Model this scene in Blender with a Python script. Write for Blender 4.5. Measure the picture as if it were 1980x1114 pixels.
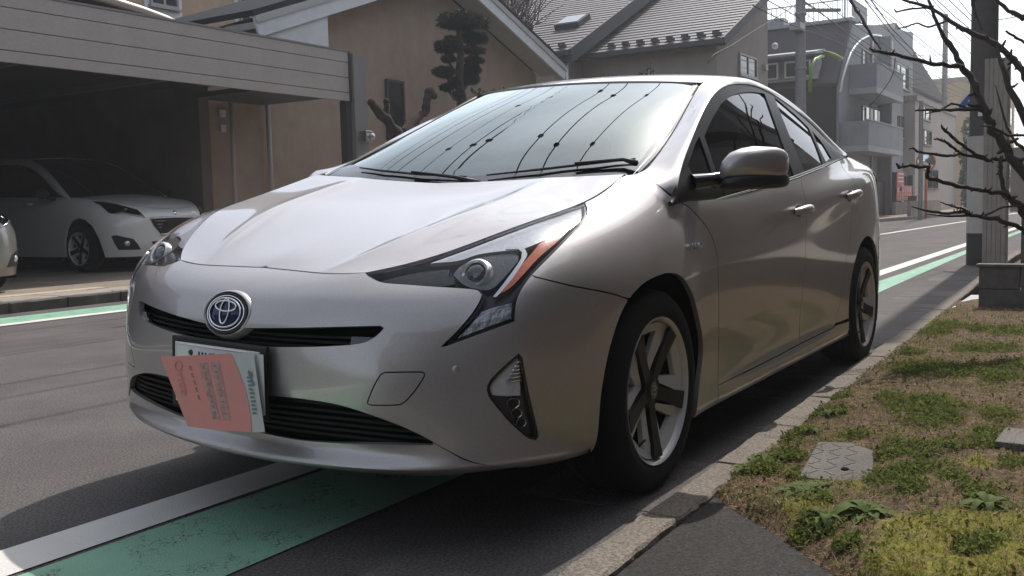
import bpy, bmesh, math, random
from mathutils import Vector, Matrix
from mathutils.geometry import delaunay_2d_cdt
import numpy as np

for _o in list(bpy.data.objects):
    bpy.data.objects.remove(_o)
SC = bpy.context.scene
COL = SC.collection
rad = math.radians
random.seed(7)
np.random.seed(7)

# ------------------------------------------------------------------ camera
CAM_POS = (2.7146, 2.0616, 0.8879)
CAM_YAW, CAM_PITCH, CAM_ROLL = 3.7083, 0.0844, -0.0255
def make_camera():
    cy, sy, cp, sp = math.cos(CAM_YAW), math.sin(CAM_YAW), math.cos(CAM_PITCH), math.sin(CAM_PITCH)
    fwd = Vector((cy*cp, sy*cp, -sp)); right = Vector((sy, -cy, 0)); up = right.cross(fwd)
    cr, sr = math.cos(CAM_ROLL), math.sin(CAM_ROLL)
    r2 = cr*right+sr*up; u2 = -sr*right+cr*up
    M = Matrix((( r2.x, u2.x, -fwd.x, CAM_POS[0]), (r2.y, u2.y, -fwd.y, CAM_POS[1]), (r2.z, u2.z, -fwd.z, CAM_POS[2]), (0, 0, 0, 1)))
    cam = bpy.data.cameras.new('camera'); o = bpy.data.objects.new('camera', cam); COL.objects.link(o)
    o.matrix_world = M
    cam.sensor_fit = 'HORIZONTAL'; cam.sensor_width = 36.0; cam.lens = 36.0*1878.5/1980.0
    cam.clip_start = 0.05; cam.clip_end = 2000
    SC.camera = o
make_camera()

# ------------------------------------------------------------------ sky, sun, exposure
SUN_VEC = Vector((-0.75, -0.03, 1.0)).normalized()      # towards the sun: behind the car, high
SUN_EL = math.asin(SUN_VEC.z); SUN_ROT = math.atan2(SUN_VEC.x, SUN_VEC.y)
def make_world():
    w = bpy.data.worlds.new('World'); SC.world = w; w.use_nodes = True
    nt = w.node_tree; bg = nt.nodes['Background']
    sky = nt.nodes.new('ShaderNodeTexSky'); sky.sky_type = 'NISHITA'; sky.sun_disc = False
    sky.sun_elevation = SUN_EL; sky.sun_rotation = SUN_ROT; sky.altitude = 20
    sky.air_density = 1.0; sky.dust_density = 2.0; sky.ozone_density = 1.0
    tc = nt.nodes.new('ShaderNodeTexCoord')
    mp = nt.nodes.new('ShaderNodeMapping'); mp.inputs['Scale'].default_value = (1.0, 1.0, 2.6)
    no = nt.nodes.new('ShaderNodeTexNoise'); no.inputs['Scale'].default_value = 2.2; no.inputs['Detail'].default_value = 6; no.inputs['Roughness'].default_value = .58; no.inputs['Distortion'].default_value = .4
    cr = nt.nodes.new('ShaderNodeValToRGB')
    cr.color_ramp.elements[0].position = .30; cr.color_ramp.elements[0].color = (0, 0, 0, 1)
    cr.color_ramp.elements[1].position = .72; cr.color_ramp.elements[1].color = (1, 1, 1, 1)
    L = nt.links.new
    # thin high cloud: scatters most where the sky is brightest, plus a pale even veil
    k = nt.nodes.new('ShaderNodeMapRange'); k.inputs['To Min'].default_value = 1.0; k.inputs['To Max'].default_value = 1.55
    bw = nt.nodes.new('ShaderNodeHueSaturation'); bw.inputs['Saturation'].default_value = .55
    sc = nt.nodes.new('ShaderNodeVectorMath'); sc.operation = 'SCALE'
    ve = nt.nodes.new('ShaderNodeMapRange'); ve.inputs['To Min'].default_value = .8; ve.inputs['To Max'].default_value = 2.0
    vc = nt.nodes.new('ShaderNodeVectorMath'); vc.operation = 'SCALE'; vc.inputs[0].default_value = (.97, 1.0, 1.03)
    ad = nt.nodes.new('ShaderNodeVectorMath'); ad.operation = 'ADD'
    L(tc.outputs['Generated'], mp.inputs['Vector']); L(mp.outputs[0], no.inputs['Vector']); L(no.outputs['Fac'], cr.inputs[0])
    L(cr.outputs['Color'], k.inputs[0]); L(cr.outputs['Color'], ve.inputs[0]); L(sky.outputs[0], bw.inputs['Color'])
    L(bw.outputs[0], sc.inputs[0]); L(k.outputs[0], sc.inputs['Scale']); L(ve.outputs[0], vc.inputs['Scale'])
    L(sc.outputs[0], ad.inputs[0]); L(vc.outputs[0], ad.inputs[1]); L(ad.outputs[0], bg.inputs['Color'])
    bg.inputs['Strength'].default_value = 0.13
    sun = bpy.data.lights.new('sun', 'SUN'); sun.energy = 3.9; sun.angle = rad(.53); sun.color = (1, .95, .88)
    so = bpy.data.objects.new('sun', sun); COL.objects.link(so)
    so.rotation_euler = SUN_VEC.to_track_quat('Z', 'Y').to_euler(); so.location = (-20, 6, 40)
make_world()
SC.view_settings.view_transform = 'Standard'
SC.view_settings.look = 'None'
SC.view_settings.exposure = 0.10
SC.view_settings.gamma = 1.0
SC.view_settings.use_curve_mapping = False
SC.render.engine = 'CYCLES'
SC.cycles.max_bounces = 8
SC.cycles.transparent_max_bounces = 12
SC.cycles.caustics_reflective = False
SC.cycles.caustics_refractive = False
# ------------------------------------------------------------------ helpers: objects
def link(name, me, parent=None, kind=None):
    o = bpy.data.objects.new(name, me); COL.objects.link(o)
    if parent is not None: o.parent = parent
    if kind: o['kind'] = kind
    return o
def thing(name, label, cat, loc=(0, 0, 0), rz=0.0, group=None):
    o = bpy.data.objects.new(name, None); COL.objects.link(o)
    o.location = loc; o.rotation_euler = (0, 0, rz); o.empty_display_size = .2
    o['label'] = label; o['category'] = cat
    if group: o['group'] = group
    return o
def tag(o, label, cat, group=None):
    o['label'] = label; o['category'] = cat
    if group: o['group'] = group
    return o
def mesh(name, V, F, mat, normals=None, smooth=True, matidx=None):
    me = bpy.data.meshes.new(name)
    me.from_pydata([tuple(map(float, v)) for v in V], [], [tuple(map(int, f)) for f in F])
    for m in (mat if isinstance(mat, (list, tuple)) else [mat]): me.materials.append(m)
    if matidx is not None: me.polygons.foreach_set('material_index', np.array(matidx, dtype=np.int32))
    me.polygons.foreach_set('use_smooth', np.full(len(me.polygons), smooth))
    me.update()
    if normals is not None:
        me.normals_split_custom_set_from_vertices([tuple(map(float, n)) for n in normals])
    return me

class MB:
    """collects boxes, tubes, lathes and prisms into one mesh"""
    def __init__(s): s.V = []; s.F = []; s.M = []; s.mi = 0
    def add(s, V, F):
        b = len(s.V); s.V += [tuple(v) for v in V]; s.F += [tuple(i+b for i in f) for f in F]; s.M += [s.mi]*len(F)
        return s
    def box(s, x0, x1, y0, y1, z0, z1, T=None):
        V = [(x, y, z) for z in (z0, z1) for y in (y0, y1) for x in (x0, x1)]
        if T is not None: V = [tuple(T @ Vector(v)) for v in V]
        return s.add(V, [(0, 2, 3, 1), (4, 5, 7, 6), (0, 1, 5, 4), (2, 6, 7, 3), (0, 4, 6, 2), (1, 3, 7, 5)])
    def beam(s, a, b, w, h, up=(0, 0, 1)):
        a, b = Vector(a), Vector(b); d = (b-a); L = d.length; d.normalize(); u = Vector(up)
        if abs(d.dot(u)) > .99: u = Vector((1, 0, 0))
        r = d.cross(u).normalized(); u = r.cross(d)
        V = [a+r*(sx*w/2)+u*(sz*h/2)+d*(L*t) for t in (0, 1) for sz in (-1, 1) for sx in (-1, 1)]
        return s.add(V, [(0, 1, 3, 2), (4, 6, 7, 5), (0, 4, 5, 1), (2, 3, 7, 6), (0, 2, 6, 4), (1, 5, 7, 3)])
    def tube(s, pts, r, n=8, cap=True):
        pts = [Vector(p) for p in pts]
        rs = r if isinstance(r, (list, tuple)) else [r]*len(pts)
        V = []; F = []; prev = None
        for i, p in enumerate(pts):
            d = (pts[min(i+1, len(pts)-1)]-pts[max(i-1, 0)]).normalized()
            if prev is None:
                u = Vector((0, 0, 1)) if abs(d.z) < .9 else Vector((1, 0, 0))
            else: u = prev
            a = d.cross(u).normalized(); u = a.cross(d).normalized(); prev = u
            for k in range(n):
                t = 2*math.pi*k/n; V.append(p+(a*math.cos(t)+u*math.sin(t))*rs[i])
        for i in range(len(pts)-1):
            for k in range(n):
                k2 = (k+1) % n; F.append((i*n+k, i*n+k2, (i+1)*n+k2, (i+1)*n+k))
        if cap: F += [tuple(range(n-1, -1, -1)), tuple((len(pts)-1)*n+k for k in range(n))]
        return s.add(V, F)
    def lathe(s, prof, n=24, T=None, close=False):
        """prof: (r, z) pairs turned about z"""
        V = []; F = []
        for r, z in prof:
            for k in range(n):
                t = 2*math.pi*k/n; V.append(Vector((r*math.cos(t), r*math.sin(t), z)))
        for i in range(len(prof)-1):
            for k in range(n):
                k2 = (k+1) % n; F.append((i*n+k, i*n+k2, (i+1)*n+k2, (i+1)*n+k))
        if prof[0][0] > 1e-6 and close: F.append(tuple(range(n-1, -1, -1)))
        if prof[-1][0] > 1e-6 and close: F.append(tuple((len(prof)-1)*n+k for k in range(n)))
        if T is not None: V = [T @ v for v in V]
        return s.add(V, F)
    def prism(s, poly, z0, z1, T=None):
        """flat polygon (x, y) between two heights"""
        n = len(poly); V = [Vector((x, y, z0)) for x, y in poly]+[Vector((x, y, z1)) for x, y in poly]
        if sum(poly[i][0]*poly[(i+1) % n][1]-poly[(i+1) % n][0]*poly[i][1] for i in range(n)) < 0:
            V = V[:n][::-1]+V[n:][::-1]
        if T is not None: V = [T @ v for v in V]
        F = [tuple(range(n-1, -1, -1)), tuple(range(n, 2*n))]+[(i, (i+1) % n, n+(i+1) % n, n+i) for i in range(n)]
        return s.add(V, F)
    def ball(s, c, r, nu=12, nv=8, sc=(1, 1, 1)):
        V = []; F = []
        for i in range(nv+1):
            a = math.pi*i/nv
            for k in range(nu):
                t = 2*math.pi*k/nu
                V.append((c[0]+r*sc[0]*math.sin(a)*math.cos(t), c[1]+r*sc[1]*math.sin(a)*math.sin(t), c[2]+r*sc[2]*math.cos(a)))
        for i in range(nv):
            for k in range(nu):
                k2 = (k+1) % nu; F.append((i*nu+k, (i+1)*nu+k, (i+1)*nu+k2, i*nu+k2))
        return s.add(V, F)
    def build(s, name, mat, parent=None, smooth=False, bevel=0, kind=None, auto=None):
        me = mesh(name, s.V, s.F, mat, smooth=smooth or bool(auto), matidx=s.M)
        if bevel or auto:
            bm = bmesh.new(); bm.from_mesh(me)
            bmesh.ops.remove_doubles(bm, verts=bm.verts, dist=1e-5)
            if bevel:
                ed = [e for e in bm.edges if len(e.link_faces) == 2 and e.calc_face_angle(0) > .5]
                bmesh.ops.bevel(bm, geom=ed, offset=bevel, segments=2, affect='EDGES', profile=.6)
            if auto:
                for e in bm.edges:
                    if len(e.link_faces) == 2 and e.calc_face_angle(0) > auto: e.smooth = False
            bm.to_mesh(me); bm.free()
        return link(name, me, parent, kind)

# ------------------------------------------------------------------ helpers: materials
def _new(name):
    m = bpy.data.materials.new(name); m.use_nodes = True
    return m, m.node_tree, m.node_tree.nodes['Principled BSDF']
def mat(name, col, rough=.6, metal=0.0, spec=.5, coat=0, coat_rough=.03, noise=None, bump=None, emit=None, streak=0):
    """noise: (scale, amount, detail) value mottling; bump: (scale, strength, distance)"""
    m, nt, b = _new(name)
    b.inputs['Base Color'].default_value = (*col, 1); b.inputs['Roughness'].default_value = rough
    b.inputs['Metallic'].default_value = metal; b.inputs['Specular IOR Level'].default_value = spec
    b.inputs['Coat Weight'].default_value = coat; b.inputs['Coat Roughness'].default_value = coat_rough
    tc = nt.nodes.new('ShaderNodeTexCoord')
    if noise:
        n = nt.nodes.new('ShaderNodeTexNoise'); n.inputs['Scale'].default_value = noise[0]; n.inputs['Detail'].default_value = noise[2] if len(noise) > 2 else 5
        n.inputs['Roughness'].default_value = .65
        r = nt.nodes.new('ShaderNodeValToRGB'); r.color_ramp.elements[0].position = .3; r.color_ramp.elements[1].position = .7
        a = noise[1]; c2 = noise[3] if len(noise) > 3 else None
        r.color_ramp.elements[0].color = (*[c*(1-a) for c in col], 1)
        r.color_ramp.elements[1].color = (*(c2 if c2 else [min(1, c*(1+a)) for c in col]), 1)
        nt.links.new(tc.outputs['Object'], n.inputs['Vector']); nt.links.new(n.outputs['Fac'], r.inputs[0]); nt.links.new(r.outputs['Color'], b.inputs['Base Color'])
        if streak:      # rain marks running down the wall, plus blotches of damp
            mp = nt.nodes.new('ShaderNodeMapping'); mp.inputs['Scale'].default_value = (1.6, 1.6, .5)
            n2 = nt.nodes.new('ShaderNodeTexNoise'); n2.inputs['Scale'].default_value = 1.6; n2.inputs['Detail'].default_value = 7; n2.inputs['Roughness'].default_value = .7
            mr = nt.nodes.new('ShaderNodeMapRange'); mr.inputs['From Min'].default_value = .35; mr.inputs['From Max'].default_value = .65; mr.inputs['To Min'].default_value = 1-streak; mr.inputs['To Max'].default_value = 1+streak*.4
            sc = nt.nodes.new('ShaderNodeVectorMath'); sc.operation = 'SCALE'
            nt.links.new(tc.outputs['Object'], mp.inputs[0]); nt.links.new(mp.outputs[0], n2.inputs['Vector']); nt.links.new(n2.outputs['Fac'], mr.inputs[0]); nt.links.new(r.outputs['Color'], sc.inputs[0]); nt.links.new(mr.outputs[0], sc.inputs['Scale']); nt.links.new(sc.outputs[0], b.inputs['Base Color'])
    if bump:
        n = nt.nodes.new('ShaderNodeTexNoise'); n.inputs['Scale'].default_value = bump[0]; n.inputs['Detail'].default_value = 6
        bp = nt.nodes.new('ShaderNodeBump'); bp.inputs['Strength'].default_value = bump[1]; bp.inputs['Distance'].default_value = bump[2]
        nt.links.new(tc.outputs['Object'], n.inputs['Vector']); nt.links.new(n.outputs['Fac'], bp.inputs['Height']); nt.links.new(bp.outputs[0], b.inputs['Normal'])
    if emit:
        b.inputs['Emission Color'].default_value = (*col, 1); b.inputs['Emission Strength'].default_value = emit
    return m
def glass_mat(name, tint, clear, rough=.02, ior=1.55, boost=1.0, sheen=(1, 1, 1)):
    """thin pane: fresnel reflection over a tinted see-through"""
    m = bpy.data.materials.new(name); m.use_nodes = True; nt = m.node_tree; nt.nodes.clear()
    out = nt.nodes.new('ShaderNodeOutputMaterial'); mx = nt.nodes.new('ShaderNodeMixShader')
    tr = nt.nodes.new('ShaderNodeBsdfTransparent'); tr.inputs[0].default_value = (*tint, 1)
    df = nt.nodes.new('ShaderNodeBsdfDiffuse'); df.inputs[0].default_value = (.012, .013, .014, 1)
    m2 = nt.nodes.new('ShaderNodeMixShader'); m2.inputs[0].default_value = clear
    gl = nt.nodes.new('ShaderNodeBsdfGlossy'); gl.inputs['Roughness'].default_value = rough; gl.inputs['Color'].default_value = (*sheen, 1)
    fr = nt.nodes.new('ShaderNodeFresnel'); fr.inputs['IOR'].default_value = ior
    mu = nt.nodes.new('ShaderNodeMath'); mu.operation = 'MULTIPLY'; mu.inputs[1].default_value = boost; mu.use_clamp = True
    nt.links.new(df.outputs[0], m2.inputs[1]); nt.links.new(tr.outputs[0], m2.inputs[2])
    nt.links.new(fr.outputs[0], mu.inputs[0]); nt.links.new(mu.outputs[0], mx.inputs[0])
    nt.links.new(m2.outputs[0], mx.inputs[1]); nt.links.new(gl.outputs[0], mx.inputs[2]); nt.links.new(mx.outputs[0], out.inputs[0])
    return m

# ------------------------------------------------------------------ helpers: panels cut out of a car surface
def pip(poly, pts):
    poly = np.asarray(poly); x, y = pts[:, 0], pts[:, 1]; c = np.zeros(len(pts), bool)
    x0, y0 = poly[:, 0], poly[:, 1]; x1, y1 = np.roll(x0, -1), np.roll(y0, -1)
    for a, b, c1, d in zip(x0, y0, x1, y1):
        if b == d: continue
        k = ((b > y) != (d > y)) & (x < (c1-a)*(y-b)/(d-b)+a); c ^= k
    return c
def _dens(S, uv, sp):
    out = []; n = len(uv)
    for i in range(n):
        a, b = uv[i], uv[(i+1) % n]
        A, B = S.ev([a[0], b[0]], [a[1], b[1]])[0]; k = max(1, int(np.linalg.norm(B-A)/sp))
        k = max(k, int(np.abs(b-a).max()/.5)+1) if np.linalg.norm(B-A) > sp else k
        for j in range(k): out.append(a+(b-a)*j/k)
    return np.array(out)
def _area(p): return .5*np.sum(p[:, 0]*np.roll(p[:, 1], -1)-np.roll(p[:, 0], -1)*p[:, 1])
def _shrink(S, uv, d, sym):
    """move a closed loop inwards (loop ccw) by d metres on the sheet"""
    P, Pu, Pv = S.ev(uv[:, 0], uv[:, 1]); n = np.cross(Pu, Pv); n /= np.linalg.norm(n, axis=1, keepdims=True)+1e-12
    t = np.roll(P, -1, 0)-np.roll(P, 1, 0); t /= np.linalg.norm(t, axis=1, keepdims=True)+1e-12
    w = np.cross(n, t)*d
    if sym:
        e = np.abs(P[:, 1]) < 2e-3; w[e, 1] = 0
        f = e & np.roll(e, 1) & np.roll(e, -1); w[f] = 0
    a = (Pu*Pu).sum(1); b = (Pu*Pv).sum(1); c = (Pv*Pv).sum(1); e1 = (Pu*w).sum(1); f1 = (Pv*w).sum(1)
    det = np.maximum(a*c-b*b, 1e-10)
    q = uv+np.stack([(c*e1-b*f1)/det, (a*f1-b*e1)/det], 1)
    q[:, 0] = np.clip(q[:, 0], 0, S.m-1); q[:, 1] = np.clip(q[:, 1], 0, S.n-1)
    return q
def panel_data(S, sgn, loop, holes=(), sp=.03, gap=.0022, fold=.012, off=0.0, sym=False, hfold=None):
    loops = []
    for k, L in enumerate([loop]+list(holes)):
        L = np.array(L, float)
        if _area(L) < 0: L = L[::-1]
        L = _dens(S, L, sp)
        if gap:
            L = _shrink(S, L, gap if k == 0 else -gap, sym)
        if k: L = L[::-1]
        loops.append(L)
    su = np.array([np.linalg.norm(S.ev(np.arange(S.m-1)+.5, np.full(S.m-1, j))[1], axis=1) for j in np.linspace(0, S.n-1, 5)]).max(0)
    sv = np.array([np.linalg.norm(S.ev(np.full(S.n-1, i), np.arange(S.n-1)+.5)[2], axis=1) for i in np.linspace(0, S.m-1, 5)]).max(0)
    lo, hi = loops[0].min(0), loops[0].max(0)
    us = [i+(k+.5)/q for i in range(S.m-1) for q in [max(1, int(math.ceil(su[i]/sp)))] for k in range(q) if lo[0] < i+(k+.5)/q < hi[0]]
    vs = [i+(k+.5)/q for i in range(S.n-1) for q in [max(1, int(math.ceil(sv[i]/sp)))] for k in range(q) if lo[1] < i+(k+.5)/q < hi[1]]
    G = np.array([(a, b) for a in us for b in vs]).reshape(-1, 2)
    if len(G):
        ins = pip(loops[0], G)
        for h in loops[1:]: ins &= ~pip(h, G)
        G = G[ins]
    if len(G):
        GP = S.ev(G[:, 0], G[:, 1])[0]; LP = np.concatenate([S.ev(l[:, 0], l[:, 1])[0] for l in loops])
        keep = np.ones(len(G), bool)
        for i in range(0, len(G), 500):
            keep[i:i+500] = np.sqrt(((GP[i:i+500, None]-LP[None])**2).sum(2)).min(1) > sp*.45
        G = G[keep]
    mu, mv = np.median(su), np.median(sv)
    uv = np.concatenate(loops+[G]) if len(G) else np.concatenate(loops)
    sc = np.array([mu, mv])
    E = []; b = 0
    for l in loops:
        n = len(l); E += [(b+i, b+(i+1) % n) for i in range(n)]; b += n
    r = delaunay_2d_cdt([Vector((float(p[0]), float(p[1]))) for p in uv*sc], E, [], 0, 1e-6)
    q = np.array([(v.x, v.y) for v in r[0]])/sc; T = np.array(r[2])
    c = q[T].mean(1); k = pip(loops[0], c)
    for h in loops[1:]: k &= ~pip(h, c)
    T = T[k]
    a = q[T]; ar = (a[:, 1, 0]-a[:, 0, 0])*(a[:, 2, 1]-a[:, 0, 1])-(a[:, 1, 1]-a[:, 0, 1])*(a[:, 2, 0]-a[:, 0, 0])
    T = T[np.abs(ar) > 1e-9]; ar = ar[np.abs(ar) > 1e-9]
    T[ar < 0] = T[ar < 0][:, ::-1]
    P, N = S.nrm(q[:, 0], q[:, 1]); N = N*sgn
    P = P+N*off
    V = list(P); NN = list(N); F = [tuple(t) if sgn > 0 else tuple(t[::-1]) for t in T]
    if fold:
        for k, l in enumerate(loops):
            f = (hfold if (k and hfold) else fold)
            p, nn = S.nrm(l[:, 0], l[:, 1]); nn = nn*sgn; p = p+nn*off; n = len(l)
            t = np.roll(p, -1, 0)-np.roll(p, 1, 0); s = np.cross(t, nn)*sgn; s /= np.linalg.norm(s, axis=1, keepdims=True)+1e-9
            b = len(V); V += list(p)+list(p-nn*f); NN += list(s)*2
            for i in range(n):
                j = (i+1) % n
                if sym and abs(p[i][1]) < 2e-3 and abs(p[j][1]) < 2e-3: continue
                fc = (b+i, b+n+i, b+n+j, b+j)
                F.append(fc if sgn > 0 else fc[::-1])
    return np.array(V), F, np.array(NN)
def mirror_data(V, F, N):
    m = np.array([1, -1, 1.]); return V*m, [f[::-1] for f in F], N*m
def join_sym(V, F, N):
    V2, F2, N2 = mirror_data(V, F, N); mid = np.abs(V[:, 1]) < 2e-3
    V = V.copy(); N = N.copy(); V[mid, 1] = 0
    N[mid, 1] = 0; N[mid] /= np.linalg.norm(N[mid], axis=1, keepdims=True)+1e-9
    n = len(V); idx = np.where(mid, np.arange(n), np.arange(n)+n)
    F2 = [tuple(int(idx[i]) for i in f) for f in F2]
    return np.concatenate([V, V2]), list(F)+F2, np.concatenate([N, N2])
def panel(name, S, sgn, loop, mt, parent, side='L', **kw):
    """side L: kerb side only; LR: two objects; S: one object across the centre line"""
    D = panel_data(S, sgn, loop, sym=(side == 'S'), **kw)
    if side == 'S': D = join_sym(*D)
    me = mesh(name, D[0], D[1], mt, D[2]); o = link(name, me, parent)
    if side == 'LR':
        R = mirror_data(*D); return o, link(name, mesh(name, R[0], R[1], mt, R[2]), parent)
    return o
# ---------------------------------------------------------------- car body surfaces (numpy only)
import numpy as np

def _bs(t):
    t2, t3 = t*t, t*t*t
    B = np.stack([(1-t)**3/6, (3*t3-6*t2+4)/6, (-3*t3+3*t2+3*t+1)/6, t3/6], -1)
    D = np.stack([-(1-t)**2/2, (9*t2-12*t)/6, (-9*t2+6*t+3)/6, t2/2], -1)
    return B, D

class Surf:
    """uniform cubic B-spline sheet through (nearly) the given net; u runs over rows of net, v over columns"""
    def __init__(s, net, fix=1, k=0.7):
        net = np.array(net, float)
        s.m, s.n = net.shape[:2]
        s.C = net.copy()
        s._pad()
        uu, vv = np.meshgrid(np.arange(s.m), np.arange(s.n), indexing='ij')
        for _ in range(fix):
            P = s.ev(uu.ravel().astype(float), vv.ravel().astype(float))[0].reshape(net.shape)
            s.C = s.C + k*(net-P)
            s._pad()
        s.grid = None
    def _pad(s):
        C = s.C
        C = np.concatenate([2*C[:1]-C[1:2], C, 2*C[-1:]-C[-2:-1]], 0)
        C = np.concatenate([2*C[:, :1]-C[:, 1:2], C, 2*C[:, -1:]-C[:, -2:-1]], 1)
        s.P = C
    def ev(s, u, v):
        u = np.clip(np.asarray(u, float), 0, s.m-1); v = np.clip(np.asarray(v, float), 0, s.n-1)
        iu = np.minimum(u.astype(int), s.m-2); iv = np.minimum(v.astype(int), s.n-2)
        Bu, Du = _bs(u-iu); Bv, Dv = _bs(v-iv)
        o = np.arange(4)
        G = s.P[(iu[:, None]+o)[:, :, None], (iv[:, None]+o)[:, None, :]]
        P = np.einsum('ka,kb,kabc->kc', Bu, Bv, G)
        Pu = np.einsum('ka,kb,kabc->kc', Du, Bv, G)
        Pv = np.einsum('ka,kb,kabc->kc', Bu, Dv, G)
        return P, Pu, Pv
    def nrm(s, u, v):
        P, Pu, Pv = s.ev(u, v)
        n = np.cross(Pu, Pv)
        return P, n/np.maximum(np.linalg.norm(n, axis=1, keepdims=True), 1e-12)
    def _grid(s):
        if s.grid is None:
            k = 6
            uu, vv = np.meshgrid(np.linspace(0, s.m-1, (s.m-1)*k+1), np.linspace(0, s.n-1, (s.n-1)*k+1), indexing='ij')
            s.gu, s.gv = uu.ravel(), vv.ravel()
            s.grid = s.ev(s.gu, s.gv)[0]
        return s.grid
    def inv(s, pts):
        pts = np.atleast_2d(np.array(pts, float)); G = s._grid()
        i = np.array([np.argmin(((G-p)**2).sum(1)) for p in pts])
        u, v = s.gu[i].copy(), s.gv[i].copy()
        for _ in range(12):
            P, Pu, Pv = s.ev(u, v); d = pts-P
            a = (Pu*Pu).sum(1); b = (Pu*Pv).sum(1); c = (Pv*Pv).sum(1); e = (Pu*d).sum(1); f = (Pv*d).sum(1)
            det = np.maximum(a*c-b*b, 1e-14)
            u = np.clip(u+np.clip((c*e-b*f)/det, -.5, .5), 0, s.m-1); v = np.clip(v+np.clip((a*f-b*e)/det, -.5, .5), 0, s.n-1)
        return np.stack([u, v], 1)

def _rows(*r): return [np.array(x, float) for x in r]

# lower shell: columns run from the nose centre round the front corner and along the flank to the tail centre
_SH = []
def _c(pts): _SH.append(pts)
_c([(0.778,0,0.725),(0.842,0,0.7),(0.893,0,0.66),(0.922,0,0.612),(0.937,0,0.565),(0.943,0,0.49),(0.943,0,0.41),(0.925,0,0.33),(0.902,0,0.276),(0.95,0,0.233),(0.88,0,0.203)])
_c([(0.785,0.15,0.722),(0.84,0.15,0.698),(0.889,0.15,0.658),(0.914,0.15,0.612),(0.929,0.15,0.565),(0.937,0.15,0.49),(0.937,0.15,0.41),(0.92,0.15,0.33),(0.897,0.15,0.275),(0.945,0.15,0.233),(0.875,0.15,0.203)])
_c([(0.79,0.25,0.719),(0.832,0.26,0.698),(0.874,0.27,0.658),(0.897,0.27,0.611),(0.911,0.27,0.565),(0.92,0.27,0.49),(0.92,0.27,0.41),(0.904,0.27,0.33),(0.882,0.27,0.272),(0.929,0.27,0.233),(0.861,0.27,0.203)])
_c([(0.768,0.37,0.724),(0.8,0.38,0.701),(0.844,0.385,0.661),(0.869,0.385,0.611),(0.881,0.385,0.566),(0.899,0.39,0.49),(0.899,0.39,0.405),(0.884,0.4,0.33),(0.859,0.4,0.268),(0.903,0.4,0.233),(0.837,0.4,0.203)])
_c([(0.7,0.445,0.742),(0.748,0.465,0.712),(0.805,0.472,0.666),(0.833,0.475,0.613),(0.847,0.48,0.567),(0.872,0.485,0.49),(0.873,0.49,0.4),(0.856,0.5,0.325),(0.83,0.5,0.264),(0.869,0.5,0.233),(0.805,0.5,0.203)])
_c([(0.63,0.505,0.765),(0.69,0.545,0.725),(0.757,0.56,0.672),(0.788,0.567,0.615),(0.803,0.572,0.567),(0.819,0.577,0.49),(0.822,0.582,0.4),(0.812,0.59,0.325),(0.802,0.59,0.258),(0.822,0.59,0.233),(0.763,0.59,0.203)])
_c([(0.53,0.575,0.803),(0.605,0.63,0.752),(0.69,0.655,0.682),(0.727,0.66,0.617),(0.744,0.662,0.567),(0.755,0.665,0.49),(0.76,0.668,0.4),(0.76,0.672,0.32),(0.755,0.675,0.272),(0.762,0.678,0.236),(0.725,0.67,0.214)])
_c([(0.4,0.65,0.847),(0.505,0.715,0.8),(0.605,0.755,0.712),(0.652,0.773,0.63),(0.66,0.777,0.572),(0.66,0.779,0.49),(0.656,0.781,0.4),(0.652,0.782,0.32),(0.64,0.776,0.272),(0.635,0.774,0.236),(0.605,0.76,0.214)])
_c([(0.29,0.677,0.87),(0.412,0.745,0.824),(0.512,0.798,0.727),(0.552,0.812,0.64),(0.56,0.816,0.575),(0.56,0.82,0.49),(0.555,0.823,0.4),(0.55,0.825,0.32),(0.545,0.823,0.272),(0.54,0.818,0.236),(0.52,0.8,0.214)])
_c([(0.235,0.688,0.882),(0.33,0.765,0.838),(0.418,0.825,0.742),(0.452,0.842,0.65),(0.458,0.846,0.58),(0.459,0.849,0.49),(0.458,0.851,0.4),(0.455,0.85,0.32),(0.45,0.848,0.272),(0.445,0.843,0.236),(0.44,0.826,0.214)])
_c([(0.175,0.695,0.892),(0.24,0.778,0.85),(0.325,0.843,0.755),(0.362,0.863,0.66),(0.371,0.866,0.585),(0.372,0.867,0.49),(0.372,0.867,0.4),(0.372,0.865,0.32),(0.37,0.862,0.272),(0.37,0.855,0.236),(0.37,0.84,0.214)])
_c([(.08,.697,.913),(.12,.785,.868),(.17,.852,.775),(.197,.875,.685),(.20,.880,.600),(.20,.881,.49),(.20,.880,.40),(.20,.878,.32),(.20,.873,.25),(.20,.866,.20),(.20,.85,.16)])
_c([(-.03,.695,.945),(-.02,.789,.895),(-.01,.856,.798),(0,.878,.705),(0,.884,.610),(0,.884,.49),(0,.882,.40),(0,.878,.32),(0,.873,.25),(0,.866,.20),(0,.85,.16)])
_c([(-.158,.68,.985),(-.118,.790,.916),(-.135,.854,.812),(-.155,.872,.715),(-.16,.878,.610),(-.16,.878,.49),(-.16,.876,.40),(-.16,.873,.32),(-.16,.868,.25),(-.16,.862,.20),(-.16,.848,.16)])
_c([(-.204,.772,.962),(-.146,.814,.889),(-.215,.853,.802),(-.265,.866,.715),(-.28,.870,.610),(-.28,.870,.49),(-.28,.868,.40),(-.28,.865,.32),(-.28,.862,.25),(-.28,.860,.205),(-.28,.846,.165)])
_c([(-.186,.832,.896),(-.228,.845,.858),(-.34,.857,.788),(-.39,.863,.715),(-.39,.865,.610),(-.39,.863,.49),(-.39,.860,.40),(-.39,.857,.33),(-.39,.857,.265),(-.39,.864,.210),(-.39,.846,.175)])
_c([(-.60,.843,.901),(-.62,.855,.870),(-.66,.864,.795),(-.68,.867,.715),(-.68,.867,.610),(-.68,.862,.49),(-.68,.856,.40),(-.68,.851,.33),(-.68,.853,.27),(-.68,.868,.213),(-.68,.85,.178)])
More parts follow.
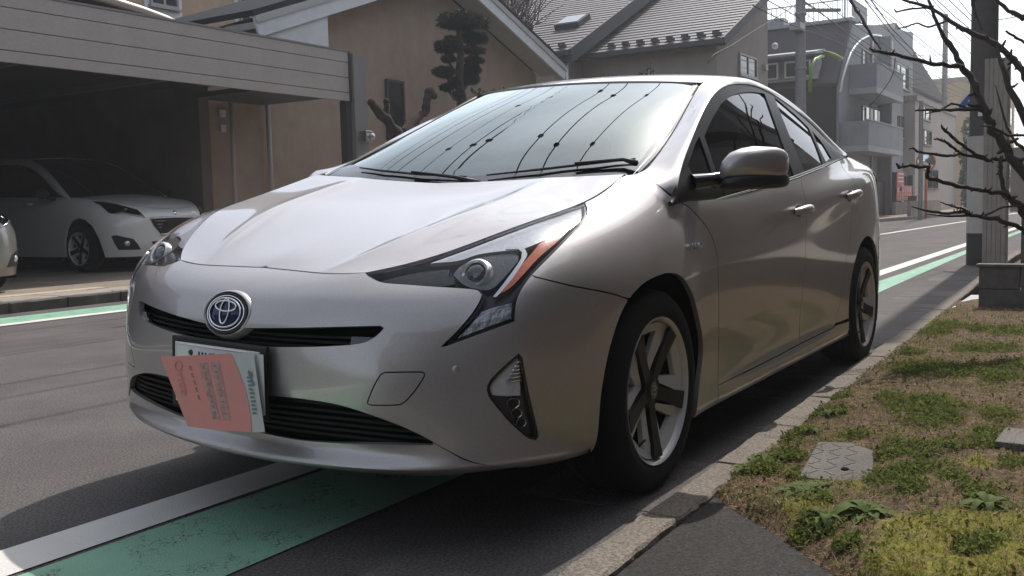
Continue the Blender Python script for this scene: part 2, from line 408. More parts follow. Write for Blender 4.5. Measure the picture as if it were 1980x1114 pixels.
_c([(-1.10,.845,.941),(-1.10,.859,.900),(-1.10,.868,.82),(-1.10,.870,.72),(-1.10,.869,.615),(-1.10,.862,.49),(-1.10,.854,.40),(-1.10,.849,.33),(-1.10,.853,.27),(-1.10,.870,.215),(-1.10,.85,.18)])
_c([(-1.55,.836,.981),(-1.54,.855,.935),(-1.54,.873,.855),(-1.54,.870,.74),(-1.54,.869,.62),(-1.54,.862,.49),(-1.54,.854,.40),(-1.54,.850,.33),(-1.54,.854,.27),(-1.54,.870,.215),(-1.54,.85,.18)])
_c([(-1.95,.818,1.024),(-1.92,.837,.975),(-1.92,.880,.903),(-1.92,.864,.77),(-1.92,.869,.63),(-1.92,.864,.49),(-1.92,.858,.40),(-1.92,.855,.33),(-1.92,.858,.27),(-1.92,.870,.215),(-1.92,.85,.18)])
_c([(-2.30,.793,1.062),(-2.22,.824,1.005),(-2.19,.885,.935),(-2.18,.861,.80),(-2.18,.871,.64),(-2.18,.868,.49),(-2.18,.866,.40),(-2.18,.864,.33),(-2.18,.866,.27),(-2.18,.868,.215),(-2.18,.85,.18)])
_c([(-2.58,.770,1.092),(-2.46,.812,1.028),(-2.42,.884,.958),(-2.40,.863,.82),(-2.40,.877,.66),(-2.40,.877,.49),(-2.40,.876,.40),(-2.40,.875,.33),(-2.40,.874,.27),(-2.40,.868,.215),(-2.40,.85,.18)])
_c([(-2.83,.742,1.112),(-2.74,.790,1.055),(-2.71,.874,.990),(-2.70,.864,.84),(-2.70,.884,.68),(-2.70,.884,.49),(-2.70,.882,.40),(-2.70,.88,.33),(-2.70,.876,.27),(-2.70,.868,.215),(-2.70,.85,.18)])
_c([(-3.02,.715,1.115),(-3.00,.775,1.072),(-3.00,.838,1.018),(-3.00,.858,.86),(-3.00,.872,.69),(-3.00,.872,.49),(-3.00,.87,.40),(-3.00,.867,.33),(-3.00,.862,.27),(-3.00,.852,.22),(-3.00,.83,.19)])
_c([(-3.25,.685,1.112),(-3.25,.740,1.080),(-3.25,.800,1.035),(-3.26,.815,.88),(-3.27,.828,.70),(-3.27,.828,.50),(-3.27,.825,.42),(-3.27,.82,.35),(-3.27,.81,.29),(-3.26,.80,.24),(-3.25,.78,.21)])
_c([(-3.48,.63,1.095),(-3.49,.675,1.075),(-3.50,.735,1.042),(-3.46,.745,.90),(-3.47,.752,.71),(-3.48,.752,.52),(-3.48,.75,.44),(-3.48,.745,.37),(-3.47,.735,.31),(-3.46,.72,.26),(-3.44,.70,.23)])
_c([(-3.56,.50,1.085),(-3.58,.55,1.068),(-3.60,.60,1.040),(-3.53,.62,.90),(-3.58,.62,.71),(-3.61,.62,.52),(-3.62,.62,.45),(-3.61,.615,.38),(-3.59,.61,.32),(-3.57,.60,.27),(-3.54,.58,.24)])
_c([(-3.59,.25,1.085),(-3.61,.27,1.068),(-3.62,.30,1.040),(-3.55,.31,.90),(-3.61,.31,.71),(-3.65,.31,.52),(-3.66,.31,.45),(-3.65,.31,.38),(-3.63,.31,.32),(-3.60,.30,.27),(-3.57,.29,.24)])
_c([(-3.60,0,1.085),(-3.62,0,1.068),(-3.63,0,1.040),(-3.56,0,.90),(-3.62,0,.71),(-3.66,0,.52),(-3.67,0,.45),(-3.66,0,.38),(-3.64,0,.32),(-3.61,0,.27),(-3.58,0,.24)])
SHELL = Surf(np.array(_SH, float))      # u along the car, v from the top edge down

# bonnet: u from the front seam to the cowl, v from the centre to the edge
_E = [((.778,0,.725),(.780,.09,.7235),(.785,.165,.7215),(.788,.205,.7205),(.790,.228,.720),(.788,.26,.7195),(.780,.315,.721),(.768,.37,.724))]
def _hrow(c, e, rb, mid=.0):
    c, e = np.array(c, float), np.array(e, float); out = []
    for f, b in ((0,mid),(.25,.000),(.46,.004*rb),(.56,.010*rb),(.61,.0165*rb),(.68,.010*rb),(.83,.005*rb),(1,0)):
        p = c+(e-c)*f; p[2] += b; out.append(tuple(p))
    return out
_E.append(_hrow((.715,0,.751),(.70,.445,.742),.55))
_E.append(_hrow((.60,0,.787),(.61,.52,.771),1))
_E.append(_hrow((.45,0,.827),(.50,.59,.811),1.1))
_E.append(_hrow((.30,0,.866),(.36,.66,.855),1.1))
_E.append(_hrow((.15,0,.903),(.175,.695,.892),1.2))
_E.append(_hrow((.03,0,.937),(.0,.695,.938),.9))
_E.append(_hrow((-.06,0,.968),(-.158,.68,.985),.2))
HOOD = Surf(np.array(_E, float))

# cant strip: from the wing along the A-pillar and over the side windows; u along, v from glass/roof edge down to the window edge
_P0 = [(-.158,.68,.985),(-.255,.700,.994),(-.362,.69,1.034),(-.529,.665,1.101),(-.723,.63,1.182),(-.971,.585,1.296),(-1.14,.56,1.377),(-1.40,.535,1.432),(-1.70,.515,1.456),(-2.05,.51,1.447),(-2.40,.52,1.40),(-2.70,.54,1.325),(-2.95,.57,1.24),(-3.10,.60,1.17)]
_P2 = [(-.175,.832,.893),(-.240,.828,.950),(-.330,.808,1.02),(-.506,.77,1.105),(-.763,.715,1.228),(-1.025,.67,1.327),(-1.296,.64,1.379),(-1.567,.62,1.402),(-1.787,.610,1.404),(-2.125,.608,1.372),(-2.481,.620,1.303),(-2.682,.648,1.228),(-2.80,.690,1.150),(-2.845,.735,1.112)]
_PB = [(.0,.008,.010),(.0,.022,.012),(.0,.026,.016),(0,.024,.020),(0,.021,.020),(0,.018,.018),(0,.016,.017),(0,.016,.016),(0,.016,.015),(0,.018,.014),(0,.022,.012),(0,.026,.008),(0,.03,.004),(0,.03,.004)]
_net = []
for a, b, k in zip(_P0, _P2, _PB):
    a, b, k = np.array(a), np.array(b), np.array(k)
    _net.append([tuple(a), tuple(a+(b-a)*.3+k*np.array([1, .75, .45])), tuple(a+(b-a)*.62+k*np.array([1, 1, .8])), tuple(b)])
_net[0] = [tuple(SHELL.ev([q], [0.])[0][0]) for q in (13.0, 13.62, 14.3, 15.0)]
CANT = Surf(np.array(_net, float))

# windscreen: u centre -> edge, v bottom -> top
def _wcol(b, t, k):
    b, t = np.array(b, float), np.array(t, float)
    return [tuple(b+(t-b)*f+np.array([.0,0,k*4*f*(1-f)])) for f in (0,.25,.5,.75,1)]
WIND = Surf(np.array([_wcol((-.09,0,.945),(-1.049,0,1.4045),.028), _wcol((-.10,.2,.948),(-1.0575,.17,1.4018),.027),
    _wcol((-.135,.42,.958),(-1.084,.35,1.3925),.024), _wcol((-.20,.60,.972),(-1.118,.485,1.382),.02), [tuple(CANT.ev([t], [0.])[0][0]+np.array([0, -.008, -.005])) for t in (.8,2.55,4.0,5.0,6.0)]], float))

# roof and tailgate top: u along, v from the edge to the centre
_rf = []
for i, zc, xc in ((6,1.406,-1.045),(7,1.462,-1.34),(8,1.490,-1.66),(9,1.484,-2.02),(10,1.438,-2.38),(11,1.364,-2.70),(12,1.285,-3.0),(13,1.20,-3.3)):
    a = np.array(_P0[i]); c = np.array((xc, 0, zc))
    row = []
    for f in (0,.25,.5,.75,1):
        p = a+(c-a)*f; p[2] = a[2]+(zc-a[2])*(1-(1-f)**2.0); p[0] = a[0]+(xc-a[0])*(1-(1-f)**2); row.append(tuple(p))
    _rf.append(row)
ROOF = Surf(np.array(_rf, float))

# side glass sheet: u along, v from the belt up to the window edge
_BELT = [(-.170,.830,.880),(-.312,.840,.873),(-.60,.843,.898),(-.85,.846,.919),(-1.10,.845,.938),(-1.35,.841,.960),(-1.55,.836,.978),(-1.78,.826,1.003),(-2.00,.814,1.027),(-2.22,.799,1.052),(-2.42,.782,1.073),(-2.62,.765,1.093),(-2.76,.752,1.105),(-2.84,.740,1.111)]
_gl = []
for b, t in zip(_BELT, _P2):
    b, t = np.array(b, float), np.array(t, float)
    _gl.append([tuple(b+(t-b)*f+np.array([0,.010*4*f*(1-f)-.006,0])) for f in (0,.33,.66,1)])
SIDE = Surf(np.array(_gl, float))
# outlines measured on the body, metres in car space (x forward, y to the kerb, z up)
FEAT = {
 'hl_low': [(0.7704,0.3697,0.7208),(0.7745,0.3869,0.7152),(0.777,0.4033,0.7098),(0.7784,0.4175,0.7052),(0.7765,0.4353,0.7013),(0.7738,0.4456,0.7002),(0.7699,0.4573,0.6992),(0.7654,0.47,0.6984),(0.7605,0.4832,0.6975),(0.7556,0.4964,0.6966),(0.7516,0.5073,0.6958),(0.7475,0.5183,0.6949),(0.7431,0.5295,0.694),(0.7385,0.5409,0.6931),(0.7336,0.5528,0.6922),(0.7283,0.565,0.6912),(0.7238,0.575,0.6904),(0.7187,0.5858,0.6896),(0.7133,0.5972,0.6887),(0.7078,0.6087,0.6878),(0.7025,0.6197,0.687),(0.6976,0.63,0.6861),(0.6933,0.6391,0.6853),(0.6899,0.6466,0.6845),(0.6836,0.6622,0.682),(0.6824,0.6692,0.679),(0.6841,0.6807,0.6688),(0.6946,0.6809,0.6539),(0.7008,0.6792,0.6455),(0.7082,0.6763,0.6355),(0.7168,0.6717,0.624),(0.7229,0.6678,0.6161),(0.7298,0.6631,0.6074),(0.7369,0.6579,0.5984),(0.7438,0.6523,0.5894),(0.7504,0.6467,0.581),(0.7565,0.6411,0.5733),(0.7624,0.6353,0.566),(0.7683,0.6293,0.5589),(0.7741,0.6233,0.5518),(0.7798,0.6172,0.5446),(0.7737,0.6251,0.5479),(0.7676,0.633,0.5511),(0.7614,0.6407,0.5543),(0.7551,0.6484,0.5575),(0.7488,0.6561,0.5607),(0.7424,0.6638,0.5639),(0.736,0.6715,0.5671),(0.7295,0.6791,0.5703),(0.7229,0.6868,0.5736),(0.7162,0.6945,0.5768),(0.7094,0.7022,0.58),(0.7026,0.7098,0.5833),(0.6956,0.7175,0.5865),(0.6885,0.7251,0.5898),(0.6813,0.7326,0.593),(0.6739,0.74,0.5962),(0.6663,0.7473,0.5994),(0.6584,0.7544,0.6025),(0.6554,0.7537,0.6167),(0.6513,0.7529,0.6307),(0.6458,0.7524,0.6443),(0.6385,0.7527,0.6578),(0.6324,0.7535,0.6666),(0.6252,0.7548,0.6753),(0.6166,0.7565,0.6844),(0.6068,0.7584,0.6938),(0.5953,0.7606,0.7035),(0.5801,0.7635,0.7147),(0.5703,0.7653,0.7211),(0.559,0.7673,0.7281),(0.5463,0.7692,0.7354),(0.5324,0.7709,0.743),(0.5177,0.7724,0.7506),(0.5025,0.7734,0.7582),(0.4862,0.7741,0.766),(0.4685,0.7746,0.7742),(0.4499,0.7748,0.7825),(0.4311,0.7747,0.7907),(0.4126,0.7743,0.7984),(0.3954,0.7738,0.8054),(0.3727,0.7728,0.8141),(0.3528,0.7717,0.8214),(0.3333,0.7702,0.8281),(0.3119,0.7682,0.8352),(0.2795,0.7597,0.8481),(0.2434,0.7478,0.8614),(0.2048,0.7296,0.876),(0.1623,0.7076,0.8913)],
 'hl_orange': [(0.3644,0.7572,0.8273),(0.3857,0.7527,0.8231),(0.4062,0.748,0.819),(0.4264,0.7438,0.8143),(0.4466,0.7405,0.8086),(0.4659,0.7374,0.8023),(0.484,0.7336,0.796),(0.4997,0.7346,0.7879),(0.5145,0.7351,0.7798),(0.5306,0.735,0.7706),(0.5441,0.7344,0.7626),(0.5581,0.7332,0.7539),(0.5722,0.7315,0.7448),(0.5858,0.7296,0.7355),(0.5968,0.7278,0.7277),(0.608,0.7258,0.7194),(0.6188,0.7235,0.7111),(0.6287,0.721,0.7031),(0.6372,0.7186,0.696),(0.6485,0.7148,0.6863),(0.6578,0.7111,0.678),(0.6666,0.7073,0.6697),(0.6576,0.7156,0.6744),(0.6483,0.7237,0.6791),(0.6376,0.7312,0.6856),(0.6282,0.7358,0.6924),(0.6177,0.7398,0.7005),(0.6061,0.7433,0.7092),(0.5935,0.7466,0.7183),(0.5827,0.7489,0.7257),(0.571,0.7508,0.7336),(0.5584,0.7525,0.7416),(0.5448,0.7541,0.7498),(0.5302,0.7558,0.7578),(0.5167,0.7574,0.7646),(0.5017,0.7591,0.7714),(0.4856,0.7607,0.7783),(0.469,0.7619,0.7851),(0.4528,0.7626,0.7916),(0.4376,0.7628,0.7977),(0.4118,0.7619,0.8083),(0.3889,0.7599,0.8177)],
 'hl_chrome': [(0.6583,0.4966,0.7525),(0.6489,0.5033,0.756),(0.6392,0.5103,0.7595),(0.6294,0.5175,0.7632),(0.6195,0.5248,0.7668),(0.6097,0.5321,0.7705),(0.6001,0.5392,0.7741),(0.5908,0.5461,0.7776),(0.5819,0.5525,0.7809),(0.5735,0.5585,0.784),(0.5659,0.5639,0.7869),(0.5535,0.5723,0.7916),(0.5443,0.5781,0.7951),(0.536,0.583,0.7983),(0.5263,0.5888,0.8021),(0.5128,0.5969,0.8071),(0.5042,0.6021,0.8103),(0.4946,0.6077,0.8138),(0.4841,0.6136,0.8176),(0.4728,0.6197,0.8216),(0.4607,0.626,0.8258),(0.4479,0.6324,0.8301),(0.4344,0.6388,0.8345),(0.4203,0.6451,0.8389),(0.4056,0.6511,0.8432),(0.3903,0.6567,0.8473),(0.3769,0.6612,0.8508),(0.3626,0.6655,0.8542),(0.3474,0.6696,0.8577),(0.3312,0.6734,0.8612),(0.3142,0.677,0.8648),(0.2966,0.6805,0.8683),(0.279,0.6842,0.8719),(0.2613,0.688,0.8756),(0.2426,0.6914,0.8792),(0.2223,0.694,0.8829),(0.2009,0.6961,0.8867),(0.1793,0.6981,0.8904),(0.2152,0.7185,0.8776),(0.2475,0.7369,0.8651),(0.2758,0.7492,0.8542),(0.303,0.7545,0.8454),(0.3296,0.7557,0.8381),(0.3546,0.7562,0.8308),(0.3732,0.7534,0.8267),(0.3919,0.7503,0.8225),(0.4103,0.7469,0.8182),(0.428,0.7433,0.814),(0.4443,0.7395,0.8099),(0.4588,0.7356,0.8061),(0.4712,0.7316,0.8027),(0.4815,0.7279,0.7997),(0.4994,0.7199,0.794),(0.5102,0.714,0.7903),(0.5204,0.7077,0.7866),(0.5271,0.7007,0.7846),(0.5344,0.6902,0.7828),(0.5387,0.6811,0.7822),(0.5432,0.6697,0.7816),(0.5479,0.6573,0.781),(0.5531,0.645,0.78),(0.5578,0.6353,0.779),(0.5629,0.6252,0.7778),(0.5685,0.6152,0.7764),(0.5746,0.6056,0.7748),(0.5813,0.5968,0.7728),(0.5908,0.5877,0.7695),(0.6012,0.5801,0.7654),(0.6117,0.572,0.7614),(0.6218,0.5614,0.7582),(0.6281,0.5524,0.7567),(0.6343,0.5421,0.7557),(0.6403,0.5309,0.7548),(0.6463,0.5193,0.7541),(0.6523,0.5078,0.7533)],
 'hl_pod': [(0.6675,0.5774,0.7283),(0.655,0.575,0.7364),(0.6408,0.5745,0.7447),(0.6286,0.5773,0.7509),(0.6151,0.5821,0.7573),(0.6027,0.5887,0.7628),(0.5922,0.5971,0.7668),(0.583,0.6073,0.7699),(0.5745,0.619,0.7725),(0.5682,0.6291,0.7743),(0.5621,0.6406,0.7757),(0.5567,0.6519,0.7769),(0.5523,0.6621,0.7778),(0.5461,0.6785,0.7785),(0.543,0.6911,0.7777),(0.5479,0.7048,0.7714),(0.5631,0.7118,0.7594),(0.5758,0.7111,0.751),(0.588,0.7101,0.7426),(0.5998,0.7088,0.7343),(0.6111,0.707,0.7261),(0.6227,0.7044,0.7176),(0.6344,0.7013,0.7089),(0.6448,0.6979,0.701),(0.6528,0.6947,0.695),(0.6644,0.6852,0.6886),(0.6728,0.6694,0.6889),(0.677,0.6579,0.6909),(0.6803,0.6446,0.6944),(0.6819,0.6306,0.6993),(0.6811,0.6151,0.7064),(0.678,0.6034,0.7129),(0.6731,0.5907,0.7206)],
 'hl_trim': [(0.5429,0.6606,0.7832),(0.5387,0.6729,0.7836),(0.5342,0.685,0.784),(0.5316,0.695,0.7834),(0.5381,0.7105,0.7757),(0.5589,0.72,0.7592),(0.5694,0.7206,0.7518),(0.5821,0.7206,0.7427),(0.5957,0.7199,0.7326),(0.609,0.7187,0.7224),(0.6211,0.7172,0.7126),(0.632,0.7153,0.7034),(0.6426,0.713,0.6942),(0.6526,0.7102,0.685),(0.6622,0.7071,0.6757),(0.6712,0.7038,0.6665),(0.6682,0.7102,0.6647),(0.6618,0.7136,0.6706),(0.6525,0.7176,0.6791),(0.6414,0.7217,0.6891),(0.6294,0.7253,0.6995),(0.618,0.7279,0.709),(0.607,0.7295,0.7181),(0.5952,0.7305,0.7275),(0.5834,0.7309,0.7367),(0.5722,0.7309,0.7451),(0.5625,0.7305,0.7522),(0.5464,0.7296,0.7634),(0.5365,0.7267,0.7708),(0.5228,0.7092,0.7849),(0.5244,0.6885,0.7886),(0.5279,0.6774,0.7887),(0.5324,0.6649,0.7882),(0.5363,0.6565,0.7874)],
 'hl_drl': [(0.703,0.6879,0.6302),(0.6942,0.6975,0.6348),(0.6837,0.7091,0.6396),(0.6764,0.7173,0.6421),(0.6679,0.7268,0.6446),(0.6587,0.7366,0.6472),(0.6493,0.7459,0.6497),(0.6597,0.7513,0.6103),(0.6682,0.7434,0.6068),(0.6763,0.7355,0.6033),(0.6843,0.7274,0.5998),(0.6921,0.7191,0.5963),(0.6998,0.7108,0.5927),(0.7074,0.7022,0.589),(0.714,0.6947,0.5857),(0.7206,0.6871,0.5824),(0.7272,0.6794,0.5791),(0.7338,0.6717,0.5757),(0.7404,0.6639,0.5724),(0.7469,0.6561,0.569),(0.7534,0.6483,0.5656),(0.7473,0.654,0.5735),(0.7411,0.6597,0.5813),(0.7349,0.6652,0.5891),(0.7286,0.6704,0.5971),(0.7223,0.6751,0.6052),(0.716,0.6795,0.6135),(0.7096,0.6837,0.6219)],
 'hl_wing': [(0.7724,0.4089,0.7114),(0.7645,0.4172,0.7142),(0.7564,0.4253,0.717),(0.7479,0.4332,0.7199),(0.7394,0.441,0.7228),(0.731,0.4489,0.7255),(0.7228,0.4571,0.7279),(0.715,0.4655,0.73),(0.7075,0.4748,0.7319),(0.7001,0.485,0.7334),(0.693,0.4955,0.7348),(0.6863,0.506,0.736),(0.6801,0.5159,0.737),(0.6746,0.5248,0.738),(0.6698,0.5322,0.7388),(0.66,0.5471,0.7406),(0.6538,0.5568,0.7417),(0.6768,0.5684,0.7252),(0.6848,0.5833,0.7153),(0.6909,0.6,0.705),(0.6982,0.5906,0.7034),(0.7054,0.5817,0.7016),(0.7128,0.5719,0.7001),(0.7204,0.5594,0.6994),(0.7249,0.5506,0.6995),(0.7295,0.5406,0.6999),(0.7342,0.5297,0.7005),(0.7387,0.5182,0.7012),(0.743,0.5065,0.7021),(0.7471,0.495,0.703),(0.751,0.4838,0.7039),(0.7551,0.4713,0.705),(0.7589,0.459,0.7062),(0.7624,0.4466,0.7075),(0.7659,0.4342,0.7088),(0.7692,0.4217,0.7101)],
 'hl_lens': [(0.6414,0.6333,0.7283)],
 'fog': [(0.6562,0.7634,0.5191),(0.6508,0.768,0.5104),(0.6495,0.7692,0.5018),(0.6483,0.7703,0.4903),(0.6469,0.7714,0.4776),(0.6455,0.7726,0.4654),(0.644,0.7737,0.454),(0.6425,0.7748,0.4428),(0.6407,0.776,0.431),(0.6387,0.7774,0.418),(0.6366,0.7788,0.4063),(0.6343,0.7803,0.3937),(0.6318,0.782,0.3805),(0.6293,0.7836,0.3676),(0.6269,0.7851,0.3553),(0.6245,0.7867,0.3432),(0.6217,0.7882,0.3308),(0.6191,0.7897,0.319),(0.6169,0.7908,0.3088),(0.6156,0.7914,0.3011),(0.6197,0.7887,0.2944),(0.6356,0.7785,0.3004),(0.6424,0.7739,0.307),(0.6505,0.7682,0.3157),(0.6592,0.7619,0.3256),(0.6674,0.7555,0.3358),(0.6746,0.7497,0.3452),(0.6808,0.7445,0.3543),(0.6867,0.7395,0.3637),(0.692,0.7347,0.3729),(0.6968,0.7302,0.3815),(0.701,0.7262,0.3893),(0.7067,0.7206,0.4002),(0.7111,0.7161,0.4094),(0.7143,0.7128,0.4172),(0.7169,0.7096,0.4334),(0.7157,0.7104,0.4429),(0.7114,0.7142,0.454),(0.7074,0.7179,0.4606),(0.7022,0.7227,0.4677),(0.6962,0.7283,0.4752),(0.6896,0.7344,0.4832),(0.6838,0.7397,0.4899),(0.6774,0.7455,0.4971),(0.6704,0.7515,0.5044),(0.6633,0.7575,0.5118)],
 'fog_top': [(0.656,0.7638,0.5099),(0.6555,0.7644,0.4994),(0.655,0.765,0.4877),(0.6547,0.7654,0.4782),(0.6544,0.7657,0.4675),(0.6541,0.766,0.4556),(0.6538,0.7662,0.4456),(0.6536,0.7663,0.4347),(0.6534,0.7665,0.4236),(0.6532,0.7666,0.4125),(0.6639,0.7581,0.413),(0.6743,0.7495,0.4134),(0.684,0.7411,0.4141),(0.6928,0.7332,0.4154),(0.701,0.7255,0.417),(0.7091,0.7178,0.4185),(0.7128,0.7136,0.4348),(0.7085,0.7172,0.452),(0.7034,0.7219,0.4596),(0.6967,0.7282,0.4681),(0.6886,0.7356,0.4774),(0.683,0.7407,0.4835),(0.6767,0.7463,0.4899),(0.6699,0.7522,0.4966),(0.663,0.7581,0.5033)],
 'fog_led': [(0.6691,0.754,0.394),(0.6625,0.7595,0.3678),(0.6531,0.7666,0.3418)],
 'slot_up': [(0.9339,0.021,0.572),(0.9326,0.0416,0.5736),(0.9312,0.0621,0.5752),(0.9304,0.0751,0.5758),(0.9283,0.1036,0.5773),(0.9275,0.1134,0.5779),(0.9266,0.124,0.5785),(0.9255,0.1356,0.5792),(0.9242,0.1479,0.58),(0.9227,0.1611,0.5808),(0.921,0.175,0.5816),(0.919,0.1897,0.5824),(0.9168,0.205,0.5833),(0.9142,0.2209,0.5842),(0.9112,0.2374,0.5851),(0.9079,0.2545,0.586),(0.9057,0.2651,0.5866),(0.9032,0.2766,0.5872),(0.9004,0.2889,0.5878),(0.8973,0.3019,0.5885),(0.894,0.3152,0.5892),(0.8905,0.3289,0.5899),(0.8867,0.3427,0.5905),(0.8828,0.3565,0.5912),(0.8787,0.3701,0.5918),(0.8745,0.3835,0.5924),(0.8702,0.3964,0.593),(0.866,0.4088,0.5935),(0.8617,0.4206,0.594),(0.8575,0.4317,0.5944),(0.8535,0.4419,0.5947),(0.8498,0.4512,0.595),(0.8464,0.4595,0.5952),(0.8434,0.4667,0.5954),(0.8408,0.4727,0.5954),(0.8391,0.48,0.5916)],
 'slot_low': [(0.8391,0.48,0.5916),(0.8444,0.4738,0.5832),(0.8497,0.4665,0.575),(0.8557,0.4567,0.5667),(0.8621,0.4443,0.5596),(0.8662,0.435,0.5564),(0.8703,0.4244,0.5541),(0.8755,0.4103,0.552),(0.8786,0.4013,0.551),(0.8819,0.3911,0.5499),(0.8855,0.3798,0.5489),(0.8891,0.3679,0.548),(0.8927,0.3555,0.547),(0.8961,0.343,0.5461),(0.8991,0.3321,0.5454),(0.902,0.3207,0.5446),(0.9049,0.3089,0.5439),(0.9078,0.2968,0.5432),(0.9106,0.2845,0.5425),(0.9133,0.2721,0.5418),(0.9158,0.2597,0.5411),(0.9183,0.2471,0.5405),(0.9206,0.2342,0.5398),(0.9228,0.221,0.5391),(0.9249,0.2077,0.5385),(0.9268,0.1944,0.5379),(0.9285,0.1812,0.5373),(0.93,0.1681,0.5369),(0.9315,0.1529,0.5364),(0.9329,0.1374,0.5361),(0.934,0.1221,0.5358),(0.935,0.1072,0.5356),(0.9359,0.0931,0.5355),(0.9366,0.0801,0.5354),(0.9376,0.0585,0.5356),(0.9383,0.0407,0.5362),(0.939,0.0227,0.5367)],
 'grille_up': [(0.9364,0.1002,0.3994),(0.9357,0.1172,0.4004),(0.9347,0.1335,0.4013),(0.9336,0.1503,0.4022),(0.932,0.1687,0.4028),(0.9307,0.1819,0.4032),(0.9292,0.1955,0.4035),(0.9274,0.2095,0.4038),(0.9253,0.2241,0.4039),(0.9229,0.2394,0.4038),(0.9201,0.2556,0.4034),(0.918,0.2672,0.4031),(0.9156,0.2797,0.4026),(0.9129,0.2927,0.4021),(0.9102,0.3059,0.4015),(0.9073,0.3192,0.4008),(0.9043,0.3323,0.3999),(0.9013,0.3449,0.3989),(0.8985,0.3568,0.3978),(0.8957,0.3677,0.3965),(0.8924,0.3805,0.3946),(0.8892,0.3923,0.3925),(0.8861,0.4034,0.3902),(0.883,0.4139,0.3877),(0.8799,0.4242,0.385),(0.8766,0.4345,0.3822),(0.8732,0.445,0.3792),(0.8696,0.4556,0.3759),(0.8658,0.4663,0.3725),(0.8619,0.4769,0.3688),(0.8578,0.4873,0.3649),(0.8537,0.4973,0.361),(0.8496,0.5069,0.357),(0.8456,0.5159,0.353),(0.8409,0.526,0.3483),(0.8363,0.5356,0.3434),(0.8317,0.5448,0.3384),(0.8273,0.5534,0.3335),(0.8232,0.5613,0.3289),(0.8193,0.5685,0.3246),(0.8131,0.5801,0.3172),(0.808,0.5891,0.3107),(0.803,0.5982,0.3043)],
 'grille_low': [(0.803,0.5982,0.3043),(0.803,0.5967,0.2982),(0.8049,0.5925,0.2973),(0.8129,0.5747,0.2969),(0.8158,0.5679,0.2967),(0.8193,0.5596,0.2965),(0.8232,0.5501,0.2962),(0.8273,0.5396,0.2959),(0.8317,0.5283,0.2956),(0.836,0.5164,0.2952),(0.8403,0.5042,0.2947),(0.8445,0.492,0.2943),(0.8484,0.48,0.2938),(0.852,0.4684,0.2933),(0.8553,0.4576,0.2928),(0.8589,0.4451,0.2922),(0.8622,0.4329,0.2916),(0.8653,0.4209,0.291),(0.8682,0.409,0.2903),(0.871,0.3972,0.2897),(0.8737,0.3853,0.2891),(0.8763,0.3734,0.2885),(0.8788,0.3612,0.288),(0.8813,0.3487,0.2875),(0.8838,0.3358,0.2871),(0.8863,0.3227,0.2867),(0.8887,0.3095,0.2864),(0.891,0.2961,0.2861),(0.8933,0.2826,0.2858),(0.8955,0.2692,0.2856),(0.8975,0.2559,0.2855),(0.8995,0.2428,0.2855),(0.9014,0.2299,0.2855),(0.9033,0.2155,0.2857),(0.905,0.2012,0.286),(0.9066,0.187,0.2864),(0.908,0.1729,0.2869),(0.9092,0.1589,0.2874),(0.9102,0.145,0.2879),(0.9111,0.1315,0.2884),(0.9119,0.1182,0.2889),(0.9127,0.1014,0.2895),(0.9134,0.0855,0.2902),(0.9139,0.0703,0.2909),(0.9145,0.0554,0.2917),(0.915,0.0403,0.2924),(0.9154,0.0246,0.2932)],
 'tow': [(0.8543,0.4976,0.4825),(0.8497,0.5083,0.4828),(0.8447,0.5195,0.483),(0.8393,0.5308,0.4832),(0.8339,0.5419,0.4834),(0.8287,0.5522,0.4835),(0.8237,0.5616,0.4836),(0.8194,0.5695,0.4835),(0.816,0.5757,0.4834),(0.8113,0.5843,0.4808),(0.8121,0.5845,0.4731),(0.8157,0.58,0.4636),(0.8205,0.5732,0.4513),(0.8254,0.5658,0.4394),(0.83,0.5579,0.4285),(0.8346,0.5493,0.4181),(0.8387,0.541,0.4101),(0.8425,0.5326,0.4047),(0.848,0.5202,0.4031),(0.8522,0.51,0.4025),(0.8575,0.4968,0.4023),(0.8629,0.4825,0.4022),(0.8675,0.4694,0.4023),(0.8706,0.4599,0.4025),(0.8727,0.4542,0.4064),(0.8718,0.4585,0.419),(0.8703,0.4631,0.4295),(0.8682,0.4688,0.4424),(0.8658,0.4742,0.454),(0.8621,0.4817,0.4677),(0.8586,0.4883,0.4776)],
 'sensor': [(0.7659,0.6494,0.489)],
 'bump_seam': [(0.5856,0.7615,0.7118),(0.5782,0.7701,0.7087),(0.57,0.7781,0.7055),(0.5609,0.7856,0.7022),(0.5509,0.7926,0.6989),(0.5401,0.7993,0.6954),(0.5285,0.8056,0.692),(0.5164,0.8117,0.6884),(0.5036,0.8176,0.6849),(0.4901,0.8234,0.6813),(0.4771,0.8286,0.6781),(0.4629,0.8339,0.6747),(0.4479,0.8392,0.6712),(0.4324,0.8444,0.6677),(0.4163,0.8494,0.6642),(0.3998,0.854,0.6606),(0.3831,0.858,0.6571),(0.3666,0.8614,0.6536),(0.3506,0.8642,0.6502),(0.336,0.8664,0.647),(0.3066,0.8702,0.6401),(0.2852,0.8725,0.6343),(0.267,0.8743,0.629),(0.2461,0.876,0.6233)],
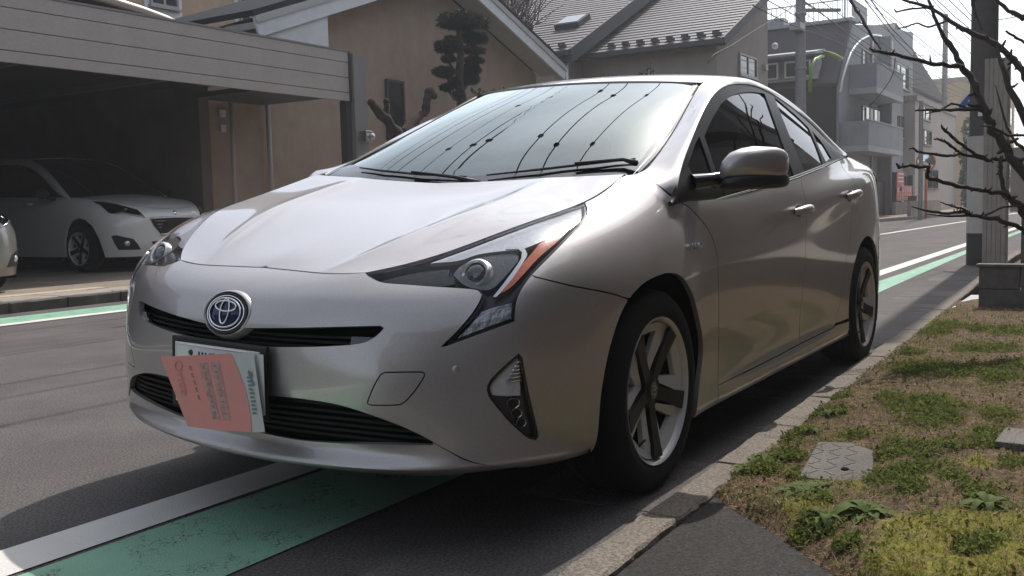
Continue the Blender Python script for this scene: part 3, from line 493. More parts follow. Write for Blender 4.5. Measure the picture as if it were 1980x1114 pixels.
 'arch': [(0.3678,0.8394,0.1601),(0.3809,0.8408,0.1671),(0.3931,0.8448,0.1809),(0.403,0.8491,0.1977),(0.4062,0.8514,0.2092),(0.4074,0.8533,0.2212),(0.4072,0.8549,0.2342),(0.4062,0.8564,0.2491),(0.4047,0.8577,0.2664),(0.4039,0.8584,0.2763),(0.4031,0.859,0.2872),(0.4023,0.8596,0.2988),(0.4013,0.8602,0.311),(0.4002,0.8608,0.3235),(0.3988,0.8613,0.3364),(0.3972,0.8619,0.3493),(0.3953,0.8625,0.3621),(0.3929,0.8631,0.3746),(0.3902,0.8637,0.3867),(0.3873,0.8642,0.3975),(0.3841,0.8647,0.4084),(0.3807,0.8652,0.4194),(0.3769,0.8657,0.4304),(0.373,0.8662,0.4413),(0.3687,0.8668,0.4522),(0.3643,0.8673,0.463),(0.3596,0.8678,0.4736),(0.3546,0.8683,0.484),(0.3495,0.8689,0.4942),(0.3442,0.8694,0.504),(0.3373,0.8701,0.5159),(0.33,0.8707,0.5277),(0.3224,0.8714,0.5393),(0.3144,0.8721,0.5507),(0.3059,0.8727,0.5617),(0.2971,0.8733,0.5723),(0.2879,0.874,0.5824),(0.2783,0.8746,0.5919),(0.2684,0.8751,0.6006),(0.2524,0.8759,0.6124),(0.2352,0.8767,0.6229),(0.2168,0.8774,0.6322),(0.1977,0.878,0.6404),(0.1781,0.8785,0.6476),(0.1583,0.8788,0.6541),(0.1271,0.8793,0.6618),(0.0941,0.8798,0.6671),(0.0617,0.8801,0.6707),(0.0323,0.8801,0.6734),(-0.0121,0.8798,0.6759),(-0.0512,0.8793,0.6736),(-0.0979,0.8783,0.6679),(-0.1463,0.877,0.6538),(-0.166,0.8763,0.6441),(-0.1863,0.8756,0.6323),(-0.2069,0.8746,0.6185),(-0.2271,0.8736,0.6029),(-0.2463,0.8724,0.5857),(-0.2594,0.8716,0.5716),(-0.2725,0.8706,0.5558),(-0.2853,0.8696,0.5388),(-0.2976,0.8686,0.5213),(-0.309,0.8676,0.504),(-0.3192,0.8667,0.4875),(-0.328,0.8659,0.4726),(-0.3378,0.8649,0.4549),(-0.3451,0.8641,0.4397),(-0.3503,0.8634,0.4254),(-0.3533,0.8627,0.4107),(-0.3546,0.862,0.394),(-0.354,0.8615,0.3806),(-0.3518,0.8611,0.3664),(-0.3482,0.8607,0.3517),(-0.3438,0.8604,0.3367),(-0.3389,0.8602,0.3217),(-0.3339,0.86,0.3069),(-0.3293,0.86,0.2926),(-0.3248,0.8601,0.2787),(-0.3199,0.8603,0.2649),(-0.3145,0.8607,0.2514),(-0.3091,0.8612,0.238),(-0.3047,0.8612,0.2244),(-0.303,0.8602,0.2103),(-0.3073,0.8568,0.1946)],
 'door_front': [(-0.3034,0.8435,0.868),(-0.3214,0.8464,0.8566),(-0.3415,0.849,0.8451),(-0.3625,0.8514,0.8335),(-0.3832,0.8535,0.8218),(-0.4025,0.8555,0.8099),(-0.4193,0.8572,0.7979),(-0.4358,0.859,0.7838),(-0.4494,0.8605,0.7697),(-0.4607,0.8617,0.7555),(-0.4701,0.8628,0.7407),(-0.4784,0.8637,0.725),(-0.4841,0.8643,0.7121),(-0.4883,0.8647,0.7),(-0.4912,0.865,0.6875),(-0.4932,0.8653,0.6733),(-0.4948,0.8654,0.6561),(-0.4966,0.8655,0.6346),(-0.4975,0.8655,0.6228),(-0.4985,0.8654,0.6099),(-0.4994,0.8652,0.5959),(-0.5005,0.8649,0.581),(-0.5016,0.8646,0.5654),(-0.5028,0.8642,0.5493),(-0.5041,0.8637,0.5327),(-0.5054,0.8632,0.5159),(-0.5069,0.8626,0.499),(-0.5084,0.8619,0.4822),(-0.5099,0.8612,0.4657),(-0.5115,0.8605,0.4495),(-0.5131,0.8597,0.434),(-0.5147,0.8589,0.4188),(-0.5163,0.858,0.4037),(-0.5178,0.8571,0.3887),(-0.5192,0.8562,0.3738),(-0.5204,0.8554,0.3589),(-0.5212,0.8546,0.3441),(-0.5214,0.8541,0.3295),(-0.5209,0.8538,0.315),(-0.5193,0.8539,0.3007),(-0.5163,0.8545,0.2866),(-0.5118,0.8558,0.2729),(-0.5057,0.8576,0.2594),(-0.4987,0.8598,0.2462)],
 'door_low': [(-0.4987,0.8598,0.2462),(-0.5382,0.8598,0.2464),(-0.5788,0.8598,0.2466),(-0.6204,0.8597,0.2468),(-0.663,0.8597,0.2471),(-0.7064,0.8598,0.2473),(-0.7506,0.8598,0.2476),(-0.7954,0.8598,0.2478),(-0.8408,0.8598,0.2481),(-0.8867,0.8599,0.2484),(-0.9329,0.8599,0.2487),(-0.9793,0.8599,0.2491),(-1.026,0.8599,0.2494),(-1.077,0.8599,0.2498),(-1.129,0.8599,0.2502),(-1.183,0.8598,0.2507),(-1.237,0.8598,0.2512),(-1.291,0.8597,0.2517),(-1.346,0.8597,0.2522),(-1.401,0.8596,0.2527),(-1.455,0.8596,0.2533),(-1.508,0.8596,0.2538),(-1.56,0.8597,0.2544),(-1.611,0.8598,0.2549),(-1.686,0.86,0.2558),(-1.756,0.8603,0.2566),(-1.821,0.8608,0.2575),(-1.885,0.8613,0.2584),(-1.948,0.862,0.2594),(-2.013,0.8629,0.2605),(-2.08,0.8642,0.2619)],
 'win_front': [(-0.6512,0.7593,1.123),(-0.685,0.7523,1.139),(-0.7184,0.7452,1.155),(-0.7546,0.7378,1.171),(-0.797,0.7298,1.189),(-0.8385,0.7224,1.206),(-0.8864,0.7139,1.225),(-0.9377,0.705,1.245),(-0.9893,0.6963,1.264),(-1.038,0.6887,1.28),(-1.107,0.6789,1.299),(-1.17,0.6713,1.314),(-1.24,0.6639,1.327),(-1.325,0.6556,1.34),(-1.417,0.6473,1.352),(-1.509,0.6395,1.362),(-1.594,0.6333,1.369),(-1.677,0.6282,1.373),(-1.767,0.6214,1.378),(-1.74,0.637,1.355),(-1.717,0.6515,1.333),(-1.696,0.6652,1.311),(-1.677,0.6782,1.29),(-1.659,0.6906,1.269),(-1.643,0.7025,1.248),(-1.629,0.7141,1.227),(-1.615,0.7254,1.206),(-1.603,0.7364,1.185),(-1.593,0.7453,1.167),(-1.585,0.754,1.15),(-1.577,0.7626,1.132),(-1.57,0.7709,1.115),(-1.563,0.7791,1.097),(-1.558,0.7871,1.079),(-1.553,0.7949,1.061),(-1.548,0.8025,1.044),(-1.544,0.81,1.026),(-1.54,0.8172,1.009),(-1.537,0.8244,0.9913),(-1.467,0.8266,0.9848),(-1.401,0.8285,0.9784),(-1.337,0.8302,0.9722),(-1.276,0.8317,0.9662),(-1.216,0.833,0.9604),(-1.157,0.8342,0.9548),(-1.1,0.8352,0.9493),(-1.043,0.8362,0.944),(-0.9935,0.8368,0.9395),(-0.9448,0.8374,0.9351),(-0.8971,0.8378,0.9308),(-0.8506,0.838,0.9267),(-0.8052,0.838,0.9227),(-0.761,0.8379,0.9187),(-0.718,0.8377,0.9149),(-0.6761,0.8375,0.9111),(-0.6353,0.8372,0.9073),(-0.6267,0.8359,0.9213),(-0.6202,0.834,0.9348),(-0.6154,0.8315,0.9482),(-0.6124,0.8281,0.9622),(-0.6111,0.8236,0.9772),(-0.6117,0.8179,0.994),(-0.6134,0.8125,1.008),(-0.6163,0.8064,1.023),(-0.6204,0.7995,1.039),(-0.6254,0.792,1.055),(-0.6312,0.784,1.072),(-0.6376,0.7758,1.089),(-0.6443,0.7675,1.106)],
 'win_rear': [(-1.943,0.6125,1.376),(-1.988,0.6177,1.364),(-2.033,0.6229,1.352),(-2.079,0.6288,1.338),(-2.116,0.6339,1.327),(-2.154,0.6394,1.315),(-2.191,0.6452,1.302),(-2.223,0.651,1.29),(-2.254,0.6588,1.276),(-2.279,0.6669,1.262),(-2.304,0.6749,1.247),(-2.27,0.6932,1.224),(-2.245,0.7095,1.201),(-2.225,0.724,1.179),(-2.208,0.737,1.157),(-2.193,0.7487,1.138),(-2.175,0.7614,1.115),(-2.158,0.7729,1.094),(-2.141,0.7836,1.073),(-2.126,0.794,1.053),(-1.918,0.8069,1.031),(-1.732,0.8166,1.01),(-1.733,0.8089,1.028),(-1.735,0.8012,1.045),(-1.736,0.7936,1.062),(-1.738,0.7858,1.08),(-1.74,0.7776,1.097),(-1.744,0.7689,1.116),(-1.749,0.7594,1.136),(-1.756,0.7488,1.157),(-1.763,0.7404,1.173),(-1.771,0.7312,1.191),(-1.781,0.7213,1.209),(-1.793,0.7107,1.228),(-1.806,0.6993,1.248),(-1.822,0.6872,1.268),(-1.841,0.6741,1.289),(-1.862,0.6601,1.31),(-1.886,0.6452,1.332),(-1.913,0.6293,1.354)],
 'win_quarter': [(-2.349,0.6809,1.234),(-2.367,0.6936,1.213),(-2.388,0.7059,1.193),(-2.4,0.7195,1.171),(-2.401,0.7309,1.152),(-2.399,0.7426,1.133),(-2.397,0.754,1.113),(-2.397,0.7648,1.094),(-2.221,0.7844,1.068),(-2.225,0.7724,1.091),(-2.231,0.7599,1.114),(-2.242,0.7457,1.14),(-2.258,0.7329,1.161),(-2.28,0.7179,1.184),(-2.31,0.7006,1.208)],
 'win_tip': [(-0.3755,0.8067,1.011),(-0.4067,0.8,1.028),(-0.4413,0.7923,1.046),(-0.4765,0.7843,1.064),(-0.5093,0.7769,1.08),(-0.5368,0.7709,1.094),(-0.6017,0.759,1.121),(-0.5954,0.767,1.105),(-0.5893,0.7751,1.088),(-0.5835,0.7831,1.072),(-0.5781,0.7908,1.056),(-0.5732,0.798,1.04),(-0.569,0.8047,1.025),(-0.5654,0.8106,1.012),(-0.5615,0.8175,0.9942),(-0.5589,0.823,0.9786),(-0.5578,0.8275,0.9639),(-0.5587,0.8311,0.9496),(-0.5624,0.8339,0.9348),(-0.5196,0.8334,0.9382),(-0.4765,0.833,0.9408),(-0.4376,0.8321,0.9448),(-0.4075,0.8301,0.9519),(-0.3899,0.8262,0.9637),(-0.382,0.8205,0.9789),(-0.379,0.8137,0.9953)],
}
# bare branches by the gate: x, y, z, radius
BRANCH = [
 [(-3.418,1.053,2.009,0.011),(-3.413,1.117,1.825,0.016),(-3.419,1.183,1.725,0.02),(-3.417,1.241,1.603,0.024),(-3.422,1.306,1.499,0.027),(-3.407,1.344,1.376,0.03),(-3.409,1.409,1.245,0.034),(-3.41,1.474,1.115,0.036),(-3.429,1.561,1.002,0.04),(-3.478,1.711,0.806,0.048)],
 [(-3.381,1.246,1.605,0.02),(-3.235,1.127,1.615,0.016),(-3.104,1.031,1.639,0.014),(-2.98,0.943,1.664,0.013),(-2.864,0.873,1.672,0.012),(-2.789,0.865,1.68,0.01)],
 [(-3.73,0.762,2.223,0.008),(-3.712,0.863,2.081,0.011),(-3.735,1.016,2.016,0.014),(-3.731,1.133,1.918,0.017),(-3.733,1.255,1.837,0.02),(-3.734,1.375,1.761,0.023),(-3.719,1.476,1.654,0.026),(-3.688,1.556,1.519,0.028)],
 [(-3.86,0.996,2.038,0.009),(-3.763,0.908,2.031,0.008),(-3.671,0.83,2.005,0.007),(-3.63,0.825,2.018,0.006)],
 [(-3.904,1.079,1.959,0.009),(-3.812,0.987,1.916,0.008),(-3.75,0.932,1.939,0.007),(-3.687,0.884,1.914,0.007),(-3.632,0.847,1.902,0.005)],
 [(-3.419,1.346,1.357,0.014),(-3.332,1.301,1.363,0.013),(-3.191,1.174,1.357,0.011),(-3.093,1.113,1.357,0.01),(-3,1.062,1.349,0.009)],
 [(-3.387,1.294,1.367,0.009),(-3.292,1.202,1.399,0.008),(-3.213,1.147,1.357,0.007),(-3.137,1.092,1.339,0.006)],
 [(-3.298,1.387,1.076,0.012),(-3.157,1.271,1.111,0.01),(-3.049,1.216,1.097,0.01),(-2.904,1.097,1.118,0.009),(-2.825,1.082,1.14,0.008),(-2.75,1.077,1.132,0.006)],
 [(-3.351,1.47,1.07,0.013),(-3.298,1.449,1.073,0.013),(-3.224,1.395,1.073,0.013),(-3.145,1.327,1.114,0.012),(-3.064,1.249,1.19,0.012),(-3,1.204,1.242,0.01),(-2.959,1.2,1.257,0.008)],
 [(-3.123,1.294,1.101,0.011),(-3.054,1.277,1.113,0.01),(-2.972,1.235,1.16,0.01),(-2.887,1.191,1.186,0.009),(-2.824,1.186,1.178,0.007)],
 [(-3.275,1.588,0.755,0.024),(-3.209,1.547,0.83,0.022),(-3.124,1.48,0.888,0.018),(-3.025,1.395,0.909,0.016),(-2.922,1.305,0.926,0.015),(-2.831,1.233,0.952,0.014),(-2.745,1.168,0.981,0.014),(-2.709,1.178,1.033,0.013),(-2.615,1.104,1.04,0.012),(-2.542,1.066,1.032,0.011),(-2.496,1.064,1.052,0.009)],
 [(-3.287,1.46,1.092,0.014),(-3.26,1.454,1.004,0.016),(-3.248,1.475,0.907,0.018),(-3.259,1.525,0.838,0.022),(-3.278,1.587,0.789,0.026)],
 [(-3.162,1.611,0.669,0.02),(-3.063,1.555,0.719,0.018),(-2.929,1.443,0.762,0.015),(-2.818,1.372,0.78,0.013),(-2.733,1.342,0.803,0.012),(-2.625,1.282,0.793,0.01),(-2.512,1.208,0.809,0.009),(-2.411,1.152,0.833,0.006)],
 [(-2.786,1.376,0.78,0.01),(-2.728,1.342,0.814,0.009),(-2.662,1.298,0.831,0.008),(-2.598,1.256,0.851,0.006)],
 [(-2.788,1.379,0.78,0.008),(-2.669,1.285,0.779,0.008),(-2.552,1.194,0.793,0.005)],
 [(-2.926,1.411,0.768,0.009),(-3.044,1.496,0.816,0.008),(-3.153,1.572,0.819,0.008)],
 [(-3.837,1.329,2.07,0.012),(-3.83,1.428,1.966,0.016),(-3.817,1.512,1.9,0.02)],
 [(-3.869,1.413,1.853,0.01),(-3.856,1.497,1.787,0.012),(-3.827,1.555,1.726,0.014)],
 [(-3.891,1.224,2.093,0.016),(-3.836,1.249,1.974,0.012),(-3.794,1.295,1.856,0.008)],
 [(-4.004,0.431,2.319,0.01),(-3.934,0.495,2.166,0.012),(-3.871,0.561,2.062,0.012),(-3.809,0.63,1.954,0.013),(-3.742,0.688,1.865,0.012),(-3.673,0.74,1.794,0.008)],
 [(-3.539,1.574,1.099,0.014),(-3.537,1.495,1.191,0.011),(-3.558,1.452,1.282,0.009),(-3.583,1.392,1.509,0.006)],
 [(-3.427,1.568,1.205,0.01),(-3.335,1.487,1.205,0.01),(-3.249,1.406,1.254,0.009),(-3.182,1.362,1.259,0.006)],
 [(-3.718,1.38,1.747,0.012),(-3.613,1.428,1.582,0.02),(-3.551,1.571,1.245,0.03)],
]
PADS = [(-13.38,-9.20,4.55,0.45,0.18),(-13.77,-9.20,4.27,0.28,0.12),(-13.00,-9.20,4.15,0.12,0.06),(-12.88,-9.20,3.99,0.24,0.13),(-13.79,-9.20,4.03,0.20,0.07),(-12.87,-9.20,3.76,0.12,0.06),(-13.78,-9.20,3.83,0.17,0.08),(-13.64,-9.20,3.63,0.22,0.12),(-12.73,-9.20,3.50,0.19,0.11),(-13.56,-9.20,3.44,0.22,0.11),(-13.06,-9.20,3.34,0.11,0.08),(-12.82,-9.20,3.21,0.12,0.07),(-13.18,-9.20,3.09,0.10,0.08),]
# cables: points and radius
CABLE = [
 ([(-21.409,-5.670,5.820),(-24.548,-5.783,5.870),(-26.648,-5.857,5.906),(-29.136,-5.963,5.912),(-32.350,-6.127,5.875),(-40.495,-6.520,5.815),(-53.843,-7.057,5.916)],0.012),
 ([(-19.236,-5.260,5.276),(-22.369,-5.366,5.318),(-27.196,-5.474,5.531),(-34.496,-5.687,5.715),(-43.646,-6.142,5.587),(-57.707,-6.587,5.885)],0.012),
 ([(-20.516,-6.830,4.278),(-20.940,-6.828,4.528),(-21.877,-6.691,4.857),(-22.922,-6.563,5.283),(-24.497,-6.356,5.891),(-25.903,-6.187,6.471)],0.012),
 ([(-26.001,-6.052,6.585),(-27.508,-6.090,6.589),(-33.130,-6.311,6.469),(-38.400,-6.501,6.383),(-46.143,-6.724,6.352),(-61.029,-7.066,6.465)],0.016),
 ([(-13.144,-1.553,4.037),(-14.115,-1.675,4.093),(-18.026,-2.173,4.313),(-21.611,-2.627,4.516),(-27.307,-3.301,4.883),(-37.501,-4.434,5.628),(-61.203,-6.961,7.538)],0.01),
 ([(-13.196,-1.472,4.035),(-14.219,-1.600,4.099),(-18.993,-2.226,4.381),(-27.009,-3.180,4.937),(-43.020,-4.973,6.179),(-61.214,-6.964,7.661)],0.012),
 ([(-10.449,-0.074,3.366),(-10.817,-0.060,3.348),(-11.972,-0.009,3.299),(-12.892,0.041,3.275)],0.006),
 ([(-10.534,0.061,3.349),(-10.808,0.081,3.328),(-11.527,0.134,3.276),(-12.270,0.193,3.227)],0.006),
 ([(-40.527,-5.662,6.621),(-42.489,-5.246,6.825),(-45.079,-4.700,7.134),(-47.511,-4.184,7.386),(-54.454,-2.722,8.226)],0.01),
 ([(-45.836,-6.601,6.217),(-51.865,-6.750,6.927),(-61.235,-6.970,7.907)],0.012),
 ([(-45.780,-6.656,6.004),(-51.861,-6.746,6.637),(-61.258,-6.884,7.597)],0.012),
 ([(-33.725,-4.991,5.704),(-33.931,-5.046,5.500),(-34.166,-5.125,5.261),(-34.410,-5.311,4.993),(-34.642,-5.550,4.741),(-34.927,-5.877,4.437),(-35.179,-6.204,4.180)],0.016),
 ([(-37.157,-6.848,4.268),(-42.328,-6.876,4.846),(-47.950,-6.898,5.430),(-61.135,-6.942,6.738)],0.01),
 ([(-45.712,-6.494,4.306),(-51.355,-6.646,4.726),(-61.031,-6.913,5.508)],0.012),
 ([(-24.315,-6.849,6.701),(-25.181,-6.568,5.945),(-25.840,-6.200,5.922)],0.006),
 ([(-11.845,0.284,3.156),(-11.383,0.640,3.107),(-11.041,0.903,3.069)],0.006),
]
GREEN = [(-1.493,1.029,0.041),(-1.150,1.023,0.046),(-1.148,1.099,0.030),(-0.694,1.037,0.034),(-0.775,1.069,0.035),(-0.827,1.240,0.041),(-0.418,1.132,0.038),(-0.202,1.112,0.036),(-0.209,1.218,0.029),(-1.506,1.245,0.048),(-1.235,1.438,0.088),(-1.485,1.383,0.078),(-1.383,1.342,0.069),(-1.447,1.475,0.054),(-0.578,1.396,0.051),(-0.682,1.436,0.052),(-0.659,1.500,0.051),(-0.806,1.567,0.046),(-0.875,1.648,0.052),(-1.035,1.660,0.041),(-0.374,1.493,0.041),(-0.265,1.460,0.040),(-0.204,1.551,0.033),(-0.422,1.540,0.035),(-0.471,1.588,0.036),(-0.264,1.279,0.024),(-0.232,1.724,0.038),(-0.278,1.693,0.028),(0.264,1.374,0.030),(0.254,1.425,0.029),(0.041,1.354,0.027),(0.327,1.495,0.024),(0.270,1.763,0.027),(0.181,1.794,0.028),(-2.312,1.221,0.113),(-2.311,1.351,0.093),(-2.365,1.471,0.083),(-2.188,1.572,0.079),(-2.542,1.603,0.075),(-2.221,1.150,0.056),(-1.342,1.659,0.059),(-0.613,1.771,0.036),(-0.396,1.626,0.035),(-3.764,1.055,0.072),(-4.083,1.097,0.087),(-4.046,1.271,0.073),(-3.918,1.448,0.095),(-3.104,1.335,0.074),(-3.162,1.472,0.084),(-2.848,1.082,0.052),]
MOSS = [(0.120,1.313,0.032),(0.154,1.353,0.036),(0.107,1.372,0.026),(-0.131,1.413,0.022),(-0.566,1.679,0.036),(0.163,1.594,0.049),(0.130,1.656,0.058),(0.066,1.715,0.059),(0.315,1.600,0.046),(0.309,1.664,0.064),(0.195,1.710,0.066),(0.074,1.760,0.068),(0.198,1.816,0.069),(0.030,1.843,0.063),(0.257,1.863,0.053),(0.415,1.598,0.036),(0.444,1.666,0.052),(0.404,1.740,0.061),(0.363,1.814,0.060),]
LEAF = [(1.0350,-0.1345,0.5065),(0.9850,0.1685,0.5301),(0.9950,0.2069,0.3268),(1.0300,-0.0527,0.3225)]
SHEET = [(0.9750,0.1190,0.5258),(0.9720,0.1900,0.5228),(0.9780,0.1935,0.3665),(0.9820,0.1140,0.3432)]
# family car in the car port: same method, plainer net
_V = [
 [(.80,0,.84),(.90,0,.80),(.945,0,.70),(.955,0,.55),(.95,0,.36),(.90,0,.20)],
 [(.785,.33,.845),(.875,.35,.80),(.92,.36,.70),(.93,.36,.55),(.925,.36,.36),(.88,.36,.20)],
 [(.68,.52,.87),(.76,.57,.81),(.825,.60,.70),(.84,.61,.55),(.835,.61,.36),(.79,.60,.20)],
 [(.47,.66,.915),(.55,.72,.84),(.64,.765,.71),(.66,.78,.55),(.655,.78,.36),(.62,.77,.20)],
 [(.24,.73,.955),(.30,.80,.88),(.375,.86,.74),(.40,.875,.56),(.40,.875,.36),(.38,.86,.20)],
 [(.0,.77,.985),(.0,.85,.91),(.0,.895,.76),(.0,.905,.58),(.0,.90,.36),(.0,.885,.20)],
 [(-.28,.80,1.005),(-.28,.868,.93),(-.30,.902,.78),(-.30,.908,.60),(-.30,.90,.36),(-.30,.885,.20)],
 [(-.75,.815,1.02),(-.75,.88,.94),(-.75,.908,.80),(-.75,.912,.60),(-.75,.905,.36),(-.75,.89,.20)],
 [(-1.4,.82,1.035),(-1.4,.885,.95),(-1.4,.91,.80),(-1.4,.914,.60),(-1.4,.905,.36),(-1.4,.89,.20)],
 [(-2.2,.815,1.06),(-2.2,.885,.97),(-2.2,.91,.82),(-2.2,.914,.60),(-2.2,.905,.36),(-2.2,.89,.20)],
 [(-3.0,.79,1.08),(-3.0,.865,.99),(-3.0,.895,.82),(-3.0,.90,.60),(-3.0,.89,.36),(-3.0,.87,.24)],
 [(-3.4,.68,1.09),(-3.42,.75,1.0),(-3.44,.78,.82),(-3.45,.78,.60),(-3.45,.77,.40),(-3.42,.75,.28)],
 [(-3.55,.4,1.09),(-3.58,.42,1.0),(-3.6,.44,.82),(-3.62,.44,.60),(-3.62,.44,.40),(-3.58,.42,.28)],
 [(-3.57,0,1.09),(-3.6,0,1.0),(-3.63,0,.82),(-3.65,0,.60),(-3.65,0,.40),(-3.6,0,.28)]]
VSH = Surf(np.array(_V, float))
_vh = [[(.80,0,.84),(.796,.12,.841),(.79,.23,.843),(.785,.33,.845)]]
for c, e in (((.74,0,.875),(.68,.52,.87)), ((.56,0,.935),(.47,.66,.915)), ((.33,0,.99),(.24,.73,.955)), ((.08,0,1.03),(.0,.77,.985)), ((-.02,0,1.045),(-.24,.79,1.003))):
    c, e = np.array(c), np.array(e); _vh.append([tuple(c+(e-c)*f+np.array([0,0,.012*4*f*(1-f)])) for f in (0,.4,.75,1)])
VHD = Surf(np.array(_vh, float))
_va = [(-.24,.79,1.003),(-.45,.745,1.12),(-.80,.68,1.32),(-1.12,.635,1.48),(-1.45,.60,1.575),(-1.9,.585,1.615),(-2.6,.58,1.625),(-3.2,.57,1.60),(-3.55,.56,1.53)]
_vb = [(-.36,.825,1.01),(-.58,.795,1.10),(-.90,.745,1.28),(-1.20,.70,1.42),(-1.50,.675,1.495),(-1.9,.66,1.525),(-2.6,.655,1.525),(-3.1,.66,1.49),(-3.35,.68,1.40)]
VCT = Surf(np.array([[tuple(np.array(a)), tuple(np.array(a)*.68+np.array(b)*.32+np.array([0,.022,.014])), tuple(np.array(a)*.35+np.array(b)*.65+np.array([0,.022,.012])), tuple(np.array(b))] for a, b in zip(_va, _vb)], float))
_vw = []
for q, y in ((0,0),(.35,.3),(.7,.6),(1,1)):
    pass
_vw = [[tuple(np.array([.0,0,1.04])*(1-f)+np.array([-1.36,0,1.60])*f+np.array([0,0,.06*4*f*(1-f)])) for f in (0,.25,.5,.75,1)],
       [tuple(np.array([-.03,.35,1.035])*(1-f)+np.array([-1.38,.27,1.595])*f+np.array([0,0,.055*4*f*(1-f)])) for f in (0,.25,.5,.75,1)],
       [tuple(np.array([-.13,.63,1.015])*(1-f)+np.array([-1.41,.47,1.585])*f+np.array([0,0,.05*4*f*(1-f)])) for f in (0,.25,.5,.75,1)],
       [tuple(VCT.ev([t],[0.])[0][0]) for t in (0,1.2,2.2,3.1,4.0)]]
VWS = Surf(np.array(_vw, float))
VRF = Surf(np.array([[tuple(np.array([a[0],a[1]*(1-f),a[2]+.045*(1-(1-f)**2)])) for f in (0,.3,.65,1)] for a in _va[4:]], float))
_vs = []
for u, t in ((6.2,_vb[0]),(6.5,_vb[1]),(7.0,_vb[2]),(7.5,_vb[3]),(8.0,_vb[4]),(8.6,_vb[5]),(9.5,_vb[6]),(10.2,_vb[7]),(10.6,_vb[8])):
    b = VSH.ev([u],[0.])[0][0]; t = np.array(t); _vs.append([tuple(b+(t-b)*f+np.array([0,-.004,0])) for f in (0,.33,.66,1)])
VSD = Surf(np.array(_vs, float))
# ------------------------------------------------------------------ the parked hatchback
def paint_mat(name, col, metal=.6, rough=.38):
    m, nt, b = _new(name)
    b.inputs['Metallic'].default_value = metal; b.inputs['Roughness'].default_value = rough
    b.inputs['Coat Weight'].default_value = 1.0; b.inputs['Coat Roughness'].default_value = .015; b.inputs['Coat IOR'].default_value = 1.5
    tc = nt.nodes.new('ShaderNodeTexCoord'); n = nt.nodes.new('ShaderNodeTexVoronoi'); n.inputs['Scale'].default_value = 900
    r = nt.nodes.new('ShaderNodeMix'); r.data_type = 'RGBA'; r.inputs['A'].default_value = (*[c*.8 for c in col], 1); r.inputs['B'].default_value = (*[min(1, c*1.15) for c in col], 1)
    n2 = nt.nodes.new('ShaderNodeTexNoise'); n2.inputs['Scale'].default_value = 3; n2.inputs['Detail'].default_value = 8; n2.inputs['Roughness'].default_value = .7
    rr = nt.nodes.new('ShaderNodeMapRange'); rr.inputs['To Min'].default_value = .01; rr.inputs['To Max'].default_value = .09
    nt.links.new(tc.outputs['Object'], n.inputs['Vector']); nt.links.new(n.outputs['Color'], r.inputs['Factor']); nt.links.new(r.outputs['Result'], b.inputs['Base Color'])
    nt.links.new(tc.outputs['Object'], n2.inputs['Vector']); nt.links.new(n2.outputs['Fac'], rr.inputs[0]); nt.links.new(rr.outputs[0], b.inputs['Coat Roughness'])
    return m
M = {}
M['paint'] = paint_mat('champagne_paint', (.455, .425, .42))
M['black'] = mat('black_plastic', (.012, .012, .013), .42)
M['gloss'] = mat('gloss_black', (.008, .008, .009), .08, coat=.6)
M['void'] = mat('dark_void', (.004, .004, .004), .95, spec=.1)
M['rubber'] = mat('tyre_rubber', (.009, .009, .010), .8, spec=.25, noise=(40, .25), bump=(120, .12, .002))
M['chrome'] = mat('chrome', (.78, .78, .78), .10, metal=1)
M['satin'] = mat('satin_metal', (.55, .55, .55), .28, metal=1)
M['reflector'] = mat('lamp_reflector', (.74, .74, .75), .22, metal=.6, bump=(60, .35, .004))
M['alloy'] = mat('alloy_silver', (.60, .59, .58), .36, metal=.15, coat=.4)
M['dark_alloy'] = mat('dark_alloy', (.011, .011, .012), .45, metal=0, spec=.3)
M['amber'] = mat('amber_lens', (.75, .15, .03), .25, coat=.5, noise=(60, .25))
M['lampdark'] = mat('lamp_housing', (.016, .018, .023), .35, metal=.1, bump=(90, .25, .003))
M['lens'] = glass_mat('lamp_lens', (.97, .98, .99), 1.0, .02, 1.33, .6)
M['windscreen'] = glass_mat('windscreen_glass', (.30, .38, .37), .97, .005, 1.62, 1.75, (.92, 1.0, .985))
M['sideglass'] = glass_mat('side_glass', (.22, .24, .25), .95, .006, 1.52)
M['trim_black'] = mat('window_surround', (.010, .010, .011), .38, spec=.25)
M['interior'] = mat('interior_cloth', (.025, .025, .027), .85, noise=(30, .3))
M['plate'] = mat('plate_white', (.72, .71, .70), .35)
M['ink'] = mat('plate_ink', (.02, .035, .03), .4)
M['blue'] = mat('emblem_blue', (.006, .018, .075), .12, spec=.3, coat=.15)
M['red'] = mat('tail_lamp_red', (.25, .01, .01), .15, coat=.6)

car = thing('parked_car', 'champagne metallic hatchback parked half over the green strip beside the kerb', 'car')
def uvs(name, S=None): return (S or SHELL).inv(FEAT[name])
def vrun(v, u0, u1, k=.25):
    n = max(1, int(abs(u1-u0)/k)); return np.array([(u0+(u1-u0)*i/n, v) for i in range(n+1)])
def urun(u, v0, v1, k=.25):
    n = max(1, int(abs(v1-v0)/k)); return np.array([(u, v0+(v1-v0)*i/n) for i in range(n+1)])
cat = np.concatenate
VM = SHELL.n-1.0; UM = SHELL.m-1.0
hl = uvs('hl_low'); slot_u, slot_l = uvs('slot_up'), uvs('slot_low'); gr_u, gr_l = uvs('grille_up'), uvs('grille_low')
seam, arch = uvs('bump_seam'), uvs('arch'); dfront, dlow = uvs('door_front'), uvs('door_low')
fog, tow = uvs('fog'), uvs('tow')
hl[0] = (2.98, .0); hl[-1, 1] = 0.0
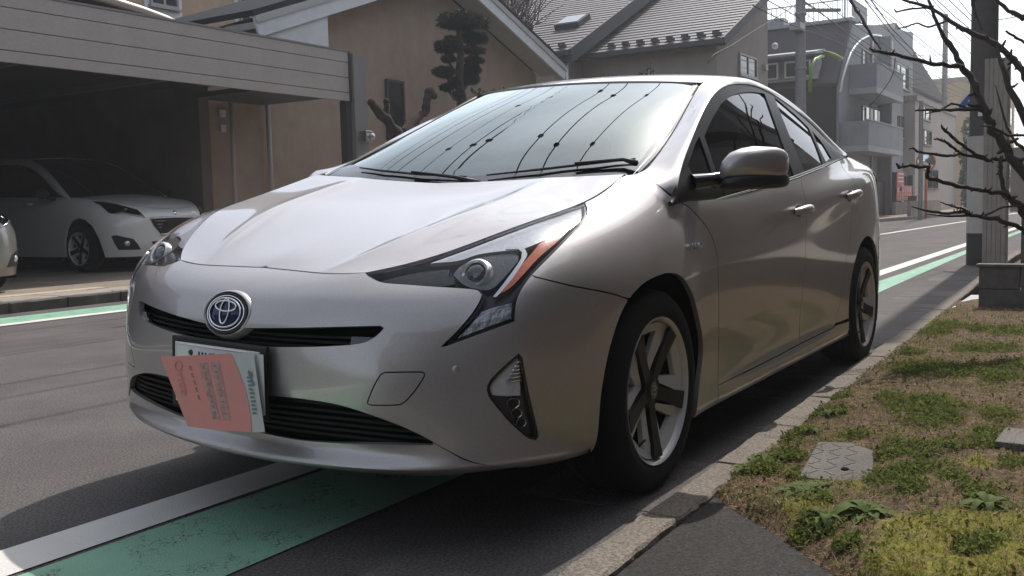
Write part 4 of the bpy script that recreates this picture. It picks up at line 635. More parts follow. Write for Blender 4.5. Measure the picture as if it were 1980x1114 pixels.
# index along the lamp outline where the bumper / wing seam meets it
ks = int(np.argmin(np.linalg.norm(hl-seam[0], axis=1))); ka = int(np.argmin(np.linalg.norm(arch-seam[-1], axis=1)))
arch_f, arch_b = arch[:ka+1], arch[ka:]
arch_f = arch_f[arch_f[:, 1] < VM-.35]; arch_f = cat([[(arch_f[0, 0], VM)], arch_f])
# --- bumper: nose centre, lamp edge, seam, arch, bottom edge
slot = cat([[(0, slot_u[0, 1])], slot_u, slot_l, [(0, slot_l[-1, 1])]])
zlow = gr_l[-1, 1]+.01; zup = gr_u[0, 1]
grl = cat([[(0, zup)], gr_u, gr_l, [(0, zlow)]])
lipseam = SHELL.inv([(.804, .595, .299), (.782, .635, .279), (.744, .686, .248), (.70, .728, .226)])
lipseam = cat([lipseam, [(6.95, VM)]])
gl_i = len(gr_u)        # grille corner where the lip seam starts
outer = cat([vrun(0, 0, 2.9), hl[:ks+1], seam[1:], arch_f[::-1][1:], vrun(VM, arch_f[0, 0], 6.95)[:-1], lipseam[::-1][:-1], gr_u[::-1], [(0, zup)], [(0, slot_l[-1, 1])], slot[1:-1][::-1], [(0, slot_u[0, 1])]])
BUMP = panel('front_bumper', SHELL, -1, outer, M['paint'], car, 'S', holes=[fog, tow], sp=.024, fold=.018, hfold=.018)
panel('bumper_lip', SHELL, -1, cat([[(0, zlow)], gr_l[::-1], lipseam[1:], vrun(VM, 6.95, 0)[1:]]), M['paint'], car, 'S', sp=.024, fold=.012, gap=.0012, off=-.004)
# --- bonnet
panel('bonnet', HOOD, -1, cat([vrun(0, 0, HOOD.m-1), [(HOOD.m-1, i*.25) for i in range(1, int((HOOD.n-1)*4)+1)], vrun(HOOD.n-1, HOOD.m-1, 0), urun(0, HOOD.n-1, 0)]), M['paint'], car, 'S', sp=.03, gap=.003, fold=.02)
# --- wings
arch_b = arch_b[arch_b[:, 1] < VM-.35]; arch_b = cat([arch_b, [(arch_b[-1, 0], VM)]])
df = dfront; v_s = df[-1]
wing = cat([hl[ks:][::-1][:1]*[1, 0], vrun(0, hl[-1, 0]+.1, 15.0), df, [(v_s[0]-.0, 8.4), (v_s[0]-.02, VM)], vrun(VM, v_s[0]-.05, arch_b[-1, 0]), arch_b[::-1][1:], seam[::-1][1:-1], hl[ks:-1]])
panel('front_wing', SHELL, -1, wing, M['paint'], car, 'LR', sp=.024, fold=.016)
# --- doors, sill, rear quarter
def U(x, z, y=.87): return SHELL.inv([(x, y, z)])[0]
ra = [U(-2.7+.372*math.cos(rad(a)), .312+.368*math.sin(rad(a))) for a in list(range(203, -5, -8))+[-5]]           # rear arch, front side last
ra = np.array(ra)
bs = np.array([(18.15, 0), U(-1.565, .93), U(-1.56, .80), U(-1.55, .60), U(-1.53, .40), U(-1.52, .262)])       # B-pillar gap
dlow_z = [U(x, z) for x, z in ((-.485, .25), (-.8, .252), (-1.2, .256), (-1.52, .262))]
panel('front_door', SHELL, -1, cat([vrun(0, 15.02, 18.15), bs[1:], np.array(dlow_z)[::-1][1:-1], df[::-1]]), M['paint'], car, 'LR', sp=.03)
rd = np.array([(20.9, 0), U(-2.44, 1.0), U(-2.42, .86), U(-2.36, .70), U(-2.27, .60), U(-2.22, .50), U(-2.17, .36), U(-2.12, .285), U(-2.05, .266)])
panel('rear_door', SHELL, -1, cat([vrun(0, 18.15, 20.9), rd[1:], [U(-1.8, .264)], bs[::-1][:-1]]), M['paint'], car, 'LR', sp=.03)
ra2 = ra.copy()
lowq = cat([[bs[-1]], [U(-1.8, .264)], rd[::-1]])
panel('side_sill', SHELL, -1, cat([np.array(dlow_z), [U(-1.8, .264)], [U(-2.05, .266)], [U(-2.10, .271)], [U(-2.335, .266)], [U(-2.352, .20)], [(21.15, VM)], vrun(VM, 20.9, v_s[0]-.02), [(v_s[0], 8.4)]]), M['paint'], car, 'LR', sp=.03)
quarter = cat([vrun(0, 20.9, 25.6), urun(25.6, 0, VM)[1:], vrun(VM, 25.6, ra[0, 0]+.05), ra, [U(-2.13, .279)], rd[::-1][1:-1]])
panel('rear_quarter', SHELL, -1, quarter, M['paint'], car, 'LR', sp=.035)
panel('tailgate', SHELL, -1, cat([vrun(0, 25.6, UM), urun(UM, 0, VM)[1:], vrun(VM, UM, 25.6), urun(25.6, VM, 0)[:-1]]), M['paint'], car, 'S', sp=.05)
# --- glasshouse
def full(S): return cat([vrun(0, 0, S.m-1), urun(S.m-1, 0, S.n-1)[1:], vrun(S.n-1, S.m-1, 0)[1:], urun(0, S.n-1, 0)[1:-1]])
panel('windscreen', WIND, 1, full(WIND), M['windscreen'], car, 'S', sp=.04, gap=.002, fold=.005, off=-.002)
panel('roof_pillar', CANT, -1, full(CANT), M['paint'], car, 'LR', sp=.03, gap=.0012, fold=.01)
panel('roof', ROOF, 1, full(ROOF), M['paint'], car, 'S', sp=.05, gap=.0012, fold=.01)
wins = [uvs(n, SIDE) for n in ('win_tip', 'win_front', 'win_rear', 'win_quarter')]
panel('window_trim', SIDE, 1, full(SIDE), M['trim_black'], car, 'LR', holes=wins, sp=.04, gap=.001, fold=.012, hfold=.008, off=.001)
for w in wins:
    panel('side_window', SIDE, 1, w, M['sideglass'], car, 'LR', sp=.05, gap=0, fold=0, off=-.004)
# belt moulding: thin satin strip over the door tops
def strip(S, sgn, v0, v1, u0, u1, off, name, mt, side='LR', nu=60):
    V, N = [], []
    for k in range(nu+1):
        u = u0+(u1-u0)*k/nu
        for v, o in ((v0, off-.006), (v0, off), ((v0+v1)/2, off+.003), (v1, off), (v1, off-.006)):
            p, n = S.nrm([u], [v]); V.append(p[0]+n[0]*sgn*o); N.append(n[0]*sgn)
    F = [(k*5+i, k*5+i+1, k*5+6+i, k*5+5+i) for k in range(nu) for i in range(4)]
    if sgn < 0 or True:
        pass
    for s in ((1, -1) if side == 'LR' else (1,)):
        VV = [(p[0], p[1]*s, p[2]) for p in V]; me = mesh(name, VV, F if s > 0 else [f[::-1] for f in F], mt); link(name, me, car)
strip(SIDE, 1, .02, .10, .12, SIDE.m-1.15, .004, 'belt_moulding', M['black'])
strip(SIDE, 1, -.0, .035, 1.0, SIDE.m-1.1, .006, 'belt_trim', M['satin'])
# --- dark inner skin so gaps and openings look into darkness
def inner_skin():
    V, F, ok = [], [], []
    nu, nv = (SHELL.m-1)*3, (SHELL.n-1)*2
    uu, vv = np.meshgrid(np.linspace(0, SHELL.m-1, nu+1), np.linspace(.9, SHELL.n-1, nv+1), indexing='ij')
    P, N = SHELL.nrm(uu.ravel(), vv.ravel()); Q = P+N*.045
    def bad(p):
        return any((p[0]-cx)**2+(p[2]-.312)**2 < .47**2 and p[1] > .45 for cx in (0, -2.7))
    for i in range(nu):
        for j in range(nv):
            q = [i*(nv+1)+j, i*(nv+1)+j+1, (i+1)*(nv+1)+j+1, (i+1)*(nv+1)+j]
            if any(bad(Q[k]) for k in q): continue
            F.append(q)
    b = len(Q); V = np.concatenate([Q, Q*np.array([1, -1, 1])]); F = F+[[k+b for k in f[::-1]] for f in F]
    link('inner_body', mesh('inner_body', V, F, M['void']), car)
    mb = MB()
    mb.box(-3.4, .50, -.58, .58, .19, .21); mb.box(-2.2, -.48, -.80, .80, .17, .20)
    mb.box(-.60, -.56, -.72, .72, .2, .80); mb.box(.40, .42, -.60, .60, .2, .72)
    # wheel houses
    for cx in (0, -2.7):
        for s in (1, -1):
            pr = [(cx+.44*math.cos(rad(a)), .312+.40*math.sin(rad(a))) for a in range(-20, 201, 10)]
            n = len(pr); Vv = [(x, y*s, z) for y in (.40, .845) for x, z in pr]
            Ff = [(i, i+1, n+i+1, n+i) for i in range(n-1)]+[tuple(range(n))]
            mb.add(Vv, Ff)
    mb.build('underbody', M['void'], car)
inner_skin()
# --- wheels
def build_wheel():
    """a left-hand wheel about its centre, axle along y, outer face +y"""
    R = .3125; w = .108
    T = Matrix.Rotation(rad(-90), 4, 'X')       # lathe z -> +y
    ty = MB()
    prof = [(.224, -w*.9), (.236, -w), (.262, -w-.004), (.295, -w*.94), (.3075, -w*.80), (R, -w*.55), (R+.001, 0), (R, w*.55), (.3075, w*.80), (.295, w*.94), (.262, w+.004), (.236, w), (.2265, w*.93), (.222, w*.80)]
    ty.lathe(prof, 72, T)
    gr = MB()
    for y in (-.045, -.015, .015, .045): gr.lathe([(R+.0015, y-.004), (R-.003, y), (R+.0015, y+.004)], 48, T)
    rim = MB()
    bar = MB(); bar.lathe([(.222, -w*.8), (.205, -w*.7), (.195, 0), (.200, w*.45), (.209, w*.72)], 48, T)
    rim.lathe([(.210, w*.74), (.214, w*.80), (.222, w*.90), (.2275, w*.94), (.2265, w*.99), (.219, w*.93), (.2105, w*.745)], 72, T)
    # silver sectors with one slot each, dished towards the hub
    def zf(r): return w*(.62+.22*min(1, r/.205)**1.5)
    sil = MB()
    dark = MB()
    for k in range(5):
        a0 = -90+72*k
        def pt(r, a, dz=0.0): return (r*math.cos(rad(a)), zf(r)+dz, r*math.sin(rad(a)))
        n = 10
        # silver frame round a deep tapering opening between two spokes
        nn = 9
        tt = [i/nn for i in range(nn+1)]
        O = [(.2095, a0+3+66*t) for t in tt]+[(.2095-.155*t, a0+69-20*t) for t in (.33, .66)]+[(.055, a0+36)]+[(.2095-.155*t, a0+3+20*t) for t in (.66, .33)]
        I = [(.184-.004*math.sin(math.pi*t), a0+18+31*t) for t in tt]+[(.184-.085*t, a0+49-9*t) for t in (.33, .72)]+[(.092, a0+34)]+[(.184-.085*t, a0+18+9*t) for t in (.72, .33)]
        m = len(O); cx = .135*math.cos(rad(a0+36)); cz = .135*math.sin(rad(a0+36))
        pO = [pt(r, a, -.001) for r, a in O]; pI = [pt(r, a, -.010) for r, a in I]
        pD = [(cx+(x-cx)*.94, y-.016, cz+(z-cz)*.94) for x, y, z in pI]
        sil.add(pO+pI+pD, [(i, (i+1) % m, m+(i+1) % m, m+i) for i in range(m)]+[(m+i, m+(i+1) % m, 2*m+(i+1) % m, 2*m+i) for i in range(m)])
        # dark spoke, wider at hub and rim
        A = []; B = []
        for i in range(9):
            r = .035+(.208-.035)*i/8; hw = .020+.009*(i/8)**2
            c, s_ = math.cos(rad(a0)), math.sin(rad(a0))
            A.append((r*c-hw*s_, zf(r)+.010, r*s_+hw*c)); B.append((r*c+hw*s_, zf(r)+.010, r*s_-hw*c))
        m = 9; V = A+B; V += [(x, y-.035, z) for x, y, z in V]
        F = [(i+1, i, m+i, m+i+1) for i in range(m-1)]+[(i, i+1, 2*m+i+1, 2*m+i) for i in range(m-1)]+[(m+i+1, m+i, 3*m+i, 3*m+i+1) for i in range(m-1)]+[(m-1, 2*m-1, 4*m-1, 3*m-1)]
        dark.add(V, F)
    dark.lathe([(.0, w*.78), (.028, w*.78), (.050, w*.70), (.066, w*.60), (.068, w*.2)], 30, T)
    for k in range(5):
        a = -54+72*k; dark.lathe([(.006, w*.74), (.0095, w*.73), (.0095, w*.5)], 10, Matrix.Translation((.048*math.cos(rad(a)), 0, .048*math.sin(rad(a)))) @ T)
    back = MB(); back.lathe([(.0, -.03), (.14, -.03), (.14, -.012), (.0, -.012)], 36, T)          # brake disc
    cap = MB(); cap.lathe([(.027, w*.78), (.027, w*.80), (.0, w*.81)], 24, T)
    em = MB()
    for rx, rz, cz in ((.019, .013, 0), (.006, .012, 0), (.014, .005, .006)):
        ring = [(rx*math.cos(t), w*.815, cz+rz*math.sin(t)) for t in np.linspace(0, 2*math.pi, 19)]
        em.tube(ring, .0012, 5, False)
    va = MB(); va.tube([(.19*math.cos(rad(-52)), w*.80, .19*math.sin(rad(-52))), (.165*math.cos(rad(-52)), w*.95, .165*math.sin(rad(-52)))], .004, 8)
    return [('tyre', ty, 'rubber', .6), ('tyre_tread', gr, 'void', None), ('rim', rim, 'alloy', .6), ('rim_barrel', bar, 'void', .6), ('wheel_blade', sil, 'alloy', .5), ('wheel_spoke', dark, 'dark_alloy', .5), ('brake_disc', back, 'void', .5), ('hub_cap', cap, 'gloss', .5), ('hub_emblem', em, 'satin', 1.2), ('tyre_valve', va, 'black', None)]
def wheel_at(x, y, side, data):
    o = bpy.data.objects.new('wheel', None); COL.objects.link(o); o.parent = car; o.location = (x, y, .3125)
    if side < 0: o.rotation_euler = (0, 0, math.pi)
    for n, me in data: link(n, me, o)
_wp = build_wheel(); _wd = []
for n, mb, mt, au in _wp:
    o = mb.build(n, M[mt], None, auto=au, smooth=True); _wd.append((n, o.data)); bpy.data.objects.remove(o)
for x, y, s in ((0, .755, 1), (-2.7, .768, 1), (0, -.755, -1), (-2.7, -.768, -1)): wheel_at(x, y, s, _wd)
# ------------------------------------------------------------------ lamps, grilles, badges and other parts of the parked car
def patch(name, S, sgn, loop, mt, parent, off, sp=.02, fold=0.0, side='LR', holes=()):
    D = panel_data(S, sgn, loop, holes, sp=sp, gap=0, fold=fold, off=off); out = []
    for q in ((1, -1) if side == 'LR' else (1,)):
        d = D if q > 0 else mirror_data(*D)
        par = parent[0 if q > 0 else 1] if isinstance(parent, (list, tuple)) else parent
        out.append(link(name, mesh(name, d[0], d[1], mt, d[2]), par))
    return out
def on(S, sgn, uv, off=0.0):
    p, n = S.nrm([uv[0]], [uv[1]]); n = n[0]*sgn; return Vector(p[0]+n*off), Vector(n)
def frame(p, n, up=(0, 0, 1)):
    """matrix with z along n, y as near up as possible"""
    n = Vector(n).normalized(); x = Vector(up).cross(n).normalized(); y = n.cross(x)
    return Matrix(((x.x, y.x, n.x, p[0]), (x.y, y.y, n.y, p[1]), (x.z, y.z, n.z, p[2]), (0, 0, 0, 1)))
FLIP = Matrix.Diagonal((1, -1, 1, 1))
def both(name, mb, mt, parents, auto=.7, **k):
    """a part and its mirror image on the other side of the car"""
    o = mb.build(name, mt, parents[0] if isinstance(parents, (list, tuple)) else parents, smooth=True, auto=auto, **k)
    m2 = o.data.copy(); m2.transform(FLIP); m2.flip_normals()
    return o, link(name, m2, parents[1] if isinstance(parents, (list, tuple)) else parents)
def part_empty(name, loc):
    o = bpy.data.objects.new(name, None); COL.objects.link(o); o.parent = car; return o

# headlights
hl_loop = cat([vrun(0, 2.98, hl[-1, 0])[:-1], hl[::-1][:-1]])
HL = [part_empty('headlight', None), part_empty('headlight', None)]
patch('lamp_housing', SHELL, -1, hl_loop, M['lampdark'], HL, -.032, sp=.03, fold=.0)
patch('lamp_rim', SHELL, -1, hl_loop, M['black'], HL, -.0065, sp=.03, fold=.022, holes=[(lambda L: L+(L.mean(0)-L)*0)(_shrink(SHELL, _dens(SHELL, hl_loop if _area(hl_loop) > 0 else hl_loop[::-1], .02), .006, False))])
patch('lamp_reflector', SHELL, -1, uvs('hl_chrome'), M['reflector'], HL, -.010, sp=.015, fold=.012)
patch('turn_signal', SHELL, -1, uvs('hl_orange'), M['amber'], HL, -.008, sp=.015, fold=.012)
patch('projector_pod', SHELL, -1, uvs('hl_pod'), mat('ribbed_grey', (.12, .125, .13), .3, metal=.6, bump=(140, .5, .003)), HL, -.016, sp=.015, fold=.012)
patch('lamp_trim', SHELL, -1, uvs('hl_trim'), M['satin'], HL, -.0075, sp=.015, fold=.014)
patch('running_light', SHELL, -1, uvs('hl_drl'), mat('clear_reflector', (.42, .43, .45), .22, metal=.5, bump=(45, .9, .01)), HL, -.013, sp=.012, fold=.012)
patch('lamp_wing', SHELL, -1, uvs('hl_wing'), mat('ribbed_dark', (.035, .038, .042), .3, metal=.5, bump=(110, .5, .003)), HL, -.015, sp=.012, fold=.012)
def projector():
    p, n = on(SHELL, -1, SHELL.inv(FEAT['hl_lens'])[0], -.016)
    T = frame(p, (n+Vector((.9, -.1, 0))).normalized()) @ Matrix.Scale(1.25, 4)
    b = MB(); b.lathe([(.0, .014), (.010, .0133), (.018, .010), (.0225, .005), (.024, -.002)], 28, T); both('projector_lens', b, mat('projector_glass', (.02, .025, .03), .04, coat=1, spec=.8), HL)
    b = MB(); b.lathe([(.0235, .003), (.0245, .008), (.029, .011), (.033, .008), (.036, -.004)], 28, T); both('projector_ring', b, M['reflector'], HL)
projector()
for e, s in zip(HL, (1, -1)):
    d = panel_data(SHELL, -1, hl_loop, sp=.025, gap=.0025, fold=.006, off=-.0005)
    if s < 0: d = mirror_data(*d)
    link('lamp_lens', mesh('lamp_lens', d[0], d[1], M['lens'], d[2]), e)

# fog lamps
FG = [part_empty('fog_lamp', None), part_empty('fog_lamp', None)]
fogc = fog
patch('fog_housing', SHELL, -1, fogc, mat('fog_dark', (.10, .10, .11), .25, metal=.8, bump=(30, .3, .004)), FG, -.018, sp=.012)
patch('fog_reflector', SHELL, -1, uvs('fog_top'), mat('faceted_reflector', (.95, .95, .95), .25, metal=.0, bump=(38, .6, .008)), FG, -.008, sp=.008, fold=.01)
def leds():
    for i, (r, sc) in enumerate(zip((.0175, .0150, .0135), (.75, .8, .9))):
        p, n = on(SHELL, -1, SHELL.inv([FEAT['fog_led'][i]])[0], -.010)
        T = frame(p, n) @ Matrix.Diagonal((1, sc, 1, 1))
        b = MB(); b.lathe([(.0, -.004), (r*.88, -.002), (r*.9, .003), (r*1.02, .004), (r*1.1, -.006)], 24, T); b.M = [0]*24+[1]*72
        both('fog_light_cell', b, [M['lampdark'], M['chrome']], FG)
    for t in range(6):
        f = t/6; a = FEAT['fog_top'][0]
        p0, n0 = on(SHELL, -1, SHELL.inv([(.650-.0*f, .764, .500-.055*f)])[0], -.006); p1, n1 = on(SHELL, -1, SHELL.inv([(.655+.030*f, .758-.022*f, .498-.058*f)])[0], -.006)
        b = MB(); b.tube([p0, (p0+p1)/2+n0*.002, p1], .0028, 6); both('fog_rib', b, M['chrome'], FG)
leds()
for e, s in zip(FG, (1, -1)):
    d = panel_data(SHELL, -1, fogc, sp=.02, gap=.004, fold=.004, off=-.003)
    if s < 0: d = mirror_data(*d)
    link('fog_lens', mesh('fog_lens', d[0], d[1], M['lens'], d[2]), e)
ring = _shrink(SHELL, _dens(SHELL, fogc if _area(fogc) > 0 else fogc[::-1], .01), .0055, False)
patch('fog_rim', SHELL, -1, fogc, M['gloss'], FG, -.0015, sp=.012, fold=.016, holes=[ring])

M['slat'] = mat('grille_black', (.006, .006, .007), .55, spec=.25)
# grilles: dark backing plus slats that follow the nose
def slat(mb, v, off, th, u0, u1, h=.004, nu=26, s=1):
    V = []
    for k in range(nu+1):
        u = u0+(u1-u0)*k/nu; p, n = on(SHELL, -1, (u, v), off)
        q = p-n*th
        for a, dz in ((p, h), (p, -h), (q, -h), (q, h)): V.append((a.x, a.y*s, a.z+dz))
    F = [(k*4+i, k*4+(i+1) % 4, k*4+4+(i+1) % 4, k*4+4+i) for k in range(nu) for i in range(4)]
    mb.add(V, F if s > 0 else [f[::-1] for f in F])
def grille(name, v0, v1, n, uend, h):
    e = part_empty(name, None)
    for i in range(n):
        v = v0+(v1-v0)*(i+.5)/n; mb = MB()
        for s in (1, -1): slat(mb, v, -.022, .03, 0, uend, h, s=s)
        mb.build('grille_slat', M['slat'], e)
    return e
GL = grille('lower_grille', zup, zlow, 6, 5.6, .0035)
GS = grille('slot_grille', slot_u[0, 1]-.05, slot_l[-1, 1]+.05, 3, 4.2, .003)
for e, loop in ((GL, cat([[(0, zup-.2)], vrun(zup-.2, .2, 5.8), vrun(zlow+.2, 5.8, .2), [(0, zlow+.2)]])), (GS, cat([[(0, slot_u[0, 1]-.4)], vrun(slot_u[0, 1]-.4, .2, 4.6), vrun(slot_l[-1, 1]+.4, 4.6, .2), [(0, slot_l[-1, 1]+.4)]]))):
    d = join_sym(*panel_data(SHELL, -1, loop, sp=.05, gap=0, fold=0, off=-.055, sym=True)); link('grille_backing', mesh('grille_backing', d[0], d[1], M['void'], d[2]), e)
def slot_lamps():
    for s in (1,):
        loop = [(3.15, slot_u[0, 1]+.02), (3.95, slot_u[0, 1]+.05), (3.8, slot_l[-1, 1]-.15), (3.15, slot_l[-1, 1]-.08)]
        patch('sensor_cover', SHELL, -1, np.array(loop), M['gloss'], car, -.012, sp=.02, fold=.01)
slot_lamps()

# towing-eye cover and parking sensors, set into the bumper
d = panel_data(SHELL, -1, tow, sp=.02, gap=.0012, fold=.01)
link('tow_cover', mesh('tow_cover', d[0], d[1], M['paint'], d[2]), car)
d = mirror_data(*panel_data(SHELL, -1, tow, sp=.02, gap=.0, fold=.0)); link('bumper_patch', mesh('bumper_patch', d[0], d[1], M['paint'], d[2]), car)
p, n = on(SHELL, -1, SHELL.inv(FEAT['sensor'])[0], .0)
b = MB(); b.lathe([(.0, .0016), (.0075, .0016), (.0085, .0008), (.0085, -.004)], 20, frame(p, n)); both('parking_sensor', b, M['paint'], car)

# emblem on the nose
def emblem():
    p, n = on(SHELL, -1, SHELL.inv([(.925, 0, .613)])[0], .0); n.y = 0; n = (n+Vector((.35, 0, 0))).normalized(); p.y = 0
    e = part_empty('nose_emblem', None); T0 = frame(p-n*.006, n)
    def ell(rx, ry, prof, m, name, seg=40):
        b = MB(); b.lathe(prof, seg, T0 @ Matrix.Diagonal((rx, ry, 1, 1)))
        return b.build(name, m, e, smooth=True, auto=.8)
    ell(.090, .0635, [(1.10, -.022), (1.05, -.006), (1.0, .003), (.95, .005), (.92, .002), (.90, -.004)], M['paint'], 'emblem_bezel')
    ell(.0815, .0575, [(1.0, .002), (.97, .006), (.9, .006), (.86, .001)], M['black'], 'emblem_surround')
    ell(.0735, .0505, [(1.0, .002), (.97, .008), (.94, .008), (.92, .005)], M['chrome'], 'emblem_ring')
    ell(.0700, .0480, [(.0, .010), (.5, .0092), (.85, .007), (1.0, .003)], M['blue'], 'emblem_disc')
    T = T0
    def oval(cx, cy, rx, ry, r):
        b = MB(); b.tube([T @ Vector((cx+rx*math.cos(t), cy+ry*math.sin(t), .0115-.002*(abs(cx+rx*math.cos(t))/.06)**2)) for t in np.linspace(0, 2*math.pi, 41)], r, 6, False)
        b.build('emblem_oval', M['chrome'], e, smooth=True)
    oval(0, .0, .060, .0405, .0030); oval(0, .018, .040, .0145, .0030); oval(0, .004, .0165, .0345, .0030)
emblem()
# number plate
def plate():
    e = part_empty('number_plate', None); R = Matrix.Translation((.962, 0, .4415)) @ Matrix.Rotation(rad(-3), 4, 'Y')
    fr = MB(); fr.box(-.014, .0, -.186, .186, -.098, .098, R); fr.build('plate_frame', M['black'], e, bevel=.006)
    pl = MB(); pl.box(.0005, .0045, -.165, .165, -.0825, .0825, R); pl.build('plate_panel', M['plate'], e, bevel=.0015)
    rm = MB()
    for a, bb in (((-.160, -.0775), (.160, -.0775)), ((-.160, .0775), (.160, .0775)), ((-.160, -.0775), (-.160, .0775)), ((.160, -.0775), (.160, .0775))):
        rm.tube([R @ Vector((.0048, a[0], a[1])), R @ Vector((.0048, bb[0], bb[1]))], .0022, 6)
    rm.build('plate_rim', M['plate'], e, smooth=True)
    tx = MB()
    def bar(y0, z0, y1, z1, w=.0055): tx.beam(R @ Vector((.0052, y0, z0)), R @ Vector((.0052, y1, z1)), w, .0012, up=R.to_3x3() @ Vector((1, 0, 0)))
    # place name: three strokes, then a squarer character; smaller class digits
    for i, y in enumerate((-.066, -.053, -.040)): bar(y-(.003 if i == 0 else 0), .028 if i != 1 else .034, y, .063)
    bar(-.026, .060, .010, .060); bar(-.022, .058, -.022, .030); bar(.004, .058, .004, .030); bar(-.024, .045, .006, .045); bar(-.008, .064, -.008, .028); bar(-.024, .030, .008, .030)
    tx.build('plate_characters', M['ink'], e)
    for y in (-.100, .100):
        sc = MB(); sc.lathe([(.0, .008), (.007, .0075), (.0085, .005), (.0085, .004)], 14, R @ Matrix.Translation((0, y, .058)) @ Matrix.Rotation(rad(90), 4, 'Y')); sc.build('plate_bolt', M['ink'], e, smooth=True)
plate()

# wipers and cowl
def wiper(path, arm):
    e = part_empty('wiper', None)
    pts = [on(WIND, 1, q if q[0] >= 0 else (-q[0], q[1]), .012)[0] for q in path]
    pts = [Vector((p.x, p.y if q[0] >= 0 else -p.y, p.z)) for p, q in zip(pts, path)]
    b = MB(); b.tube(pts, [.003]+[.005]*(len(pts)-2)+[.003], 6); b.build('wiper_blade', M['black'], e, smooth=True)
    pa = [on(WIND, 1, (abs(q[0]), q[1]), .020)[0] for q in arm]; pa = [Vector((p.x, p.y if q[0] >= 0 else -p.y, p.z)) for p, q in zip(pa, arm)]
    b = MB(); b.tube(pa, [.011, .007, .005][:len(pa)], 6); b.build('wiper_arm', M['black'], e, smooth=True)
wiper([(-2.6, .34), (-1.8, .33), (-.8, .30), (.3, .26)], [(.75, .02), (.1, .20), (-1.0, .31)])
wiper([(.7, .28), (1.6, .36), (2.5, .43), (3.5, .52)], [(3.75, .25), (3.2, .42), (2.2, .40)])
loop = cat([vrun(.0, 0, 4.0), urun(4.0, 0, .34), vrun(.34, 4.0, 0), [(0, .2)]])
d = join_sym(*panel_data(WIND, 1, cat([[(0, 0)], vrun(0, .3, 4.0), [(4.0, .42), (3.4, .50), (2.5, .40), (1.2, .36), (0, .34)]]), sp=.05, gap=0, fold=.0, off=.001, sym=True)); link('cowl_trim', mesh('cowl_trim', d[0], d[1], M['gloss'], d[2]), car)
# black border of the windscreen
d = panel_data(WIND, 1, cat([urun(3.62, .2, 4.0), urun(4.0, 4.0, .2)]), sp=.03, gap=0, fold=0, off=.0008)
for q in (1, -1):
    dd = d if q > 0 else mirror_data(*d); link('screen_border', mesh('screen_border', dd[0], dd[1], M['gloss'], dd[2]), car)

# door mirrors
def mirrors():
    MR = [part_empty('door_mirror', None), part_empty('door_mirror', None)]
    secs = []   # y, front x, rear x, z centre, half height
    prof = [(.891, -.455, -.545, .980, .018), (.898, -.425, -.560, .989, .030), (.910, -.408, -.575, .999, .043), (.930, -.402, -.588, 1.009, .053), (.958, -.408, -.598, 1.014, .058), (.990, -.425, -.608, 1.017, .060), (1.020, -.455, -.618, 1.017, .057), (1.045, -.495, -.626, 1.016, .055), (1.060, -.530, -.632, 1.014, .049), (1.068, -.570, -.634, 1.012, .038), (1.071, -.600, -.634, 1.010, .022)]
    n = 22; V = []
    for y, xf, xr, zc, hh in prof:
        for k in range(n):
            t = 2*math.pi*k/n; c, s = math.cos(t), math.sin(t)
            ex = .7; cx = math.copysign(abs(c)**ex, c); sz = math.copysign(abs(s)**.55, s)
            x = (xf+xr)/2+(xf-xr)/2*cx; hh *= (.93 if k == 0 else 1); z = zc+hh*sz*(1 if c < .0 else 1-.12*c*c)+(-.006*c)
            V.append((x, y, z))
    F = [(i*n+k, (i+1)*n+k, (i+1)*n+(k+1) % n, i*n+(k+1) % n) for i in range(len(prof)-1) for k in range(n)]
    F += [tuple(range(n)), tuple((len(prof)-1)*n+k for k in range(n-1, -1, -1))]
    b = MB(); b.add(V, F); both('mirror_housing', b, M['paint'], MR, auto=1.1)
    b = MB(); b.add([(x, y, z-.017 if z < 1.0 else z) for x, y, z in [(v[0]*1.0-.004, v[1], 1.0+(v[2]-1.0)*.55-.034) for v in V]], F); both('mirror_base', b, M['black'], MR, auto=1.1)
    b = MB(); b.tube([(-.36, .825, .955), (-.42, .865, .962), (-.475, .91, .968)], [.028, .024, .026], 10); both('mirror_foot', b, M['gloss'], MR)
    b = MB(); b.tube([(-.445, .925, .972), (-.47, .99, .972), (-.53, 1.035, .974)], .006, 6); both('mirror_signal', b, M['satin'], MR)
    b = MB(); b.prism([(.91, .965), (1.045, .985), (1.045, 1.045), (.93, 1.06), (.91, 1.05)], 0, .004, Matrix(((0, 0, -1, -.624), (1, 0, 0, 0), (0, 1, 0, 0), (0, 0, 0, 1)))); both('mirror_glass', b, M['chrome'], MR)
mirrors()
def fold_far_mirror():      # the far mirror is folded back against its door
    q = Matrix.Translation((-.47, -.88, 0)) @ Matrix.Rotation(rad(-66), 4, 'Z') @ Matrix.Translation((.47, .88, 0))
    for o in car.children:
        if o.name.startswith('door_mirror') and any(v.co.y < -.9 for c in o.children for v in c.data.vertices):
            for c in o.children:
                if not c.name.startswith('mirror_foot'): c.data.transform(q)
fold_far_mirror()
# screen mouldings: dark flank between the pillar and the sunk glass
def screen_moulding():
    V = []; n = 40
    for i in range(n+1):
        t = .75+(6.0-.75)*i/n; p = CANT.ev([t], [0.])[0][0]; q = WIND.ev([3.80], [4.0*i/n])[0][0]
        V += [tuple(p+np.array([0, -.001, .001])), tuple(p*.5+q*.5+np.array([-.002, .004, -.006])), tuple(q+np.array([0, 0, .002]))]
    F = [(i*3+j, i*3+3+j, i*3+4+j, i*3+1+j) for i in range(n) for j in (0, 1)]
    for s in (1, -1):
        link('screen_moulding', mesh('screen_moulding', [(x, y*s, z) for x, y, z in V], F if s > 0 else [f[::-1] for f in F], M['black']), car)
screen_moulding()
